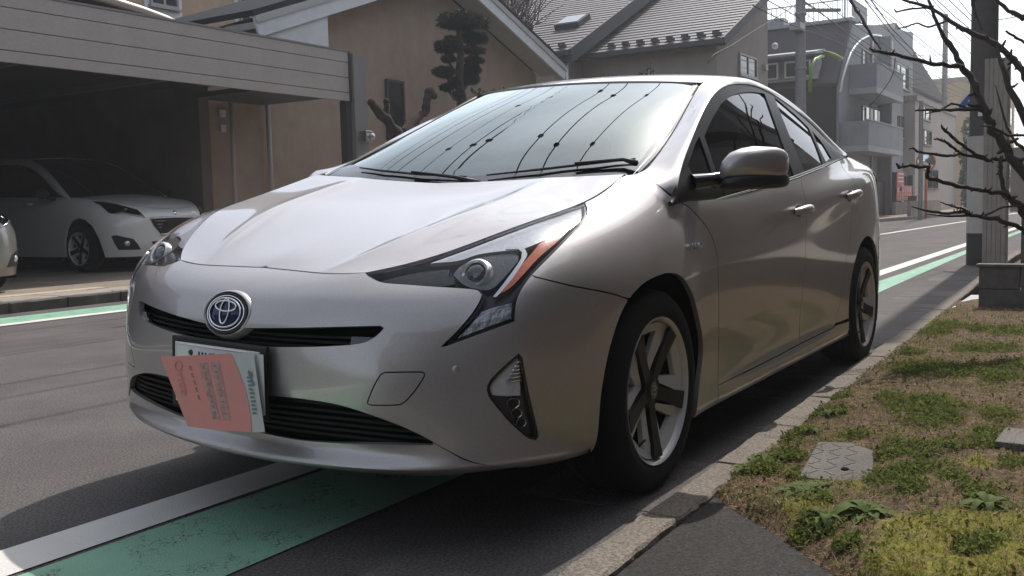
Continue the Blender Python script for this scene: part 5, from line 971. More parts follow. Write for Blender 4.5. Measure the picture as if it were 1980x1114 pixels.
# door handles
def handles():
    for x, z, tilt in ((-1.455, .842, .06), (-2.320, .905, .10)):
        E = [part_empty('door_handle', None), part_empty('door_handle', None)]
        y = SHELL.ev(*[[q] for q in U(x, z)])[0][0][1]
        b = MB()
        pts, rs = [], []
        for t in np.linspace(-1, 1, 13): pts.append((x+.088*t, y+.006+.030*(1-t**4), z-tilt*.088*t+.004*(1-t*t))); rs.append(.013+.008*(1-abs(t)**3))
        b.tube(pts, rs, 10); both('handle_grip', b, M['paint'], E)
        b = MB(); b.ball((x-.072, y+.022, z+.006), .018, sc=(1.3, .8, 1)); both('handle_cap', b, M['paint'], E)
        b = MB(); b.ball((x, y-.002, z-.004), .05, sc=(1.25, .10, .62)); both('handle_shade', b, M['black'], E)  # recess shade put in as a flat black oval behind the grip
handles()
# maker's script on the wing
def text_mesh(txt, size, ext=.002):
    cu = bpy.data.curves.new('script', 'FONT'); cu.body = txt; cu.size = size; cu.extrude = ext; cu.align_x = 'CENTER'; cu.align_y = 'CENTER'; cu.resolution_u = 3
    o = bpy.data.objects.new('script', cu); COL.objects.link(o)
    dg = bpy.context.evaluated_depsgraph_get(); me = bpy.data.meshes.new_from_object(o.evaluated_get(dg))
    bpy.data.objects.remove(o); bpy.data.curves.remove(cu); return me
def badge():
    p, n = on(SHELL, -1, U(-.285, .745), .002)
    me = text_mesh('HYBRID', .038, .0015); me.materials.append(M['chrome'])
    x = Vector((-1, 0, 0)); y = Vector((0, 0, 1)); T = Matrix(((-1, 0, 0, p.x), (0, 0, 1, p.y), (.0, 1, 0, p.z), (0, 0, 0, 1)))
    me.transform(Matrix.Translation(p) @ frame((0, 0, 0), n) @ Matrix.Diagonal((1.15, .8, 1, 1))); link('wing_script', me, car)
badge()
# tail lamps and spoiler lip
loop = np.array([(23.6, 1.9), (25.2, 1.95), (25.5, 3.2), (25.4, 5.0), (24.9, 5.4), (24.6, 4.0), (24.3, 2.6)])
patch('tail_lamp', SHELL, -1, loop, M['red'], car, .004, sp=.03, fold=.01)
# cabin
def cabin():
    b = MB(); b.box(-.62, -.18, -.70, .70, .72, .905); b.box(-.62, -.30, -.66, .66, .90, .955); b.build('dashboard', M['interior'], car, bevel=.03, smooth=True)
    for y in (-.36, .36):
        b = MB(); b.box(-1.55, -1.02, y-.25, y+.25, .30, .58); b.box(0, .13, y-.24, y+.24, 0, .62, Matrix.Translation((-1.60, 0, .52)) @ Matrix.Rotation(rad(-18), 4, 'Y')); b.build('car_seat', M['interior'], car, bevel=.05, smooth=True)
        b = MB(); b.box(-1.86, -1.74, y-.13, y+.13, 1.12, 1.30); b.build('headrest', M['interior'], car, bevel=.04, smooth=True)
    b = MB(); b.box(-2.55, -2.10, -.62, .62, .30, .60); b.box(-2.75, -2.60, -.62, .62, .5, 1.08); b.build('rear_bench', M['interior'], car, bevel=.05, smooth=True)
    T = Matrix.Translation((-.78, -.36, .90)) @ Matrix.Rotation(rad(-65), 4, 'Y')
    b = MB(); b.tube([T @ Vector((.18*math.cos(t), .18*math.sin(t), 0)) for t in np.linspace(0, 2*math.pi, 25)], .015, 8, False); b.beam(T @ Vector((-.18, 0, 0)), T @ Vector((.18, 0, 0)), .05, .02); b.build('steering_wheel', M['black'], car, smooth=True)
    b = MB(); b.box(-.98, -.95, -.12, .12, 1.235, 1.30); b.beam((-.95, 0, 1.29), (-.93, 0, 1.35), .03, .03); b.build('cabin_mirror', M['black'], car, bevel=.008)
    b = MB(); b.box(-1.0, -.90, -.05, .05, 1.255, 1.28, Matrix.Rotation(0, 4, 'Y')); b.build('screen_sensor', M['black'], car, bevel=.01)
cabin()
# ------------------------------------------------------------------ the car leans towards the gutter: its far side stands higher
def lean_body():
    def walk(o):
        for c in o.children:
            if c.name.startswith('wheel') and not c.name.startswith('wheel_'): continue
            if c.type == 'MESH' and c.name.split('.')[0] != 'underbody': yield c
            yield from walk(c)
    seen = set(); p0x = [p[0] for p in _P0[::-1]]; p0y = [p[1] for p in _P0[::-1]]
    for o in walk(car):
        me = o.data
        if me.name in seen: continue
        seen.add(me.name); n = len(me.vertices); a = np.empty(n*3, np.float32); me.vertices.foreach_get('co', a); a = a.reshape(-1, 3)
        x, y, z = a[:, 0].copy(), a[:, 1].copy(), a[:, 2].copy()
        dz = .037*(np.sqrt(y*y+.16)-y)-.008
        e = np.clip((-y-np.interp(x, p0x, p0y)), 0, .3)*np.clip((z-1.0)/.08, 0, 1)*np.clip((-.15-x)/.15, 0, 1)*np.clip((x+1.7)/.5, 0, 1)
        a[:, 2] = z+dz-.62*e
        me.vertices.foreach_set('co', a.ravel()); me.update()
lean_body()
# ------------------------------------------------------------------ family car in the car port (and the nose of another beside it)
VF = {
 'light': [(.200,.772,.950),(.332,.712,.938),(.508,.640,.902),(.620,.590,.870),(.780,.502,.819),(.885,.454,.707),(.834,.548,.726),(.773,.615,.748),(.693,.667,.780),(.623,.729,.769),(.545,.765,.784),(.364,.760,.888)],
 'fog': [(.617,.800,.480),(.674,.766,.491),(.826,.618,.435),(.848,.572,.371),(.852,.529,.291),(.679,.746,.295),(.646,.781,.389)],
 'grille': [(.93,0,.70),(.92,.25,.70),(.905,.40,.695),(.915,.36,.60),(.93,.27,.49),(.95,.0,.48)],
 'grille2': [(.93,0,.40),(.92,.30,.40),(.905,.40,.39),(.90,.34,.31),(.93,0,.30)],
 'arch': [(.500,.83,.200),(.485,.840,.286),(.440,.862,.450),(.333,.877,.614),(.206,.884,.698),(.060,.893,.729),(-.092,.904,.685),(-.193,.907,.587),(-.250,.905,.470),(-.265,.897,.320),(-.25,.888,.200)]}
def make_van(paint, name, label, loc, rz, group):
    global car
    keep = car
    root = thing(name, label, 'car', loc, rz); e0 = root; car = root
    vm = VSH.n-1.0; um = VSH.m-1.0
    fa = VSH.inv(VF['arch']); fa[0, 1] = vm; fa[-1, 1] = vm
    rr = VSH.inv([(-2.73+.36*math.cos(rad(a)), .9, .31+.40*math.sin(rad(a))) for a in range(-15, 196, 14)]); rr[0, 1] = vm; rr[-1, 1] = vm
    loop = cat([vrun(0, 0, um), urun(um, 0, vm)[1:], vrun(vm, um, rr[-1, 0])[1:-1], rr[::-1], vrun(vm, rr[0, 0], fa[-1, 0])[1:-1], fa[::-1], vrun(vm, fa[0, 0], 0)[1:-1], urun(0, vm, 0)[:-1]])
    panel('body', VSH, -1, loop, paint, root, 'S', sp=.05, gap=0, fold=.03)
    panel('bonnet', VHD, -1, full(VHD), paint, root, 'S', sp=.08, gap=.003, fold=.02)
    panel('windscreen', VWS, 1, full(VWS), M['gloss'], root, 'S', sp=.08, gap=.003, fold=.01)
    panel('roof_pillar', VCT, -1, full(VCT), paint, root, 'LR', sp=.06, gap=.001, fold=.01)
    panel('roof', VRF, 1, full(VRF), paint, root, 'S', sp=.1, gap=0, fold=.01)
    panel('side_window', VSD, 1, full(VSD), M['gloss'], root, 'LR', sp=.08, gap=.002, fold=.01)
    def P_(nm, key, mt, off, side='LR'):
        d = panel_data(VSH, -1, VSH.inv(VF[key]), sp=.03, gap=0, fold=.02, off=off, sym=(side == 'S'))
        if side == 'S':
            d = join_sym(*d); return link(nm, mesh(nm, d[0], d[1], mt, d[2]), root)
        o = link(nm, mesh(nm, d[0], d[1], mt, d[2]), root); r = mirror_data(*d); q = link(nm, mesh(nm, r[0], r[1], mt, r[2]), root); return o, q
    hls = P_('headlight', 'light', M['gloss'], .004); P_('fog_recess', 'fog', M['black'], .003); P_('grille', 'grille', M['black'], .006, 'S'); P_('lower_intake', 'grille2', M['black'], .004, 'S')
    for hlp, s in zip(hls, (1, -1)):
        b = MB(); b.lathe([(.0, .02), (.03, .015), (.045, .0), (.05, -.01)], 16, frame((.70, .60*s, .80), (.9, .35*s, .35))); b.build('lamp_lens', M['reflector'], hlp, smooth=True)
        b = MB(); b.tube([(.62, .735*s, .775), (.70, .675*s, .785), (.79, .605*s, .755), (.875, .475*s, .715)], .010, 6); b.build('lamp_trim', M['satin'], hlp, smooth=True)
        b = MB(); b.lathe([(.0, .015), (.03, .012), (.04, .0), (.045, -.02)], 16, frame((.775, .675*s, .378), (.85, .5*s, 0))); b.build('fog_lamp', M['reflector'], root, smooth=True)
    for a in ((.705, 'S'), (.485, 'S')):
        pts = [Vector(on(VSH, -1, VSH.inv([(.92, y, a[0]-.006 if a[0] > .6 else a[0])])[0], .012)[0]) for y in np.linspace(0, .40 if a[0] > .6 else .27, 8)]
        pts = [Vector((p.x, -p.y, p.z)) for p in pts[::-1]]+pts[1:]
        b = MB(); b.tube(pts, .012, 6); b.build('grille_trim', M['chrome'], root, smooth=True)
    for k in range(4):
        b = MB(); z = .53+.042*k; w = .26+.028*k; b.box(.925, .945, -w, w, z, z+.010); b.build('grille_bar', M['satin'], root)
    b = MB(); p, n = on(VSH, -1, VSH.inv([(.92, 0, .77)])[0], .004)
    b.lathe([(.0, .008), (.022, .006), (.03, 0)], 16, frame(p, n) @ Matrix.Diagonal((.8, 1.15, 1, 1))); b.build('nose_badge', M['chrome'], root, smooth=True)
    for s in (1, -1):
        b = MB(); b.ball((-.52, 1.03*s, 1.06), .10, sc=(.55, 1.1, .75)); b.build('door_mirror', M['black'], root, smooth=True)
        b = MB(); b.beam((-.50, .86*s, 1.0), (-.50, .98*s, 1.02), .06, .05); b.build('mirror_foot', M['black'], root)
        b = MB(); b.tube([(-.98, .90*s, .935), (-1.06, .935*s, .935), (-1.16, .90*s, .935)], .014, 6); b.build('door_handle', paint, root, smooth=True)
    b = MB(); b.box(-3.4, .5, -.62, .62, .19, .22); b.box(-2.3, -.45, -.82, .82, .19, .22); b.build('underbody', M['void'], root)
    b = MB()
    for cx in (0, -2.73):
        for s in (1, -1):
            pr = [(cx+.45*math.cos(rad(a)), .31+.46*math.sin(rad(a))) for a in range(-20, 201, 20)]; n = len(pr)
            b.add([(x, y*s, z) for y in (.45, .875) for x, z in pr], [(i, i+1, n+i+1, n+i) for i in range(n-1)]+[tuple(range(n))])
    b.build('wheel_house', M['void'], root)
    for x, y, s in ((0, .775, 1), (-2.73, .775, 1), (0, -.775, -1), (-2.73, -.775, -1)): wheel_at(x, y, s, _wd)
    car = keep
    return root
M['white_paint'] = paint_mat('white_paint', (.80, .79, .76), .0, .35)
M['silver_paint'] = paint_mat('silver_paint', (.24, .235, .235), .6, .35)
van = make_van(M['white_paint'], 'parked_car', 'white family car with black windows parked nose out in the dark car port', (-6.58, -10.56, .10), rad(90), None)
van.scale = (1.05, 1.05, 1.06)
van2 = make_van(M['silver_paint'], 'parked_car', 'silver car showing only its front corner at the left edge of the photo', (-2.58, -8.85, .08), rad(90), None)
# ------------------------------------------------------------------ ground, road, markings, kerbs
def asphalt_mat(name, col, blotch=.25, speck=.8, rough=.88):
    m, nt, b = _new(name); b.inputs['Roughness'].default_value = rough; b.inputs['Specular IOR Level'].default_value = .35
    tc = nt.nodes.new('ShaderNodeTexCoord')
    v = nt.nodes.new('ShaderNodeTexVoronoi'); v.inputs['Scale'].default_value = 240
    n1 = nt.nodes.new('ShaderNodeTexNoise'); n1.inputs['Scale'].default_value = 1.3; n1.inputs['Detail'].default_value = 7; n1.inputs['Roughness'].default_value = .65
    n2 = nt.nodes.new('ShaderNodeTexNoise'); n2.inputs['Scale'].default_value = 120; n2.inputs['Detail'].default_value = 5; n2.inputs['Roughness'].default_value = .75
    r1 = nt.nodes.new('ShaderNodeMapRange'); r1.inputs['From Min'].default_value = .3; r1.inputs['From Max'].default_value = .7; r1.inputs['To Min'].default_value = 1-blotch; r1.inputs['To Max'].default_value = 1+blotch
    r2 = nt.nodes.new('ShaderNodeValToRGB'); r2.color_ramp.elements[0].position = .35; r2.color_ramp.elements[1].position = .75
    r2.color_ramp.elements[0].color = (1-speck, 1-speck, 1-speck, 1); r2.color_ramp.elements[1].color = (1+speck*1.3, 1+speck*1.25, 1+speck*1.2, 1)
    m1 = nt.nodes.new('ShaderNodeVectorMath'); m1.operation = 'SCALE'; m1.inputs[0].default_value = col
    m2 = nt.nodes.new('ShaderNodeVectorMath'); m2.operation = 'MULTIPLY'
    L = nt.links.new
    for q in (v, n1, n2): L(tc.outputs['Object'], q.inputs['Vector'])
    L(n1.outputs['Fac'], r1.inputs[0]); L(r1.outputs[0], m1.inputs['Scale']); L(n2.outputs['Fac'], r2.inputs[0])
    L(m1.outputs[0], m2.inputs[0]); L(r2.outputs['Color'], m2.inputs[1]); L(m2.outputs[0], b.inputs['Base Color'])
    bp = nt.nodes.new('ShaderNodeBump'); bp.inputs['Strength'].default_value = .55; bp.inputs['Distance'].default_value = .003
    L(v.outputs['Distance'], bp.inputs['Height']); L(bp.outputs[0], b.inputs['Normal'])
    return m
def paint_line_mat(name, col, base, worn=.45, cracks=True, xfade=None):
    """road paint with the tar showing where it has cracked or worn"""
    m = asphalt_mat(name, base); nt = m.node_tree; b = nt.nodes['Principled BSDF']; L = nt.links.new
    src = b.inputs['Base Color'].links[0].from_socket
    tc = nt.nodes.new('ShaderNodeTexCoord')
    n = nt.nodes.new('ShaderNodeTexNoise'); n.inputs['Scale'].default_value = 9; n.inputs['Detail'].default_value = 9; n.inputs['Roughness'].default_value = .7
    r = nt.nodes.new('ShaderNodeValToRGB'); r.color_ramp.elements[0].position = worn-.08; r.color_ramp.elements[1].position = worn+.03
    mx = nt.nodes.new('ShaderNodeMix'); mx.data_type = 'RGBA'
    n3 = nt.nodes.new('ShaderNodeTexNoise'); n3.inputs['Scale'].default_value = 3.5; n3.inputs['Detail'].default_value = 6
    c3 = nt.nodes.new('ShaderNodeMix'); c3.data_type = 'RGBA'; c3.inputs['A'].default_value = (*[c*.78 for c in col], 1); c3.inputs['B'].default_value = (*[c*1.12 for c in col], 1)
    L(tc.outputs['Object'], n.inputs['Vector']); L(tc.outputs['Object'], n3.inputs['Vector']); L(n3.outputs['Fac'], c3.inputs['Factor'])
    fac = None
    if xfade:          # more wear further down the road
        sx = nt.nodes.new('ShaderNodeSeparateXYZ'); L(tc.outputs['Object'], sx.inputs[0])
        mr = nt.nodes.new('ShaderNodeMapRange'); mr.inputs['From Min'].default_value = xfade[0]; mr.inputs['From Max'].default_value = xfade[1]; mr.inputs['To Min'].default_value = xfade[2]; mr.inputs['To Max'].default_value = 0
        ad = nt.nodes.new('ShaderNodeMath'); ad.operation = 'SUBTRACT'; L(sx.outputs['X'], mr.inputs[0]); L(n.outputs['Fac'], ad.inputs[0]); L(mr.outputs[0], ad.inputs[1]); L(ad.outputs[0], r.inputs[0])
    else: L(n.outputs['Fac'], r.inputs[0])
    fac = r.outputs['Color']
    if cracks:
        wv = nt.nodes.new('ShaderNodeTexNoise'); wv.inputs['Scale'].default_value = 14; wv.inputs['Detail'].default_value = 4
        sc = nt.nodes.new('ShaderNodeVectorMath'); sc.operation = 'SCALE'; sc.inputs['Scale'].default_value = .16
        ad2 = nt.nodes.new('ShaderNodeVectorMath'); ad2.operation = 'ADD'
        vo = nt.nodes.new('ShaderNodeTexVoronoi'); vo.feature = 'DISTANCE_TO_EDGE'; vo.inputs['Scale'].default_value = 26
        mk = nt.nodes.new('ShaderNodeTexNoise'); mk.inputs['Scale'].default_value = 6; mk.inputs['Detail'].default_value = 5
        rk = nt.nodes.new('ShaderNodeMapRange'); rk.inputs['From Min'].default_value = .44; rk.inputs['From Max'].default_value = .66; rk.inputs['To Min'].default_value = -.01; rk.inputs['To Max'].default_value = .05
        gt = nt.nodes.new('ShaderNodeMath'); gt.operation = 'GREATER_THAN'; mu = nt.nodes.new('ShaderNodeMath'); mu.operation = 'MULTIPLY'
        L(tc.outputs['Object'], wv.inputs['Vector']); L(wv.outputs['Color'], sc.inputs[0]); L(tc.outputs['Object'], ad2.inputs[0]); L(sc.outputs[0], ad2.inputs[1]); L(ad2.outputs[0], vo.inputs['Vector'])
        L(tc.outputs['Object'], mk.inputs['Vector']); L(mk.outputs['Fac'], rk.inputs[0]); L(vo.outputs['Distance'], gt.inputs[0]); L(rk.outputs[0], gt.inputs[1])
        L(gt.outputs[0], mu.inputs[0]); L(fac, mu.inputs[1]); fac = mu.outputs[0]
    L(fac, mx.inputs['Factor']); L(src, mx.inputs['A']); L(c3.outputs['Result'], mx.inputs['B']); L(mx.outputs['Result'], b.inputs['Base Color'])
    b.inputs['Roughness'].default_value = .7
    return m
def concrete_mat(name, col, speck=.35, scale=160, blotch=.3, bumpd=.003):
    m = asphalt_mat(name, col, blotch, speck, .9); b = m.node_tree.nodes
    for n in b:
        if n.type == 'TEX_VORONOI': n.inputs['Scale'].default_value = scale
        if n.type == 'BUMP': n.inputs['Distance'].default_value = bumpd
    return m
ASPH = (.098, .090, .088)
M['asphalt'] = asphalt_mat('road_asphalt', ASPH)
M['asphalt_dark'] = asphalt_mat('footpath_asphalt', (.030, .028, .027), .3, .95)
M['white_line'] = paint_line_mat('white_line_paint', (.66, .64, .60), ASPH, .33, False)
M['green_line'] = paint_line_mat('green_strip_paint', (.235, .44, .31), ASPH, .28, True, (-14, -3, .16))
M['kerb'] = concrete_mat('kerb_concrete', (.205, .178, .15), .6, 120, .3, .004)
M['gutter'] = concrete_mat('gutter_concrete', (.125, .112, .105), .6, 110, .4, .004)
M['paving'] = concrete_mat('paving_concrete', (.30, .27, .235), .3, 120, .25)
M['drive'] = concrete_mat('driveway_paving', (.245, .205, .165), .3, 90, .3)
M['earth'] = mat('bare_earth', (.075, .052, .034), .95, noise=(14, .35, 8))

def sheet(name, poly, z, mt, kind='structure', parent=None):
    bm = bmesh.new(); vs = [bm.verts.new((x, y, z)) for x, y in poly]; f = bm.faces.new(vs)
    f.normal_update()
    if f.normal.z < 0: f.normal_flip()
    bmesh.ops.triangulate(bm, faces=bm.faces)
    me = bpy.data.meshes.new(name); bm.to_mesh(me); bm.free(); me.materials.append(mt)
    return link(name, me, parent, kind)
sheet('ground', [(-900, -700), (300, -700), (300, 700), (-900, 700)], -.06, M['earth'])
KY = lambda x: 1.04+.0235*x if x > -12 else 1.04-.282
sheet('road', [(-300, -6.8), (40, -6.8), (40, KY(40)-.1), (0, KY(0)-.1), (-12, KY(-12)-.1), (-300, KY(-12)-.1)], 0.0, M['asphalt'])
sheet('white_line', [(-120, -.43), (-9, -.45), (8, -.48), (8, -.27), (-9, -.28), (-120, -.28)], .004, M['white_line'])
sheet('green_strip', [(-120, -.10), (-9, -.12), (-3, -.24), (8, -.262), (8, .205), (0, .215), (-6.5, .125), (-13, .02), (-120, .02)], .004, M['green_line'])
sheet('white_line', [(-16, -5.95), (12, -5.95), (12, -5.80), (-16, -5.80)], .004, M['white_line'])
sheet('green_strip', [(-16, -6.42), (12, -6.42), (12, -5.955), (-16, -5.955)], .004, M['green_line'])
sheet('white_line', [(-15, -3.16), (-21, -2.92), (-33, -2.52), (-80, -1.4), (-80, -1.2), (-33, -2.38), (-21, -2.78), (-15, -3.02)], .004, M['white_line'])

# kerb and gutter on the near side, stone by stone
def rough_stone(L, W, H, jit, seed, taper=0.0, n=14):
    rs = np.random.RandomState(seed); bm = bmesh.new(); bmesh.ops.create_cube(bm, size=1.0)
    for v in bm.verts: v.co = Vector((v.co.x*L, v.co.y*W, v.co.z*H))
    bmesh.ops.bevel(bm, geom=list(bm.edges), offset=min(.008, H*.2), segments=1, affect='EDGES')
    ed = [e for e in bm.edges if abs((e.verts[0].co-e.verts[1].co).x) > L*.5]
    bmesh.ops.subdivide_edges(bm, edges=ed, cuts=n, use_grid_fill=False)
    for v in bm.verts:
        k = 1.0+(2.0 if rs.rand() < .07 else 0)
        v.co += Vector((0, rs.uniform(-jit, jit)*k, -abs(rs.uniform(0, jit))*k if v.co.z > 0 else 0))
    me = bpy.data.meshes.new('stone'); bm.to_mesh(me); bm.free(); return me
kerb = link('kerb', None, None, 'structure'); kerb.empty_display_size = .1
gut = link('gutter', None, None, 'structure')
pool = [rough_stone(.592, .105, .16, .0035, s) for s in range(5)]; gpool = [rough_stone(.585, .445, .10, .004, 20+s, n=10) for s in range(4)]
for me in pool: me.materials.append(M['kerb'])
for me in gpool: me.materials.append(M['gutter'])
def row(parent, name, meshes, x0, x1, step, yc, z, tilt=0.0):
    x = x0; i = 0
    while x > x1:
        o = link(name, meshes[i % len(meshes)], parent); a = math.atan(.0235) if x > -12 else 0
        o.location = (x-step/2, yc(x-step/2)+random.uniform(-.003, .003), z+random.uniform(-.003, .002)); o.rotation_euler = (tilt+random.uniform(-.006, .006), random.uniform(-.004, .004), a+random.uniform(-.004, .004)+(math.pi if i % 2 else 0))
        x -= step; i += 1
    return x
xe = row(kerb, 'kerb_stone', pool, 2.7, -22, .6, lambda x: KY(x)-.055, -.048)
row(gut, 'gutter_slab', gpool, 2.63, -22, .6, lambda x: KY(x)-.342, -.048, 0)
for me, nm, w, yo, mt in ((None, 'kerb_stone', .105, -.055, 'kerb'), (None, 'gutter_slab', .445, -.342, 'gutter')):
    b = MB(); b.box(-120, xe-.004, KY(-30)+yo-w/2, KY(-30)+yo+w/2, -.1, .03 if nm == 'kerb_stone' else .003); b.build(nm, M[mt], kerb if nm == 'kerb_stone' else gut)
# far-side pavement: kerb, slabs, driveway
pav = sheet('pavement', [(-120, -2.2), (-43, -3.9), (-33, -5.2), (-20, -6.9), (20, -6.9), (20, -16), (-120, -16)], .094, M['drive'])
spool = [rough_stone(.592, .45, .09, .002, 40+s, n=3) for s in range(3)]; kp2 = [rough_stone(.595, .13, .20, .003, 60+s, n=6) for s in range(4)]
for me in spool: me.materials.append(M['paving'])
M['kerb_dark'] = concrete_mat('old_kerb', (.10, .092, .082), .5, 110, .45)
for me in kp2: me.materials.append(M['kerb_dark'])
row(pav, 'paving_slab', spool, 3.6, -13, .6, lambda x: -7.14, .064)
row(pav, 'kerb_stone', kp2, 3.6, -19, .6, lambda x: -6.84, .004)
b = MB(); b.beam((-19.6, -6.86, .05), (-33, -5.2, .05), .13, .14); b.beam((-33, -5.2, .05), (-43, -3.9, .05), .13, .14); b.beam((-43, -3.9, .05), (-120, -2.2, .05), .13, .14); b.build('kerb_stone', M['paving'], pav)
b = MB(); b.box(-3.95, 4, -7.72, -7.50, .09, .100); b.build('paving_band', mat('pale_band', (.42, .34, .24), .85, noise=(20, .2)), pav)
# near-side footpath patch and verge
M['white_slab'] = concrete_mat('pale_slab', (.50, .49, .47), .12, 120, .15)
pathpoly = [(.02, 1.043), (.118, 1.132), (.266, 1.305), (.452, 1.477), (.62, 1.70), (1.4, 2.5), (3.2, 3.6), (9, 6), (9, KY(9)), (2, KY(2))]
sheet('footpath', pathpoly, .012, M['asphalt_dark'])
# ------------------------------------------------------------------ verge: earth, moss, grass, weeds, covers
def vnoise(x, y, s, seed=0):
    """smooth 2-D value noise, 0..1"""
    rs = np.random.RandomState(seed); T = rs.rand(64, 64); x = np.asarray(x)*s; y = np.asarray(y)*s
    xi, yi = np.floor(x).astype(int), np.floor(y).astype(int); fx, fy = x-xi, y-yi; fx = fx*fx*(3-2*fx); fy = fy*fy*(3-2*fy)
    a, b, c, d = T[xi % 64, yi % 64], T[(xi+1) % 64, yi % 64], T[xi % 64, (yi+1) % 64], T[(xi+1) % 64, (yi+1) % 64]
    return (a*(1-fx)+b*fx)*(1-fy)+(c*(1-fx)+d*fx)*fy
def fbm(x, y, s, seed=0): return (vnoise(x, y, s, seed)*.5+vnoise(x, y, s*2.1, seed+1)*.28+vnoise(x, y, s*4.3, seed+2)*.22)
def blob(x, y, L, k=1.0):
    r = np.zeros_like(x)
    for cx, cy, cr in L:
        cr *= k; r = np.maximum(r, np.exp(-((x-cx)**2/(cr*1.7)**2+(y-cy)**2/cr**2)))
    return r
def pathx(y):     # edge of the asphalt patch: verge lies at smaller x
    return np.interp(y, [1.04, 1.132, 1.305, 1.477, 1.70, 2.5, 3.6], [.03, .118, .266, .452, .62, 1.4, 3.2])
def vz(x, y):
    m = blob(x, y, MOSS)
    e = np.clip((pathx(y)-x)/.10, 0, 1)
    return .006+e*(.012+.030*fbm(x, y, 3.1, 3)+.018*fbm(x, y, 11, 9)+.022*m-.012*np.exp(-((y-(1.04+.0235*x))/.05)**2)+.03*np.clip((y-1.3)/3, 0, 1))
def earth_mat():
    m, nt, b = _new('verge_earth'); L = nt.links.new; b.inputs['Roughness'].default_value = .95; b.inputs['Specular IOR Level'].default_value = .2
    tc = nt.nodes.new('ShaderNodeTexCoord'); at = nt.nodes.new('ShaderNodeAttribute'); at.attribute_name = 'moss'
    n = nt.nodes.new('ShaderNodeTexNoise'); n.inputs['Scale'].default_value = 28; n.inputs['Detail'].default_value = 10; n.inputs['Roughness'].default_value = .75
    r = nt.nodes.new('ShaderNodeValToRGB'); e = r.color_ramp.elements
    e[0].position = .30; e[0].color = (.028, .019, .013, 1); e[1].position = .72; e[1].color = (.27, .175, .11, 1)
    q = r.color_ramp.elements.new(.5); q.color = (.11, .070, .045, 1)
    n2 = nt.nodes.new('ShaderNodeTexNoise'); n2.inputs['Scale'].default_value = 60; n2.inputs['Detail'].default_value = 6
    r2 = nt.nodes.new('ShaderNodeValToRGB'); r2.color_ramp.elements[0].position = .3; r2.color_ramp.elements[0].color = (.09, .09, .015, 1); r2.color_ramp.elements[1].position = .75; r2.color_ramp.elements[1].color = (.36, .32, .07, 1)
    mx = nt.nodes.new('ShaderNodeMix'); mx.data_type = 'RGBA'
    for k in (n, n2): L(tc.outputs['Object'], k.inputs['Vector'])
    L(n.outputs['Fac'], r.inputs[0]); L(n2.outputs['Fac'], r2.inputs[0]); L(at.outputs['Fac'], mx.inputs['Factor']); L(r.outputs['Color'], mx.inputs['A']); L(r2.outputs['Color'], mx.inputs['B']); L(mx.outputs['Result'], b.inputs['Base Color'])
    bp = nt.nodes.new('ShaderNodeBump'); bp.inputs['Strength'].default_value = 1; bp.inputs['Distance'].default_value = .012; L(n.outputs['Fac'], bp.inputs['Height']); L(bp.outputs[0], b.inputs['Normal'])
    return m
def make_verge():
    xs = np.concatenate([np.arange(-5.9, -2.5, .06), np.arange(-2.5, 1.6, .022), np.arange(1.6, 3.3, .08)]); ys = np.concatenate([np.arange(0, 1.25, .022), np.arange(1.25, 5, .12)])
    X, Y0 = np.meshgrid(xs, ys, indexing='ij'); Y = Y0+1.046+.0235*X
    Z = vz(X, Y); nx, ny = X.shape
    V = np.stack([X, Y, Z], -1).reshape(-1, 3); F = []
    lim = pathx(Y)+.025*(fbm(X, Y, 9, 5)-.5)*2
    # let the sheet dip under the asphalt patch beyond its ragged edge
    V[:, 2] = np.where((X-lim).ravel() > 0, .0, V[:, 2])
    for i in range(nx-1):
        for j in range(ny-1):
            if (X[i, j]-lim[i, j]) > .15: continue
            F.append((i*ny+j, (i+1)*ny+j, (i+1)*ny+j+1, i*ny+j+1))
    me = mesh('verge', V, F, earth_mat()); at = me.attributes.new('moss', 'FLOAT', 'POINT')
    at.data.foreach_set('value', (np.clip(blob(X, Y, MOSS, 1.3)*1.5*(.5+.95*fbm(X, Y, 12, 31))-.32, 0, .85)).ravel().astype(np.float32)); link('verge', me, None, 'structure')
    sheet('ground', [(-120, 1.0), (-5.85, 1.0), (-5.85, 60), (-120, 60)], .02, M['paving'])
    sheet('ground', [(-5.9, 5.5), (30, 6.0), (30, 60), (-5.9, 60)], .0, M['earth'])
make_verge()
def leaf_mat(name, c0, c1, rough=.7, trans=.4):
    m = bpy.data.materials.new(name); m.use_nodes = True; nt = m.node_tree; b = nt.nodes['Principled BSDF']; L = nt.links.new
    oi = nt.nodes.new('ShaderNodeNewGeometry'); r = nt.nodes.new('ShaderNodeMix'); r.data_type = 'RGBA'; r.inputs['A'].default_value = (*c0, 1); r.inputs['B'].default_value = (*c1, 1)
    L(oi.outputs['Random Per Island'], r.inputs['Factor']); L(r.outputs['Result'], b.inputs['Base Color']); b.inputs['Roughness'].default_value = rough; b.inputs['Specular IOR Level'].default_value = .12
    tr = nt.nodes.new('ShaderNodeBsdfTranslucent'); L(r.outputs['Result'], tr.inputs[0]); mx = nt.nodes.new('ShaderNodeMixShader'); mx.inputs[0].default_value = trans
    L(b.outputs[0], mx.inputs[1]); L(tr.outputs[0], mx.inputs[2]); L(mx.outputs[0], nt.nodes['Material Output'].inputs[0]); return m
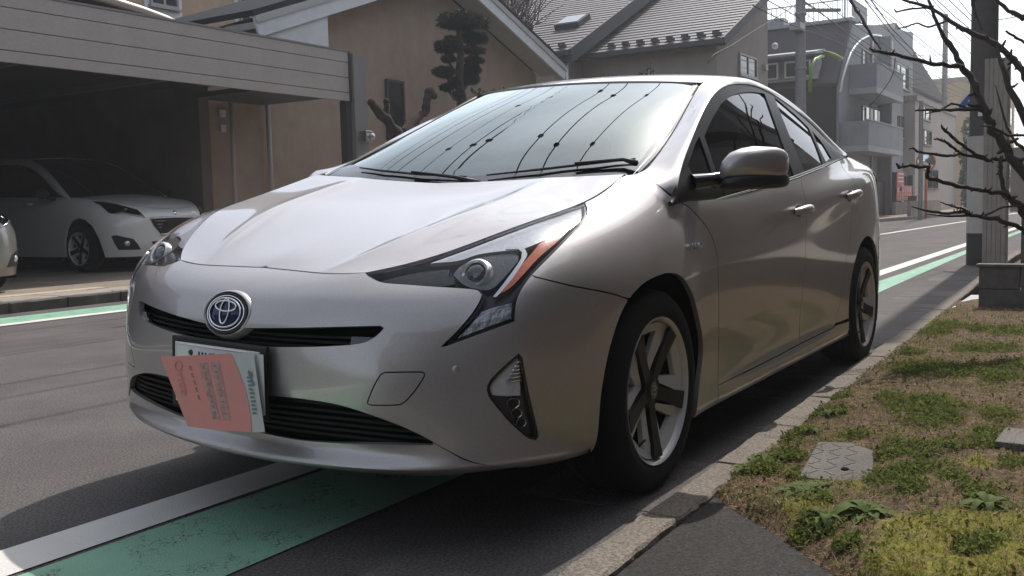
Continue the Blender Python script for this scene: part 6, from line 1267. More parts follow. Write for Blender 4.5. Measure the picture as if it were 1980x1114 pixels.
def scatter(n, dens, rs, box=(-5.2, .75, 1.05, 3.1)):
    """points kept with probability dens(x, y)"""
    out = []
    tot = 0
    while tot < n:
        # more samples near the camera
        t = rs.rand(n*3); x = box[1]-(box[1]-box[0])*t**1.7; y = 1.046+.0235*x+(rs.rand(n*3)**1.25)*(1.55)
        k = (rs.rand(n*3) < dens(x, y)) & (x < pathx(y)-.01) & (y > 1.05+.0235*x) & ~((np.abs(x+.41) < .21) & (np.abs(y-1.30) < .085))
        out.append(np.stack([x[k], y[k]], 1)); tot += k.sum()
        if k.sum() == 0: break
    return np.concatenate(out)[:n]
def blades(name, pts, rs, h, w, lean, mt, seg=2):
    n = len(pts); a = rs.rand(n)*2*math.pi; hh = h[0]+(h[1]-h[0])*rs.rand(n)**1.6; ln = hh*(lean[0]+(lean[1]-lean[0])*rs.rand(n)); ww = w*(.6+.8*rs.rand(n))
    x, y = pts[:, 0], pts[:, 1]; z = vz(x, y)-.004; dx, dy = np.cos(a), np.sin(a); V = []
    for t in range(seg+1):
        f = t/seg; k = ww*(1-f*.95)*.5; cx = x+dx*ln*f**1.6; cy = y+dy*ln*f**1.6; cz = z+hh*(f-.35*f*f*np.minimum(1.6, ln/hh))
        V.append(np.stack([cx-dy*k, cy+dx*k, cz], 1)); V.append(np.stack([cx+dy*k, cy-dx*k, cz], 1))
    V = np.stack(V, 1).reshape(-1, 3); m = 2*(seg+1); base = (np.arange(n)*m)[:, None]
    F = np.concatenate([base+np.array([2*t, 2*t+1, 2*t+3, 2*t+2])[None] for t in range(seg)], 0)
    link(name, mesh(name, V, F, mt), None, 'stuff')
def leaflets(name, pts, rs, size, height, mt):
    n = len(pts); a = rs.rand(n)*2*math.pi; s = size[0]+(size[1]-size[0])*rs.rand(n); x, y = pts[:, 0], pts[:, 1]; z = vz(x, y)+height[0]+(height[1]-height[0])*rs.rand(n)
    tx, ty = rs.normal(0, .6, n), rs.normal(0, .6, n); L = [(0, 0), (.45, .30), (1, 0), (.45, -.30)]; V = []
    for u, v in L:
        px = (u*np.cos(a)-v*np.sin(a))*s; py = (u*np.sin(a)+v*np.cos(a))*s; V.append(np.stack([x+px, y+py, z+px*tx+py*ty+(.12*s if u == .45 else 0)], 1))
    V = np.stack(V, 1).reshape(-1, 3); b = (np.arange(n)*4)[:, None]
    link(name, mesh(name, V, np.concatenate([b+np.array([0, 1, 2])[None], b+np.array([0, 2, 3])[None]], 0), mt), None, 'stuff')
def make_green():
    rs = np.random.RandomState(11)
    g = lambda x, y: np.clip(blob(x, y, GREEN, 1.35)*1.6*(.0+1.3*fbm(x, y, 19, 41))-.24, 0, 1)
    mo = lambda x, y: np.clip(blob(x, y, MOSS, 1.35)*1.6*(.15+1.2*fbm(x, y, 13, 31))-.28, 0, 1)
    br = lambda x, y: np.clip(.65*fbm(x, y, 7, 51)+.1-g(x, y)*.3-mo(x, y)*.5, .02, 1)
    dry = leaf_mat('dry_straw', (.52, .39, .23), (.20, .12, .07), .8, .15); gr1 = leaf_mat('grass_blades', (.06, .09, .02), (.23, .24, .06), .75)
    gr2 = leaf_mat('clover_leaves', (.055, .085, .02), (.20, .22, .055), .75); ms = leaf_mat('moss_tips', (.26, .25, .05), (.50, .46, .13), .8)
    blades('dry_straw', scatter(36000, br, rs), rs, (.004, .016), .0022, (1.5, 5.0), dry, 2)
    blades('dead_grass', scatter(11000, lambda x, y: g(x, y)*.6+.08, rs), rs, (.01, .04), .002, (.6, 1.8), dry, 3)
    blades('grass', scatter(44000, lambda x, y: g(x, y)+.40*fbm(x, y, 8, 71)**2, rs), rs, (.010, .036), .003, (.35, 1.4), gr1, 3)
    leaflets('ground_cover', scatter(46000, lambda x, y: g(x, y)**1.3+.10*fbm(x, y, 9, 61)**2, rs), rs, (.005, .016), (.0, .020), gr2)
    blades('moss', scatter(34000, mo, rs), rs, (.004, .011), .0028, (.2, 1.0), ms, 1)
    leaflets('leaf_litter', scatter(900, lambda x, y: .2+.4*br(x, y), rs), rs, (.008, .022), (.002, .010), leaf_mat('brown_litter', (.20, .10, .05), (.07, .04, .025), .8, .1))
make_green()
def rosette(x, y, n, r, seed, label, toothed=True, up=.35):
    """low weed: a crown of separate leaves"""
    rs = np.random.RandomState(seed); z = float(vz(np.array(x), np.array(y))); t = thing('weed', label, 'weed', (x, y, z), 0, 'weeds on the verge')
    mt = M.setdefault('weed_leaf', leaf_mat('weed_leaf', (.065, .11, .035), (.17, .21, .07), .7))
    for k in range(n):
        a = 2*math.pi*k/n+rs.uniform(-.25, .25); L = r*rs.uniform(.6, 1.1); e = up*rs.uniform(.4, 1.6); m = 9; V = []
        for i in range(m):
            f = i/(m-1); w = L*.16*math.sin(math.pi*min(1, f*.85+.12))*(1+(.45 if toothed and i % 2 else -.25 if toothed else 0)); d = L*f; h = L*(e*f-(e*1.15)*f*f)+.004
            for s in (-1, 0, 1): V.append((d*math.cos(a)-s*w*math.sin(a), d*math.sin(a)+s*w*math.cos(a), h+(abs(s)*w*.35)))
        F = [(i*3+j, i*3+j+1, i*3+4+j, i*3+3+j) for i in range(m-1) for j in (0, 1)]
        link('weed_leaf', mesh('weed_leaf', V, F, mt), t)
rosette(.085, 1.485, 15, .105, 1, 'large pale dandelion rosette with long toothed leaves nearest the camera', True, .7)
rosette(-.045, 1.285, 13, .115, 2, 'broad leaved weed lying flat just in front of the concrete cover')
rosette(.215, 1.41, 16, .075, 3, 'bushy dark weed clump at the tip of the footpath asphalt', False, 1.1)
rosette(-.36, 1.075, 11, .07, 4, 'small toothed weed against the kerb left of the concrete cover')
rosette(-.20, 1.05, 9, .06, 5, 'tiny weed at the kerb nearest the footpath asphalt', False, .6)
rosette(-.10, 1.76, 12, .09, 6, 'leafy weed clump on the mossy ground at the right edge', False, .9)
rosette(-.80, 1.10, 10, .06, 7, 'weed tuft against the kerb beside the front wheel', False, 1.0)
rosette(-1.10, 1.09, 10, .055, 8, 'weed tuft against the kerb behind the front wheel', True, 1.0)
# handhole cover with moulded ribs, a second one at the edge of the picture
def cover():
    t = thing('handhole_cover', 'grey concrete handhole cover with ribbed pattern sunk in the grass', 'cover', (-.41, 1.30, .052), rad(4)); t.rotation_euler = (rad(1.5), rad(2), rad(10))
    c = concrete_mat('cover_concrete', (.125, .117, .105), .4, 150, .35)
    b = MB(); b.prism([(-.21, -.085), (.20, -.11), (.215, .06), (.18, .105), (-.13, .095), (-.215, .02)], -.04, .0); b.build('cover_slab', c, t, bevel=.006)
    for i in range(7):
        for j in range(3):
            x = -.17+.052*i; y = -.075+.052*j
            if (i+j) % 2: b = MB(); b.box(-.024, .024, -.004, .004, -.002, .0013, Matrix.Translation((x, y, 0)) @ Matrix.Rotation(rad(38), 4, 'Z'))
            else: b = MB(); b.box(-.024, .024, -.004, .004, -.002, .0013, Matrix.Translation((x, y, 0)) @ Matrix.Rotation(rad(-38), 4, 'Z'))
            b.build('cover_rib', c, t)
    b = MB(); b.lathe([(.012, -.002), (.012, .004), (.0, .003)], 10, Matrix.Translation((.10, .02, 0))); b.build('lifting_eye', M['void'], t)
cover()
b = MB(); b.prism([(-.1, -.05), (.13, -.06), (.14, .12), (-.12, .13)], -.03, .012, Matrix.Translation((-.95, 1.76, .055))); o = b.build('concrete_slab', M['gutter'], None, bevel=.006); tag(o, 'dark concrete slab half buried in grass at the right edge', 'slab')
b = MB(); b.prism([(-6.3, .945), (-5.22, .945), (-5.22, 1.13), (-6.3, 1.16)], .0, .036); o = b.build('paving_slab', M['white_slab']); tag(o, 'pale smooth slab between the kerb and the low block wall', 'slab')
# ------------------------------------------------------------------ car port, houses, flats
M['tan'] = mat('tan_stucco', (.38, .285, .222), .92, noise=(3, .10, 8), bump=(70, .8, .008), streak=.08)
M['tan2'] = mat('tan_stucco_upper', (.42, .31, .21), .92, noise=(3, .08, 8), bump=(90, .4, .006), streak=.08)
M['trim'] = mat('white_trim', (.62, .63, .65), .6, noise=(4, .08))
M['soffit'] = mat('soffit_board', (.40, .40, .40), .8, noise=(6, .08))
M['slate'] = mat('dark_roof', (.030, .032, .040), .95, spec=.1, noise=(30, .3), bump=(40, .5, .01))
M['board'] = mat('aluminium_board', (.40, .35, .33), .5, metal=.15, noise=(60, .10, 4), streak=.05)
M['post'] = mat('bronze_post', (.22, .205, .20), .45, metal=.3)
M['glass'] = mat('window_glass', (.03, .035, .04), .06, coat=.5)
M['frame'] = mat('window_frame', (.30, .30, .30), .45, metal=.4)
M['darkframe'] = mat('dark_frame', (.05, .05, .055), .45)
M['pipe'] = mat('grey_pipe', (.42, .39, .37), .5)
def bx(name, x0, x1, y0, y1, z0, z1, mt, parent=None, bevel=0):
    b = MB(); b.box(x0, x1, y0, y1, z0, z1); return b.build(name, mt, parent, bevel=bevel)
def window_y(parent, x0, x1, z0, z1, y, fr='frame', n=2, sill=True):
    """sliding window in a wall that faces +y"""
    w = .05; b = MB()
    for a in ((x0, x1, z0, z0+w), (x0, x1, z1-w, z1), (x0, x0+w, z0+w, z1-w), (x1-w, x1, z0+w, z1-w)): b.box(a[0], a[1], y, y+.06, a[2], a[3])
    f = b.build('window', M[fr], parent)
    for k in range(n):
        a = x0+w+(x1-x0-2*w)*k/n; c = x0+w+(x1-x0-2*w)*(k+1)/n
        bx('pane', a+.015, c-.015, y+.012, y+.022, z0+w, z1-w, M['glass'], f)
        if k: bx('mullion', a-.03, a+.03, y+.01, y+.05, z0+w, z1-w, M[fr], f)
    if sill: bx('sill', x0-.04, x1+.04, y, y+.10, z0-.05, z0-.002, M[fr], f)
    return f
def window_x(parent, y0, y1, z0, z1, x, fr='frame', n=2, grid=0):
    w = .05; b = MB()
    for a in ((y0, y1, z0, z0+w), (y0, y1, z1-w, z1), (y0, y0+w, z0+w, z1-w), (y1-w, y1, z0+w, z1-w)): b.box(x, x+.06, a[0], a[1], a[2], a[3])
    f = b.build('window', M[fr], parent)
    bx('pane', x+.012, x+.022, y0+w, y1-w, z0+w, z1-w, M['glass'], f)
    for k in range(1, n): a = y0+(y1-y0)*k/n; bx('mullion', x+.01, x+.05, a-.03, a+.03, z0+w, z1-w, M[fr], f)
    for k in range(1, grid):
        a = z0+(z1-z0)*k/grid; bx('mullion', x+.01, x+.045, y0+w, y1-w, a-.02, a+.02, M[fr], f)
    return f
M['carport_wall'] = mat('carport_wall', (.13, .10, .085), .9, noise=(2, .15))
# --- car port: four long boards over the opening, end post, vaulted roof
def carport():
    t = thing('car_port', 'brown panelled car port beam over a dark parking bay', 'car port', (-3, -8.6, .1))
    o = Vector((-3, -8.6, .1))
    def B(name, x0, x1, y0, y1, z0, z1, mt): return bx(name, x0-o.x, x1-o.x, y0-o.y, y1-o.y, z0-o.z, z1-o.z, mt, t)
    for z0, z1 in ((2.63, 2.757), (2.767, 2.992), (3.002, 3.232), (3.242, 3.40)): B('fascia_board', -9.26, 4, -8.62, -8.56, z0, z1, M['board'])
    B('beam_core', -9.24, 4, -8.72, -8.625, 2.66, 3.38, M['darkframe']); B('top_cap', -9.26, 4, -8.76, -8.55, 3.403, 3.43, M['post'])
    B('beam_end', -9.31, -9.265, -8.76, -8.55, 2.62, 3.42, M['darkframe'])
    B('post', -9.62, -9.315, -8.74, -8.50, .0, 3.39, M['post']); B('post_channel', -9.312, -9.20, -8.72, -8.58, .0, 2.62, M['darkframe']); B('post_cap', -9.70, -9.622, -8.70, -8.54, 3.15, 3.36, M['post'])
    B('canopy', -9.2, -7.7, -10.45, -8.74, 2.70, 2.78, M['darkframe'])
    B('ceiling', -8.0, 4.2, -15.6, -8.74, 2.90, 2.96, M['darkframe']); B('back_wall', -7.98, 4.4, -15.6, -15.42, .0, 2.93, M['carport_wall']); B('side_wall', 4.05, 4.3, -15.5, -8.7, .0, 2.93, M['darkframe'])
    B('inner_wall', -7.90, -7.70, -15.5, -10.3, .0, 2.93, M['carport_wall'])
    for x in (-6.6, -4.4, -2.2): B('ceiling_rib', x-.05, x+.05, -15.3, -8.8, 2.80, 2.895, M['post'])
    # vaulted translucent roof above: edge rail and sheet
    pr = [(-6.25, 3.40), (-6.0, 3.47), (-5.6, 3.535), (-5.2, 3.58), (-4.7, 3.63), (-4.1, 3.68), (-3.2, 3.72), (-1.5, 3.74), (1, 3.72)]
    b = MB(); b.tube([Vector((x, -8.82, z))-o for x, z in pr], .06, 8); b.build('roof_rail', mat('pale_rail', (.42, .37, .33), .4, metal=.2), t, smooth=True)
    V = [Vector((x, y, z-.02))-o for y in (-8.85, -15) for x, z in pr]; n = len(pr); b = MB(); b.add(V+[v-Vector((0, 0, .02)) for v in V], [(i, i+1, n+i+1, n+i) for i in range(n-1)]+[(2*n+i+1, 2*n+i, 3*n+i, 3*n+i+1) for i in range(n-1)]); b.build('roof_sheet', M['darkframe'], t, smooth=True)
carport()
for x, r, lb in ((-9.235, .042, 'pale vertical downpipe nearer the car port post'), (-8.42, .032, 'darker thin downpipe deeper in the car port shade')):
    b = MB(); b.tube([(x, -10.38, .1), (x, -10.38, 2.75)], r, 10); o = b.build('downpipe', M['pipe'], None, smooth=True); tag(o, lb, 'downpipe', None)
for z, lb in ((2.50, 'upper of two small white boxes on the car port wall'), (2.26, 'lower of two small white boxes on the car port wall')):
    b = MB(); b.box(-8.33, -8.22, -10.45, -10.40, z-.06, z+.06); o = b.build('switch_box', M['trim'], None, bevel=.008); tag(o, lb, 'switch box')
b = MB(); b.box(-9.56, -9.40, -8.50, -8.36, 1.98, 2.16); b.lathe([(.05, 0), (.06, .08), (.0, .10)], 12, Matrix.Translation((-9.48, -8.36, 2.06)) @ Matrix.Rotation(rad(-90), 4, 'X')); o = b.build('wall_lamp', M['satin'], None, bevel=.01); tag(o, 'small metal lamp fixed to the car port post', 'lamp')
# --- gabled stucco house
def gable_house():
    t = thing('stucco_house', 'tan stucco house with wide white gable boards and dark roof', 'house', (-14, -10.5, 0)); o = Vector((-14, -10.5, 0))
    P = lambda *p: Vector(p)-o
    apx, apz = -14.0, 5.72
    prof = [(-7.92, 0), (-18.4, 0), (-18.4, 4.12), (apx, apz-.02), (-10.25, 4.38), (-10.25, 2.95), (-7.92, 2.95)]
    b = MB(); V = [P(x, -10.5, z) for x, z in prof]+[P(x, -13.2, z) for x, z in prof]; n = len(prof)
    b.add(V, [tuple(range(n-1, -1, -1)), tuple(range(n, 2*n))]+[(i, (i+1) % n, n+(i+1) % n, n+i) for i in range(n)]); w = b.build('wall', M['tan'], t)
    for sgn, xe, ze in ((1, -8.5, 3.94), (-1, -18.7, 4.20)):
        a = Vector((apx, 0, apz+.18)); e = Vector((xe, 0, ze)); d = (e-a)
        def slab(name, y0, y1, off0, off1, mt, ext=0):
            nrm = Vector((-d.z, 0, d.x)).normalized(); nrm = nrm if nrm.z > 0 else -nrm
            q = [a+nrm*off0, e+nrm*off0, e+nrm*off1, a+nrm*off1]; b = MB(); V = [Vector((p.x, y0, p.z))-o for p in q]+[Vector((p.x, y1, p.z))-o for p in q]
            b.add(V, [(0, 1, 2, 3), (7, 6, 5, 4), (0, 4, 5, 1), (1, 5, 6, 2), (2, 6, 7, 3), (3, 7, 4, 0)]); return b.build(name, mt, t)
        slab('soffit', -10.52, -9.85, -.12, -.02, M['soffit']); slab('gable_board', -9.85, -9.80, -.26, .06, M['trim']); slab('gable_trim', -9.80, -9.775, -.04, .07, M['soffit']); slab('roof', -13.4, -9.80, .075, .17, M['slate'])
        L = d.length
    b = MB(); b.prism([(-8.62, 3.42), (-10.24, 3.42), (-10.24, 4.28), (-8.62, 3.74)], -9.86, -10.52, Matrix(((1, 0, 0, -o.x), (0, 0, 1, -o.y), (0, 1, 0, 0), (0, 0, 0, 1)))); b.build('eave_box', M['trim'], t)
    f = window_y(None, -13.06+14, -12.50+14, 2.1, 3.46, .002, 'darkframe', 1); f.parent = t
gable_house()
def back_house():
    t = thing('rear_house', 'tall tan house with pale window panels rising behind the car port', 'house', (-6, -16.5, 0))
    b = MB(); b.box(-11, 12, -8, .0, 0, 8.5); b.build('wall', M['tan2'], t)
    for x0, x1 in ((-6.55, -5.55), (-9.05, -8.15), (-2.2, -1.2), (2.0, 3.0)):
        bx('window_panel', x0, x1, .003, .05, 4.4, 6.9, M['trim'], t)
        f = window_y(t, x0+.12, x1-.12, 5.55, 6.7, .05, 'frame', 2)
back_house()
# --- tiled house with two roof slopes
def tiled_house():
    t = thing('tiled_house', 'beige house with grey tiled slopes, skylight and snow guards', 'house', (-24, -9, 0)); o = Vector((-24, -9, 0))
    wall = mat('beige_wall', (.34, .31, .28), .9, noise=(2, .08, 8), bump=(60, .3, .005), streak=.08); tile = mat('grey_tile', (.155, .145, .15), .6, noise=(12, .18, 6)); edge = mat('tile_edge', (.055, .055, .065), .6)
    k = .4770
    b = MB(); pr = [(-22.55, 0), (-26.9, 0), (-26.9, 7.15), (-22.55, 5.1)]; n = 4
    V = [Vector((x, y, z))-o for y in (-7.35, -17) for x, z in pr]; b.add(V, [(0, 1, 2, 3)[::-1], (4, 5, 6, 7)]+[(i, (i+1) % 4, 4+(i+1) % 4, 4+i) for i in range(4)]); b.build('wall', wall, t)
    bx('porch_wall', -22.5-o.x, -20.9-o.x, -17-o.y, -11.4-o.y, 0, 4.95, wall, t)
    def slope(x0, z0, y0, y1, rows, thick, name):
        step = .27
        V = []
        r = Vector((-1, 0, k)).normalized(); nn = Vector((k, 0, 1)).normalized()
        for i in range(rows):
            p = Vector((x0, 0, z0))+r*(step*i); q = p+r*(step*1.05); b = MB()
            c = [p+nn*.020, q-nn*.004, q-nn*.05, p-nn*.05]
            VV = [Vector((s.x, y, s.z))-o for y in (y0, y1) for s in c]; b.add(VV, [(0, 1, 2, 3)[::-1], (4, 5, 6, 7), (0, 4, 5, 1)[::-1], (3, 0, 4, 7)[::-1], (2, 3, 7, 6)[::-1]]); b.build(name, tile, t)
        # barge board along the +y verge, gutter along the eave
        e = Vector((x0, 0, z0)); f = e+r*(step*rows)
        c = [e-nn*(thick), e+nn*.03, f+nn*.03, f-nn*thick]; b = MB(); VV = [Vector((s.x, y, s.z))-o for y in (y1+.004, y1+.06) for s in c]; b.add(VV, [(0, 1, 2, 3), (7, 6, 5, 4), (0, 4, 5, 1), (1, 5, 6, 2), (3, 7, 4, 0)]); b.build('barge_board', edge, t)
        bx('eave_gutter', x0-.02-o.x, x0+.10-o.x, y0-o.y, y1+.05-o.y, z0-.13, z0-.02, edge, t)
        c = [e-nn*thick, e-nn*.06, f-nn*.06, f-nn*thick]; b = MB(); VV = [Vector((s.x, y, s.z))-o for y in (y0, y1) for s in c]; b.add(VV, [(0, 1, 2, 3)[::-1], (4, 5, 6, 7), (0, 4, 7, 3), (0, 1, 5, 4), (1, 2, 6, 5)]); b.build('roof_deck', edge, t)
        return e, r, nn
    e, r, nn = slope(-22.0, 5.09, -14.5, -7.0, 40, .20, 'tile_course'); y = -10.9
    e2, r2, n2 = slope(-20.6, 5.02, -17.0, -10.78, 40, .34, 'tile_course')
    def guard(e, r, nn, y, up):
        p = e+r*up+nn*.03; b = MB(); T = Matrix.Translation(Vector((p.x, y, p.z))-o); b.box(-.04, .04, -.09, .09, .0, .10, T); b.box(.04, .09, -.09, .09, .0, .02, T); b.build('snow_guard', edge, t)
    for i in range(8): guard(e, r, nn, -10.35+.44*i, .34); guard(e, r, nn, -10.22+.44*i, .14)
    for i in range(4): guard(e2, r2, n2, -12.6+.48*i, .34); guard(e2, r2, n2, -12.45+.48*i, .14)
    p = e2+r2*2.6+n2*.02; T = Matrix.Translation(Vector((p.x, -11.9, p.z))-o) @ Matrix.Rotation(-math.atan(k)*-1, 4, 'Y')
    b = MB(); b.box(-.42, .42, -.40, .40, .0, .16, T); s = b.build('skylight', edge, t); b = MB(); b.box(-.36, .36, -.34, .34, .162, .175, T); b.build('pane', mat('skylight_glass', (.25, .28, .30), .03, metal=.6), s)
    f = window_y(t, -25.75-o.x, -24.25-o.x, 4.42, 5.02, -7.35-o.y+.002, 'frame', 2); 
    bx('vent_cap', -26.6-o.x, -26.4-o.x, -7.34-o.y, -7.24-o.y, 4.75, 4.92, M['pipe'], t)
    b = MB(); b.tube([Vector((-20.8, -10.95, 4.7))-o, Vector((-20.8, -10.95, 3.2))-o], .04, 8); b.build('downpipe', M['trim'], t, smooth=True)
    b = MB(); b.tube([Vector((-22.5, -9.3, 4.75))-o, Vector((-22.5, -9.3, 2.2))-o], .035, 8); b.build('downpipe', M['pipe'], t, smooth=True)
    f = window_x(t, -10.9-o.y, -9.4-o.y, 3.0, 4.4, -22.54-o.x, 'frame', 2)
tiled_house()
# --- flats: dark brick end with a mansard, grey street front with a white arc
def flats():
    t = thing('apartment_block', 'grey block of flats with dark brick end and a white arc', 'building', (-41, -7, -.1)); o = Vector((-41, -7, -.1))
    def brick_mat():
        m, nt, b = _new('dark_brick'); L = nt.links.new; tc = nt.nodes.new('ShaderNodeTexCoord'); mp = nt.nodes.new('ShaderNodeMapping'); mp.inputs['Rotation'].default_value = (rad(90), 0, rad(90))
        br = nt.nodes.new('ShaderNodeTexBrick'); br.inputs['Scale'].default_value = 4.2; br.inputs['Color1'].default_value = (.045, .036, .042, 1); br.inputs['Color2'].default_value = (.075, .058, .062, 1); br.inputs['Mortar'].default_value = (.03, .028, .03, 1); br.inputs['Mortar Size'].default_value = .02
        L(tc.outputs['Object'], mp.inputs[0]); L(mp.outputs[0], br.inputs[0]); L(br.outputs['Color'], b.inputs['Base Color']); b.inputs['Roughness'].default_value = .8; return m
    brick = brick_mat(); grey = mat('grey_render', (.30, .315, .34), .85, noise=(1.5, .10, 8), bump=(40, .3, .005), streak=.05); dk = mat('mansard_slate', (.060, .052, .060), .7, noise=(20, .2)); lt = mat('pale_parapet', (.42, .43, .45), .8, noise=(3, .08))
    def wall(name, pr, y0, y1, mt):
        n = len(pr); b = MB(); V = [Vector((x, y, z))-o for y in (y0, y1) for x, z in pr]
        b.add(V, [tuple(range(n)), tuple(range(2*n-1, n-1, -1))]+[(i, n+i, n+(i+1) % n, (i+1) % n) for i in range(n)]); return b.build(name, mt, t)
    wall('street_wall', [(-34.05, -.3), (-34.05, 4.85), (-36.1, 7.42), (-40, 7.95), (-48.3, 8.75), (-48.3, -.3)], -12.5, -7.0, grey)
    wall('brick_wall', [(-33.98, -.3), (-33.98, 4.95), (-34.6, 4.95), (-34.6, -.3)], -14, -7.08, brick)
    wall('mansard', [(-33.9, 4.96), (-33.9, 5.05), (-36.0, 7.55), (-36.6, 7.55), (-36.6, 4.96)], -14, -7.06, dk)
    wall('roof_edge', [(-35.9, 7.56), (-35.9, 7.68), (-37.4, 7.76), (-37.4, 7.64)], -14, -6.98, lt)
    # recessed window band in the mansard
    wall('balcony_recess', [(-33.86, 5.25), (-34.35, 6.05), (-34.6, 6.05), (-34.6, 5.25)], -13.2, -7.75, lt)
    for y in (-12.9, -11.5, -10.1, -8.9): f = window_x(t, y-o.y, y+.95-o.y, 5.35-o.z, 5.95-o.z, -33.95-o.x+.12, 'trim', 2)
    wall('awning', [(-33.5, 6.12), (-33.5, 6.2), (-34.9, 6.45), (-34.9, 6.3)], -13.6, -7.7, lt)
    f = window_x(t, -10.05-o.y, -9.35-o.y, 4.15-o.z, 5.0-o.z, -33.97-o.x, 'trim', 5, 6)
    b = MB(); b.ball(Vector((-33.6, -9.2, 6.55))-o, .12); b.build('vent_hood', M['trim'], t, smooth=True)
    bx('roof_unit', -36.6-o.x, -36.0-o.x, -10.6-o.y, -9.6-o.y, 7.7-o.z, 7.98-o.z, lt, t)
    # roof railing
    rl = M['pipe']
    for k in range(38): y = -13.9+.182*k; bx('baluster', -36.02-o.x, -36.0-o.x, y-.012-o.y, y+.012-o.y, 7.68-o.z, 8.35-o.z, rl, t)
    bx('handrail', -36.04-o.x, -35.98-o.x, -14-o.y, -7-o.y, 8.36-o.z, 8.40-o.z, rl, t); bx('handrail', -38.6-o.x, -36.06-o.x, -7.04-o.y, -6.99-o.y, 8.36-o.z, 8.40-o.z, rl, t); bx('rail_panel', -38.6-o.x, -36.06-o.x, -7.03-o.y, -7.01-o.y, 7.75-o.z, 8.34-o.z, lt, t)
    # white arc
    arc = [(-34.0, 4.7), (-34.25, 5.15), (-34.85, 5.75), (-35.5, 6.25), (-36.2, 6.6), (-37.2, 6.98), (-38.3, 7.25), (-39.4, 7.45), (-40.8, 7.6)]
    b = MB(); b.tube([Vector((x, -6.93, z))-o for x, z in arc], .04, 8); b.build('arc_trim', mat('bright_white', (.82, .82, .82), .35), t, smooth=True)
    # balconies on the street front
    for z0, x0, x1 in ((4.75, -40.6, -35.6), (2.55, -40.6, -34.3)):
        s = bx('balcony', x0-o.x, x1-o.x, .002, 1.0, z0-o.z, z0+.22-o.z, lt, t)
        bx('parapet', x0-o.x, x1-o.x, .93, 1.0, z0+.225-o.z, z0+1.1-o.z, grey, s); bx('parapet', x1-.07-o.x, x1-o.x, .003, .925, z0+.225-o.z, z0+1.1-o.z, grey, s); bx('coping', x0-.03-o.x, x1+.03-o.x, .90, 1.03, z0+1.105-o.z, z0+1.15-o.z, lt, s)
        window_y(t, x0+1.2-o.x, x0+3.0-o.x, z0+.3-o.z, z0+1.95-o.z, .004, 'frame', 2, False)
    bx('air_conditioner', -37.4-o.x, -36.6-o.x, .45, .75, 4.98-o.z, 5.55-o.z, M['trim'], t)
    for k, (x, c) in enumerate(((-36.2, 'gloss'), (-36.9, 'trim'), (-37.6, 'gloss'), (-38.1, 'frame'))): bx('laundry', x-o.x, x+.42-o.x, .55, .60, 3.65-o.z, 4.25-o.z, M[c], t)
    bx('stair_tower', -42.0-o.x, -40.7-o.x, .004, .5, -.2-o.z, 7.55-o.z, grey, t)
    for z in (4.0, 6.3):
        window_y(t, -46.7-o.x, -42.3-o.x, z-.45-o.z, z+.6-o.z, .005, 'frame', 3); bx('shutter', -47.4-o.x, -46.75-o.x, .006, .10, z-.5-o.z, z+.62-o.z, M['darkframe'], t)
    for x in (-40.55, -42.1, -39.2): b = MB(); b.tube([Vector((x, -6.45 if x > -42.05 and x < -40.5 else -6.94, 7.3))-o, Vector((x, -6.45 if x > -42.05 and x < -40.5 else -6.94, .2))-o], .05, 8); b.build('downpipe', M['pipe'], t, smooth=True)
    bx('entrance', -44.2-o.x, -41.0-o.x, .012, .62, -.2-o.z, 1.9-o.z, dk, t); bx('entrance_door', -43.2-o.x, -42.3-o.x, .625, .66, -.1-o.z, 1.75-o.z, M['glass'], t); bx('entrance_post', -44.0-o.x, -43.8-o.x, .63, .85, -.1-o.z, 1.8-o.z, M['darkframe'], t)
    bx('base_wall', -40.9-o.x, -34.0-o.x, .003, .3, -.2-o.z, 1.5-o.z, dk, t)
flats()
# --- houses further on
def far_house(name, label, x0, x1, y, z1, wallc, roofc, ridge, wins, flat=False, depth=7):
    t = thing(name, label, 'house', ((x0+x1)/2, y, -.3)); cx = (x0+x1)/2
    wm = mat(name+'_wall', wallc, .9, noise=(1.5, .08, 6)); rm = mat(name+'_roof', roofc, .7, noise=(8, .2))
    bx('wall', x0-cx, x1-cx, -depth, 0, 0, z1+.3, wm, t)
    if flat: bx('parapet', x0-cx-.1, x1-cx+.1, -depth, .1, z1+.302, z1+.55, rm, t)
    else:
        b = MB(); pr = [(x1-cx+.4, z1+.2), (ridge[0]-cx, ridge[1]), (x0-cx-.4, z1+.2)]; n = 3
        V = [Vector((x, yy, z)) for yy in (.4, -depth) for x, z in pr]; b.add(V, [(0, 1, 2), (5, 4, 3), (0, 3, 4, 1), (1, 4, 5, 2), (2, 5, 3, 0)]); b.build('roof', rm, t)
    for a in wins: window_y(t, a[0]-cx, a[1]-cx, a[2]+.3, a[3]+.3, .004, 'darkframe', 2)
    return t
far_house('far_house', 'beige rendered house beyond the flats with a flat parapet', -58.5, -46.2, -6.5, 5.3, (.42, .37, .34), (.30, .27, .26), None, [(-50.4, -48.3, 3.35, 4.1), (-50.0, -47.4, 4.55, 5.2), (-52.5, -49.2, 1.2, 2.2)], True)
far_house('far_house', 'pale house with steep dark roof behind the beige one', -66, -47, -8.5, 6.9, (.40, .37, .36), (.075, .07, .075), (-50, 9.9), [(-56, -53, 6.0, 6.6)])
far_house('far_house', 'yellowish flat roofed building far down the street', -92, -76, -6.5, 9.2, (.42, .33, .20), (.30, .28, .26), None, [(-90, -86, 6.5, 8)], True)
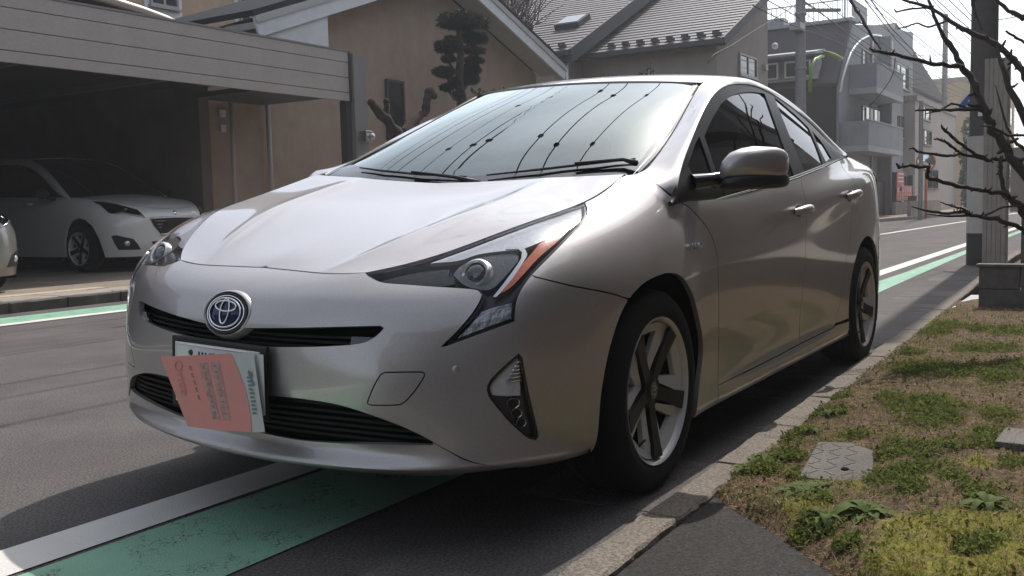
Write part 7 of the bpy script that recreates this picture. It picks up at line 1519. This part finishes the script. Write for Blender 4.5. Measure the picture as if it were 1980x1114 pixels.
# ------------------------------------------------------------------ poles, signs, walls, wires
M['pole_concrete'] = mat('pole_concrete', (.27, .265, .27), .85, noise=(5, .12, 6))
M['pole_dark'] = mat('dark_pole', (.065, .060, .058), .7, noise=(8, .2))
def pole(name, label, x, y, h, r0, r1, mt, z0=-.05, extra=None):
    t = thing(name, label, 'utility pole', (x, y, z0)); b = MB(); n = 10
    b.tube([(0, 0, h*i/n) for i in range(n+1)], [r0+(r1-r0)*i/n for i in range(n+1)], 20); b.build('shaft', mt, t, smooth=True, auto=1.0)
    return t
t = pole('utility_pole', 'pale concrete pole carrying the green street lamp', -24.95, -5.8, 12, .17, .10, M['pole_concrete'])
for z in (4.55, 6.05, 8.0, 9.2):
    b = MB(); b.lathe([(.155, -.04), (.165, -.02), (.165, .02), (.155, .04)], 20, Matrix.Translation((0, 0, z))); b.build('pole_band', M['frame'], t, smooth=True)
b = MB(); b.beam((0, 0, 6.15), (-1.1, .8, 6.22), .09, .09); b.build('cross_arm', M['frame'], t)
b = MB(); b.box(.1, .55, -.15, .15, 5.55, 5.75); b.build('terminal_box', M['frame'], t)
b = MB(); b.beam((0, 0, 9.0), (0, 3.2, 9.0), .10, .10); b.build('cross_arm', M['frame'], t)
gl = mat('lime_green_paint', (.20, .34, .05), .4)
lt = thing('street_lamp', 'lime green street lamp arm fixed to the pale concrete pole', 'street lamp', (-25.08, -5.72, 3.95))
b = MB(); b.tube([(-.02, .14, -.1), (-.05, .16, .55), (-.3, .2, .82), (-1.0, .25, 1.0)], .05, 8); b.build('lamp_arm', gl, lt, smooth=True)
b = MB(); b.ball((-2.0, .28, 1.12), 1.0, 12, 8, (1.1, .13, .055)); b.build('lamp_head', gl, lt, smooth=True)
b = MB(); b.ball((-2.75, .28, 1.12), .25, 10, 6, (1.1, .4, .2)); b.build('lamp_glass', M['trim'], lt, smooth=True)
t = pole('utility_pole', 'thick dark pole beside the gate with a pale sleeve round its foot', -10.75, .50, 10, .165, .13, M['pole_dark'], -.02)
b = MB(); b.tube([(0, 0, .42), (0, 0, 1.62)], .178, 24); b.build('pole_sleeve', mat('pale_sleeve', (.42, .40, .385), .6, noise=(6, .12)), t, smooth=True, auto=.8)
b = MB(); b.tube([(0, 0, -.02), (0, 0, .42)], .176, 24); b.build('pole_guard', mat('black_band', (.035, .035, .037), .55), t, smooth=True, auto=.8)
b = MB(); b.box(.15, .18, -.04, .04, 1.86, 1.92); b.build('number_tag', M['trim'], t)
pole('utility_pole', 'distant pale pole rising above the yellowish building', -60, -7.3, 11.8, .19, .14, M['pole_concrete'], -.4)
pole('utility_pole', 'thin grey pole standing before the beige rendered house', -35.4, -4.4, 4.4, .085, .08, M['frame'], -.1)
pole('utility_pole', 'far reddish pole beyond the gate at the right edge', -46, 3.25, 9, .22, .16, mat('red_pole', (.25, .10, .08), .7), -.3)
# pedestrian crossing sign behind the dark pole
def ped_sign():
    t = thing('crossing_sign', 'blue crossing sign with white walking figure beside the dark pole', 'sign', (-10.93, .38, 2.06))
    bl = mat('sign_blue', (.02, .10, .36), .35); wh = mat('sign_white', (.75, .75, .75), .4)
    T = Matrix(((0, 0, 1, 0), (1, 0, 0, 0), (0, 1, 0, 0), (0, 0, 0, 1)))
    def P(name, poly, z0, z1, m): b = MB(); b.prism(poly, z0, z1, T); return b.build(name, m, t)
    P('sign_edge', [(-.20, -.13), (.20, -.13), (.20, -.04), (.0, .19), (-.20, -.04)], 0, .008, wh); P('sign_face', [(-.188, -.118), (.188, -.118), (.188, -.045), (.0, .17), (-.188, -.045)], .008, .012, bl)
    wf = [((-.03, .075), (-.005, .095), (.015, .08), (.005, .055), (-.02, .055)), ((-.035, .05), (.02, .05), (.012, -.02), (-.03, -.02)), ((-.03, -.02), (-.008, -.02), (-.045, -.095), (-.068, -.09)), ((-.01, -.02), (.012, -.02), (.05, -.09), (.028, -.098)), ((-.035, .045), (-.028, .03), (-.075, -.01), (-.083, .0)), ((.015, .045), (.02, .03), (.06, .0), (.066, .012)), ((-.12, -.055), (-.08, -.055), (-.08, -.07), (-.12, -.07))]
    for w in wf: P('sign_figure', w, .012, .015, wh)
    b = MB(); b.beam((-.01, .0, .03), (-.01, .28, .03), .02, .04); b.build('sign_bracket', M['frame'], t)
ped_sign()
# gate: tall board pillar, second post, lintel and low block wall
gm = mat('weathered_board', (.30, .26, .235), .85, noise=(5, .15, 8), bump=(30, .3, .004))
def gate():
    t = thing('gate_pillar', 'tall weathered pillar of upright boards behind the low block wall', 'pillar', (-8, .93, .0))
    b = MB(); b.box(-.14, .0, -.10, .10, 0, 2.20); b.build('pillar_core', M['pole_dark'], t)
    for k in range(5): bx('upright_board', .004, .022, -.103+.0415*k, -.103+.0415*k+.0385, 0, 2.205, gm, t)
    for k in range(3): bx('upright_board', -.14+.048*k, -.14+.048*k+.044, .1005, .114, 0, 2.20, gm, t)
    t = thing('gate_frame', 'dark gate frame with deep lintel at the right edge', 'gate', (-8, 1.2, 0))
    bx('gate_post', -.10, .0, -.03, .14, 0, .70, M['pole_dark'], t); bx('gate_post', -.10, .0, .85, 1.0, 0, .70, M['pole_dark'], t); bx('lintel', -.12, .02, -.13, 1.6, .705, 1.33, gm, t)
    w = thing('block_wall', 'low dark wall of concrete blocks across the end of the verge', 'wall', (-5.28, 1.1, .02)); bm_ = mat('dark_block', (.12, .112, .105), .9, noise=(14, .25, 7), bump=(90, .4, .004))
    for r in range(2):
        for k in range(5): bx('concrete_block', -.10+random.uniform(-.003, .003), .0+random.uniform(-.003, .003), .02+.40*k-(.12 if r and k else 0), .02+.40*k+.392-(.12 if r else 0), .162*r, .162*r+.157, bm_, w, .004)
    bx('coping', -.115, .012, .0, 2.0, .323, .345, bm_, w, .004)
gate()
b = MB(); b.prism([(-.3, -.4), (.5, -.4), (.5, .6), (-.3, .6)], 0, .03, Matrix.Translation((-7.4, 1.5, .02))); o = b.build('step_slab', M['white_slab']); tag(o, 'pale step slab behind the low block wall under the gate', 'slab')
# things along the far side of the road
w = thing('front_wall', 'pale concrete garden wall in front of the beige rendered house', 'wall', (-39.5, -4.85, -.2))
for k in range(4): bx('wall_panel', -3.4+1.72*k, -3.4+1.72*k+1.70, -.12, 0, 0, .88, M['paving'], w)
def mirror_post():
    t = thing('traffic_mirror', 'round orange traffic mirror on an orange post', 'mirror', (-37.4, -4.55, -.1)); orr = mat('safety_orange', (.60, .16, .04), .45)
    b = MB(); b.tube([(0, 0, 0), (0, 0, 2.0)], .05, 8); b.build('mirror_post', orr, t, smooth=True)
    T = frame((.08, .0, 2.25), (.95, .3, 0)); b = MB(); b.lathe([(.0, -.08), (.33, -.04), (.36, .03), (.30, .04)], 20, T); b.build('mirror_rim', orr, t, smooth=True); b = MB(); b.lathe([(.30, .035), (.2, .06), (.0, .075)], 20, T); b.build('mirror_face', M['chrome'], t, smooth=True)
mirror_post()
def banner():
    red = mat('faded_red', (.52, .13, .08), .7, noise=(4, .2)); wht = M['trim']
    t = thing('banner', 'faded red banner with rows of white characters on the fence of the flats', 'banner', (-42, -6.2, 1.0))
    b = MB(); b.box(-1.75, 1.65, 0, .03, -.32, .33); b.build('banner_cloth', red, t)
    rs = np.random.RandomState(4)
    for row in range(2):
        for k in range(6):
            x = 1.35-.52*k; z = .14-.30*row; b = MB()
            for _ in range(4):
                if rs.rand() < .5: b.box(x-.15, x+.15, .031, .036, z+rs.uniform(-.09, .09), z+rs.uniform(-.09, .09)+.03)
                else: xx = x+rs.uniform(-.14, .12); b.box(xx, xx+.04, .031, .036, z-.10, z+.10)
            b.build('banner_character', wht, t, kind=None)
    t = thing('notice', 'small orange notice standing above the red banner', 'notice', (-41.4, -6.25, 1.6)); b = MB(); b.box(-.75, .75, 0, .03, -.25, .32); b.build('notice_board', red, t)
    for k in range(3): bx('notice_line', -.55, .5, .031, .036, -.13+.16*k, -.07+.16*k, wht, t)
banner()
bx2 = bx('fence_wall', -44, -40.3, -6.35, -6.2, -.2, .62, M['paving']); tag(bx2, 'low grey wall below the red banner', 'wall')
def bicycle():
    t = thing('bicycle', 'bicycle with a front basket parked under the red banner', 'bicycle', (-42.4, -5.9, -.15), rad(8)); fm = M['pole_dark']
    for x in (-.55, .55):
        b = MB(); b.tube([(x+.32*math.cos(a), 0, .33+.32*math.sin(a)) for a in np.linspace(0, 2*math.pi, 21)], .022, 6, False); w = b.build('wheel', M['rubber'], t, smooth=True)
        for k in range(5): b = MB(); a = math.pi*k/5; b.tube([(x+.3*math.cos(a), 0, .33+.3*math.sin(a)), (x-.3*math.cos(a), 0, .33-.3*math.sin(a))], .005, 4); b.build('spoke', M['satin'], w)
    for nm, pts, r in (('bike_frame', [(-.55, 0, .33), (-.1, 0, .30), (.38, 0, .78)], .022), ('bike_frame', [(-.1, 0, .30), (-.25, 0, .85)], .02), ('fork', [(.55, 0, .33), (.40, 0, .80), (.36, 0, 1.0)], .018), ('handlebar', [(.30, -.25, 1.02), (.38, 0, 1.0), (.30, .25, 1.02)], .016)):
        b = MB(); b.tube(pts, r, 6); b.build(nm, fm, t, smooth=True)
    b = MB(); b.ball((-.27, 0, .90), .12, 10, 6, (1.2, .7, .35)); b.build('saddle', fm, t, smooth=True)
    b = MB(); b.box(.42, .70, -.18, .18, .78, 1.02); b.build('basket', fm, t)
bicycle()
# overhead wires: the bundle above the road (mirrored in the windscreen), and the cables seen against the sky
wm = mat('cable_black', (.015, .015, .017), .6)
def wire(pts, r, label, n=6):
    b = MB(); b.tube(pts, r, n); o = b.build('overhead_wire', wm, None, smooth=True); tag(o, label, 'wire', 'overhead wires')
    return o
def sag(y, z, x0, x1, s, dy=0):
    out = []
    for i in range(41):
        t = i/40; x = x0+(x1-x0)*t; u = ((x+25) % 34)/34; out.append((x, y+dy*t, z-s*4*u*(1-u)))
    return out
for wi, (y, z, r, c) in enumerate(((-2.20, 6.50, .012, 1), (-2.82, 6.50, .012, 1), (-3.22, 6.50, .012, 1), (-4.30, 6.55, .0125, 1), (-4.42, 6.50, .0105, 1), (-4.95, 6.60, .008, 1), (-5.5, 6.5, .0125, 0), (-5.95, 6.5, .0125, 0), (-6.35, 6.5, .009, 0))):
    b = MB(); pts = sag(y, z, -93, 43, .25); b.tube(pts, r, 6)
    if c:
        for k in range(17):
            x = -12+2.35*k+(abs(y)*1.7 % 1.0); q = [p for p in pts]; zz = np.interp(x, [p[0] for p in q], [p[2] for p in q]); b.box(x-.05, x+.05, y-.03, y+.03, zz-.04, zz+.02)
    o = b.build('overhead_wire', wm, None, smooth=False); o['label'] = ('nearest', 'second', 'third', 'fourth', 'fifth', 'sixth', 'seventh', 'eighth', 'farthest')[wi]+' overhead wire from the kerb in the bundle strung along the road'; o['category'] = 'wire'; o['group'] = 'overhead street wires'
CABLE_LABEL = ['upper cable running from the pale concrete pole across the flats to the distant pole', 'lower cable crossing the pale concrete pole and the face of the flats', 'cable sagging from the tiled house wall up to the pale concrete pole', 'thick cable leaving the pale concrete pole and falling across the white arc',
 'left one of two steep cables falling over the flats roof', 'right one of two steep cables falling over the flats roof', 'left one of two short cables meeting the dark pole top', 'right one of two short cables meeting the dark pole top', 'level cable passing behind the dark pole high over the far houses', 'upper of two level cables before the beige house', 'lower of two level cables before the beige house',
 'slack looped cable hanging in front of the balconies', 'level cable crossing the flats at the lower balcony', 'low level cable before the beige house windows', 'steep cable from the top edge down to the pale concrete pole', 'thin cable leaving the dark pole towards the right edge']
for i, (pts, r) in enumerate(CABLE):
    o = wire(pts, r, CABLE_LABEL[i])
b = MB(); b.tube([(-37, -7.5, 7.8), (-37, -7.5, 9.6)], .035, 6)
for k in range(5): b.beam((-37, -7.9, 8.6+.2*k), (-37, -7.1, 8.6+.2*k), .02, .02)
o = b.build('tv_aerial', M['frame'], None); tag(o, 'thin rooftop aerial mast above the flats', 'aerial')
# ------------------------------------------------------------------ trees, shrubs, leaflet
bark = mat('dark_bark', (.042, .033, .030), .9, noise=(40, .35, 8), bump=(60, .8, .008))
def bare_tree():
    t = thing('bare_tree', 'bare dark tree with knobbly pruned branches reaching in from the right', 'tree', (-3.4, 2.6, .05))
    o = Vector((-3.4, 2.6, .05)); rs = np.random.RandomState(3)
    b = MB(); b.tube([(0, 0, -.05), (.03, .02, .4), (.02, -.02, .8), (.0, -.04, 1.25), (-.02, -.03, 1.8), (.02, .0, 2.6)], [.10, .085, .08, .075, .06, .045], 12); b.build('trunk', bark, t, smooth=True)
    for L in BRANCH:
        pts = [Vector(p[:3])-o for p in L]; rr = [p[3]*.74 for p in L]; rr[-1] *= .6 if rr[-1] < .012 else 1
        # refine with wobble so the wood is not straight
        P, R = [], []
        for i in range(len(pts)-1):
            for k in range(4):
                f = k/4; p = pts[i].lerp(pts[i+1], f); j = .28*min(rr[i], rr[i+1]); P.append(p+Vector(rs.normal(0, j, 3)) if (k or i) else p); R.append((rr[i]+(rr[i+1]-rr[i])*f)*rs.uniform(.88, 1.12))
        P.append(pts[-1]); R.append(rr[-1])
        b = MB(); b.tube(P, R, 8); br = b.build('branch', bark, t, smooth=True)
        b = MB(); n = 0
        for i in range(1, len(P)):      # buds and spurs
            if rs.rand() < .55:
                d = Vector(rs.normal(0, 1, 3)).normalized(); l = R[i]*rs.uniform(1.5, 3.5); b.tube([P[i], P[i]+d*l*.6, P[i]+d*l+Vector((0, 0, l*.2))], [R[i]*.5, R[i]*.45, R[i]*.25], 5); n += 1
        if n: x = b.build('spur', bark, br, smooth=True); x['kind'] = 'stuff'
bare_tree()
M['needle'] = leaf_mat('pine_needles', (.008, .014, .010), (.020, .030, .020), .6, .1)
M['leafy'] = leaf_mat('evergreen_leaves', (.02, .04, .015), (.07, .10, .04), .35, .15)
def tufts(name, cen, rad_, n, size, mt, parent, rs, flat=.35):
    """leaf-sized faces spread through a lumpy volume"""
    V = []; F = []
    u = rs.normal(0, 1, (n, 3)); u /= np.linalg.norm(u, axis=1, keepdims=True); q = rs.rand(n)**.30
    lump = 1+.22*np.sin(u[:, 0]*5+cen[0]*7)*np.cos(u[:, 1]*6+cen[2]*5)+.10*np.sin(u[:, 2]*11)
    p = np.array(cen)+u*(q*lump)[:, None]*np.array(rad_)
    a = rs.normal(0, 1, (n, 3)); a /= np.linalg.norm(a, axis=1, keepdims=True); c = np.cross(a, rs.normal(0, 1, (n, 3))); c /= np.linalg.norm(c, axis=1, keepdims=True)
    s = size*(.5+rs.rand(n))[:, None]
    V = np.stack([p-a*s, p+c*s*flat, p+a*s, p-c*s*flat], 1).reshape(-1, 3); b = (np.arange(n)*4)[:, None]
    o = link(name, mesh(name, V, b+np.array([0, 1, 2, 3])[None], mt), parent); return o
def topiary():
    o = Vector((-13.3, -9.2, .1)); t = thing('cloud_pine', 'cloud pruned pine with dark rounded foliage pads before the gable wall', 'tree', o); rs = np.random.RandomState(5)
    b = MB(); tr = [(.1, 0, 0), (.0, 0, 1.2), (.08, .0, 2.2), (.0, 0, 2.9), (.08, 0, 3.3), (-.02, 0, 3.8), (.03, 0, 4.25)]; b.tube(tr, [.15, .13, .11, .10, .085, .07, .05], 10); b.build('trunk', bark, t, smooth=True)
    for x, y, z, rx, rz in PADS:
        rx *= 1.12; c = Vector((x, y, z))-o; tz = max(.5, c.z-.25); tx = np.interp(tz, [p[2] for p in tr], [p[0] for p in tr])
        b = MB(); b.tube([(tx, 0, tz), ((tx+c.x)/2, 0, tz+.06), (c.x, 0, c.z-.03)], [.045, .035, .02], 6); b.build('limb', bark, t, smooth=True)
        b = MB(); b.ball(c, 1.0, 14, 8, (rx*.70, rx*.6, rz*.5)); core = b.build('foliage_core', M['needle'], t, smooth=True)
        k = tufts('foliage_pad', c, (rx*1.06, rx*.9, rz*.92), int(1100+4500*rx*rz/.08), .050, M['needle'], t, rs, .13)
topiary()
def stump():
    o = Vector((-11.0, -8.9, .1)); t = thing('pruned_tree', 'hard pruned reddish tree with two knobbed arms before the tall window', 'tree', o); rb = mat('red_bark', (.032, .020, .017), .95, noise=(20, .4, 6), bump=(30, .9, .02)); rs = np.random.RandomState(8)
    def br(pts, r, name):
        b = MB(); P = []; R = []
        for i in range(len(pts)-1):
            for k in range(4): f = k/4; P.append(Vector(pts[i]).lerp(Vector(pts[i+1]), f)+Vector(rs.normal(0, .012, 3))); R.append((r[i]+(r[i+1]-r[i])*f)*rs.uniform(.85, 1.2))
        P.append(Vector(pts[-1])); R.append(r[-1]); b.tube(P, R, 10); return b.build(name, rb, t, smooth=True)
    br([(0, 0, 0), (.02, 0, 1.0), (.0, 0, 2.1)], [.16, .14, .13], 'trunk')
    br([(.0, 0, 2.0), (.35, .0, 2.25), (.78, .0, 2.58)], [.12, .09, .07], 'limb'); br([(.45, 0, 2.3), (.40, .0, 2.62)], [.07, .05], 'limb')
    br([(.0, 0, 2.05), (-.45, .0, 2.42), (-.72, 0, 2.55), (-.82, 0, 2.86)], [.12, .08, .07, .08], 'limb')
    for c, r in (((.80, 0, 2.60), .075), ((-.86, 0, 2.90), .11), ((-.98, .0, 2.86), .07), ((.40, 0, 2.65), .06)): b = MB(); b.ball(c, r, 10, 7); b.build('knob', rb, t, smooth=True)
stump()
def shrubs():
    rs = np.random.RandomState(9)
    t = thing('shrub', 'glossy leaved shrub right of the cloud pine against the gable wall', 'shrub', (-14.6, -9.3, .1))
    for c, r in (((-.1, 0, 2.9), (.7, .5, .35)), ((-.9, 0, 2.95), (.5, .5, .30)), ((.4, 0, 2.7), (.4, .4, .3)), ((-.4, 0, 2.3), (1.0, .6, .6))): tufts('foliage', c, r, 1500, .06, M['leafy'], t, rs, .5)
    b = MB(); b.tube([(0, 0, 0), (-.1, 0, 1.2), (-.2, 0, 2.6)], [.06, .05, .03], 8); b.build('stem', bark, t, smooth=True)
    t = thing('shrub', 'rounded clipped shrub below the tiled house wall', 'shrub', (-20.4, -8.5, .1)); tufts('foliage', (0, 0, 3.4), (.8, .8, .7), 3500, .05, M['needle'], t, rs, .5); b = MB(); b.ball((0, 0, 3.35), .62, 12, 8); b.build('foliage_core', M['needle'], t, smooth=True); b = MB(); b.tube([(0, 0, 0), (0, 0, 3)], .08, 8); b.build('stem', bark, t)
    t = thing('hedge_tree', 'dark leafy evergreen beside the distant pale pole', 'tree', (-62, -5.4, -.3))
    for c, r in (((0, 0, 3.2), (2.2, 1.3, 2.6)), ((.5, .2, 1.6), (2.0, 1.2, 1.6))): tufts('foliage', c, r, 4000, .16, M['leafy'], t, rs, .5)
    b = MB(); b.tube([(0, 0, 0), (0, 0, 3)], .15, 8); b.build('trunk', bark, t)
    # reddish twiggy bush before the tiled house
    t = thing('bare_shrub', 'brown leafless shrub behind the car roof before the tiled house', 'shrub', (-18.6, -8.6, .1)); tb = mat('twig_brown', (.16, .10, .08), .9)
    for k in range(70):
        a = rs.rand()*6.28; e = rs.uniform(.5, 1.4); L = rs.uniform(.5, 1.0); p = Vector((rs.normal(0, .5), rs.normal(0, .2), 2.6)); q = p+Vector((math.cos(a)*math.cos(e), math.sin(a)*math.cos(e), math.sin(e)))*L
        b = MB() if k == 0 else b; b.tube([p, p.lerp(q, .5)+Vector(rs.normal(0, .04, 3)), q], [.012, .009, .004], 4)
    x = b.build('twigs', tb, t); x['kind'] = 'stuff'; b = MB(); b.tube([(0, 0, 0), (0, 0, 2.7)], .06, 8); b.build('stem', bark, t)
shrubs()
def pollard():
    o = Vector((-20.3, -13.2, .1)); t = thing('pollard_tree', 'big bare pollarded tree with thick twin stems behind the gable', 'tree', o); rs = np.random.RandomState(12); pb = mat('pollard_bark', (.075, .060, .055), .9, noise=(6, .35, 8), bump=(12, .8, .04))
    def br(pts, r, name='limb'):
        b = MB(); P = []; R = []
        for i in range(len(pts)-1):
            for k in range(4): f = k/4; P.append(Vector(pts[i]).lerp(Vector(pts[i+1]), f)+Vector(rs.normal(0, .03, 3))); R.append((r[i]+(r[i+1]-r[i])*f)*rs.uniform(.9, 1.15))
        P.append(Vector(pts[-1])); R.append(r[-1]); b.tube(P, R, 12); return b.build(name, pb, t, smooth=True)
    br([(.0, 0, 0), (.1, 0, 3.0), (.3, .0, 5.0), (.75, 0, 6.6), (1.1, 0, 8.2)], [.55, .5, .42, .34, .28], 'trunk'); br([(.1, 0, 4.4), (-.35, 0, 5.6), (-.50, .0, 7.0), (-.45, 0, 8.6)], [.42, .36, .32, .28])
    br([(-.3, 0, 5.3), (-1.2, .1, 5.5), (-1.7, .2, 5.9)], [.25, .22, .2])
    for c, r in (((-1.25, .1, 5.45), .34), ((-1.75, .2, 6.0), .26), ((-.75, 0, 5.2), .34), ((-1.5, .2, 5.1), .28), ((-1.1, .1, 6.3), .22)): b = MB(); b.ball(c, r, 12, 8, (1, .9, .85)); b.build('knob', pb, t, smooth=True)
    b = MB()
    for k in range(130):
        s = Vector(((-1.2, -1.7, -1.1, .9, -.5)[k % 5], .1, (5.6, 6.1, 6.4, 7.5, 7.0)[k % 5]))+Vector(rs.normal(0, .18, 3)); d = Vector((rs.normal(-.35, .45), rs.normal(0, .4), abs(rs.normal(.8, .4)))).normalized(); L = rs.uniform(.9, 2.3); q = s+d*L
        b.tube([s, s.lerp(q, .5)+Vector(rs.normal(0, .08, 3)), q], [.022, .014, .006], 4)
    x = b.build('twigs', pb, t); x['kind'] = 'stuff'
pollard()
# plastic-sleeved leaflet tucked behind the number plate, and the white sheet behind it
def leaflet():
    def quad(name, TL, TR, BR, BL, mt, curl, th, parent, nu=16, nv=16):
        TL, TR, BR, BL = map(Vector, (TL, TR, BR, BL)); V = []
        for i in range(nu+1):
            for j in range(nv+1):
                u, v = i/nu, j/nv; p = TL.lerp(TR, u).lerp(BL.lerp(BR, u), v); V.append(p+Vector((curl*(4*u*(1-u))*(.4+.6*v)-curl*.5*v*(1-u), 0, 0)))
        F = [(i*(nv+1)+j, (i+1)*(nv+1)+j, (i+1)*(nv+1)+j+1, i*(nv+1)+j+1)[::-1] for i in range(nu) for j in range(nv)]
        n = len(V); V2 = [v-Vector((th, 0, 0)) for v in V]; F2 = [tuple(k+n for k in f[::-1]) for f in F]
        return V, link(name, mesh(name, V+V2, F+F2, mt), parent)
    def grad(name, c0, c1):
        m, nt, b = _new(name); L = nt.links.new; tc = nt.nodes.new('ShaderNodeTexCoord'); n = nt.nodes.new('ShaderNodeTexNoise'); n.inputs['Scale'].default_value = 14; n.inputs['Detail'].default_value = 4
        r = nt.nodes.new('ShaderNodeMix'); r.data_type = 'RGBA'; r.inputs['A'].default_value = (*c0, 1); r.inputs['B'].default_value = (*c1, 1)
        L(tc.outputs['Object'], n.inputs['Vector']); L(n.outputs['Fac'], r.inputs['Factor']); L(r.outputs['Result'], b.inputs['Base Color']); b.inputs['Roughness'].default_value = .35; b.inputs['Coat Weight'].default_value = .5; b.inputs['Coat Roughness'].default_value = .12; return m
    red = grad('leaflet_red', (.86, .29, .24), (.64, .30, .29)); wh = grad('leaflet_white', (.60, .62, .60), (.52, .53, .52)); pale = mat('leaflet_print', (.48, .28, .27), .5, noise=(60, .35)); ink = mat('leaflet_ink', (.16, .22, .22), .5); faded = mat('leaflet_faded', (.40, .19, .19), .5, noise=(90, .3))
    TL, TR, BR, BL = LEAF
    t = thing('leaflet', 'red and white plastic sleeved leaflet tucked over the number plate', 'leaflet', (0, 0, 0))
    V, s = quad('sleeve_sheet', TL, TR, BR, BL, wh, .012, .0012, t)
    TLv, TRv, BRv, BLv = map(Vector, (TL, TR, BR, BL))
    def at(u, v, off=.002): p = TLv.lerp(TRv, u).lerp(BLv.lerp(BRv, u), v); return p+Vector((.012*(4*u*(1-u))*(.4+.6*v)-.006*v*(1-u)+off, 0, 0))
    def print_(name, poly, mt, off=.002):
        b = MB(); n = len(poly); V = [at(u, v, off) for u, v in poly]+[at(u, v, off-.0006) for u, v in poly]; b.add(V, [tuple(range(n))[::-1], tuple(range(n, 2*n))]+[(i, (i+1) % n, n+(i+1) % n, n+i) for i in range(n)]); return b.build(name, mt, t)
    def strip_(name, uv0, uv1, mt, off, nu=10, nv=12, warp=None):
        V = [at(*(warp(uv0[0]+(uv1[0]-uv0[0])*i/nu, uv0[1]+(uv1[1]-uv0[1])*j/nv) if warp else (uv0[0]+(uv1[0]-uv0[0])*i/nu, uv0[1]+(uv1[1]-uv0[1])*j/nv)), off) for i in range(nu+1) for j in range(nv+1)]
        F = [(i*(nv+1)+j, (i+1)*(nv+1)+j, (i+1)*(nv+1)+j+1, i*(nv+1)+j+1)[::-1] for i in range(nu) for j in range(nv)]; return link(name, mesh(name, V, F, mt), t)
    edge = lambda u, v: (u*(.78+.10*math.sin(v*2.2))+.0, v)
    strip_('red_panel', (0, 0), (1, 1), red, .0012, warp=edge)
    for u in (.42, .55): strip_('text_box', (u, .10), (u+.095, .86), pale, .002)
    rs = np.random.RandomState(2)
    for k in range(9): print_('text_line', [(.45, .15+.075*k), (.485, .15+.075*k), (.485, .19+.075*k), (.45, .19+.075*k)], faded, .0026)
    for k in range(9): print_('text_line', [(.575, .14+.078*k), (.612, .14+.078*k), (.612, .165+.078*k), (.575, .165+.078*k)], faded, .0026)
    for k in range(10): print_('text_line', [(.905, .30+.05*k), (.955-.02*(k % 2), .30+.05*k), (.955, .325+.05*k), (.905, .325+.05*k)], ink, .0022)
    print_('handwriting', [(.93, .22), (.965, .26), (.95, .33), (.972, .40), (.955, .42), (.935, .34), (.92, .25)], ink, .0024)
    me = text_mesh('Orico', .040, .0004); me.materials.append(mat('leaflet_title', (.60, .30, .27), .5)); c = at(.165, .30, .004); ud = (TRv-TLv).normalized(); vd = ((BLv-TLv)*.5+(BRv-TRv)*.5).normalized(); nn = vd.cross(ud).normalized()
    if nn.x < 0: nn = -nn
    yd = nn.cross(vd); me.transform(Matrix(((vd.x, yd.x, nn.x, c.x), (vd.y, yd.y, nn.y, c.y), (vd.z, yd.z, nn.z, c.z), (0, 0, 0, 1)))); link('title', me, t)
    for k in range(5): print_('small_print', [(.30, .14+.10*k), (.325, .14+.10*k), (.325, .20+.10*k), (.30, .20+.10*k)], faded, .0022)
    t2 = thing('paper_sheet', 'white paper showing behind the right edge of the red leaflet', 'paper', (0, 0, 0))
    quad('paper', *SHEET, mat('white_paper', (.66, .68, .67), .6), .004, .0008, t2)
leaflet()
# unseen buildings, added and kept dark for what the car reflects
def unseen(name, label, x0, x1, y0, y1, h, c):
    t = thing(name, label, 'house', (x0, y0, 0)); bx('wall', 0, x1-x0, 0, y1-y0, 0, h, mat(name+'_render', c, .9, noise=(2, .15, 6)), t)
    b = MB(); b.prism([(-.5, h), (x1-x0+.5, h), ((x1-x0)/2, h+2)], -.4, y1-y0+.4, Matrix(((1, 0, 0, 0), (0, 0, 1, 0), (0, 1, 0, 0), (0, 0, 0, 1)))); b.build('roof', M['slate'], t)
unseen('added_verge_house', 'unseen brown house added behind the verge to darken reflections', -24, -4.5, 4.6, 13, 7.2, (.085, .075, .062))
unseen('added_tall_block', 'unseen tall brown building added beyond the gate to darken reflections', -40, -24.5, 4.8, 14, 11.0, (.085, .075, .062))
unseen('added_low_house', 'unseen low brown house added beside the camera to darken reflections', -4.3, 9, 5.0, 13, 4.4, (.085, .075, .062))
unseen('added_grey_house', 'unseen grey house added behind the camera for bumper reflections', 11, 20, -20, -8, 5.0, (.14, .13, .12))
unseen('added_dark_house', 'unseen dark house added further behind the camera for bumper reflections', 12, 24, 2.5, 12, 6.0, (.09, .08, .07))
# ------------------------------------------------------------------ thin midday haze round the whole scene
def haze():
    b = MB(); b.box(-905, 305, -705, 705, -1.1, 17.5); m = bpy.data.materials.new('haze_air'); m.use_nodes = True; nt = m.node_tree; nt.nodes.clear()
    o = nt.nodes.new('ShaderNodeOutputMaterial'); v = nt.nodes.new('ShaderNodeVolumePrincipled'); v.inputs['Color'].default_value = (.93, .95, 1, 1); v.inputs['Density'].default_value = .0017; v.inputs['Anisotropy'].default_value = .35
    nt.links.new(v.outputs[0], o.inputs['Volume']); link('haze', mesh('haze', b.V, b.F, m, smooth=False), None, 'stuff')
haze()
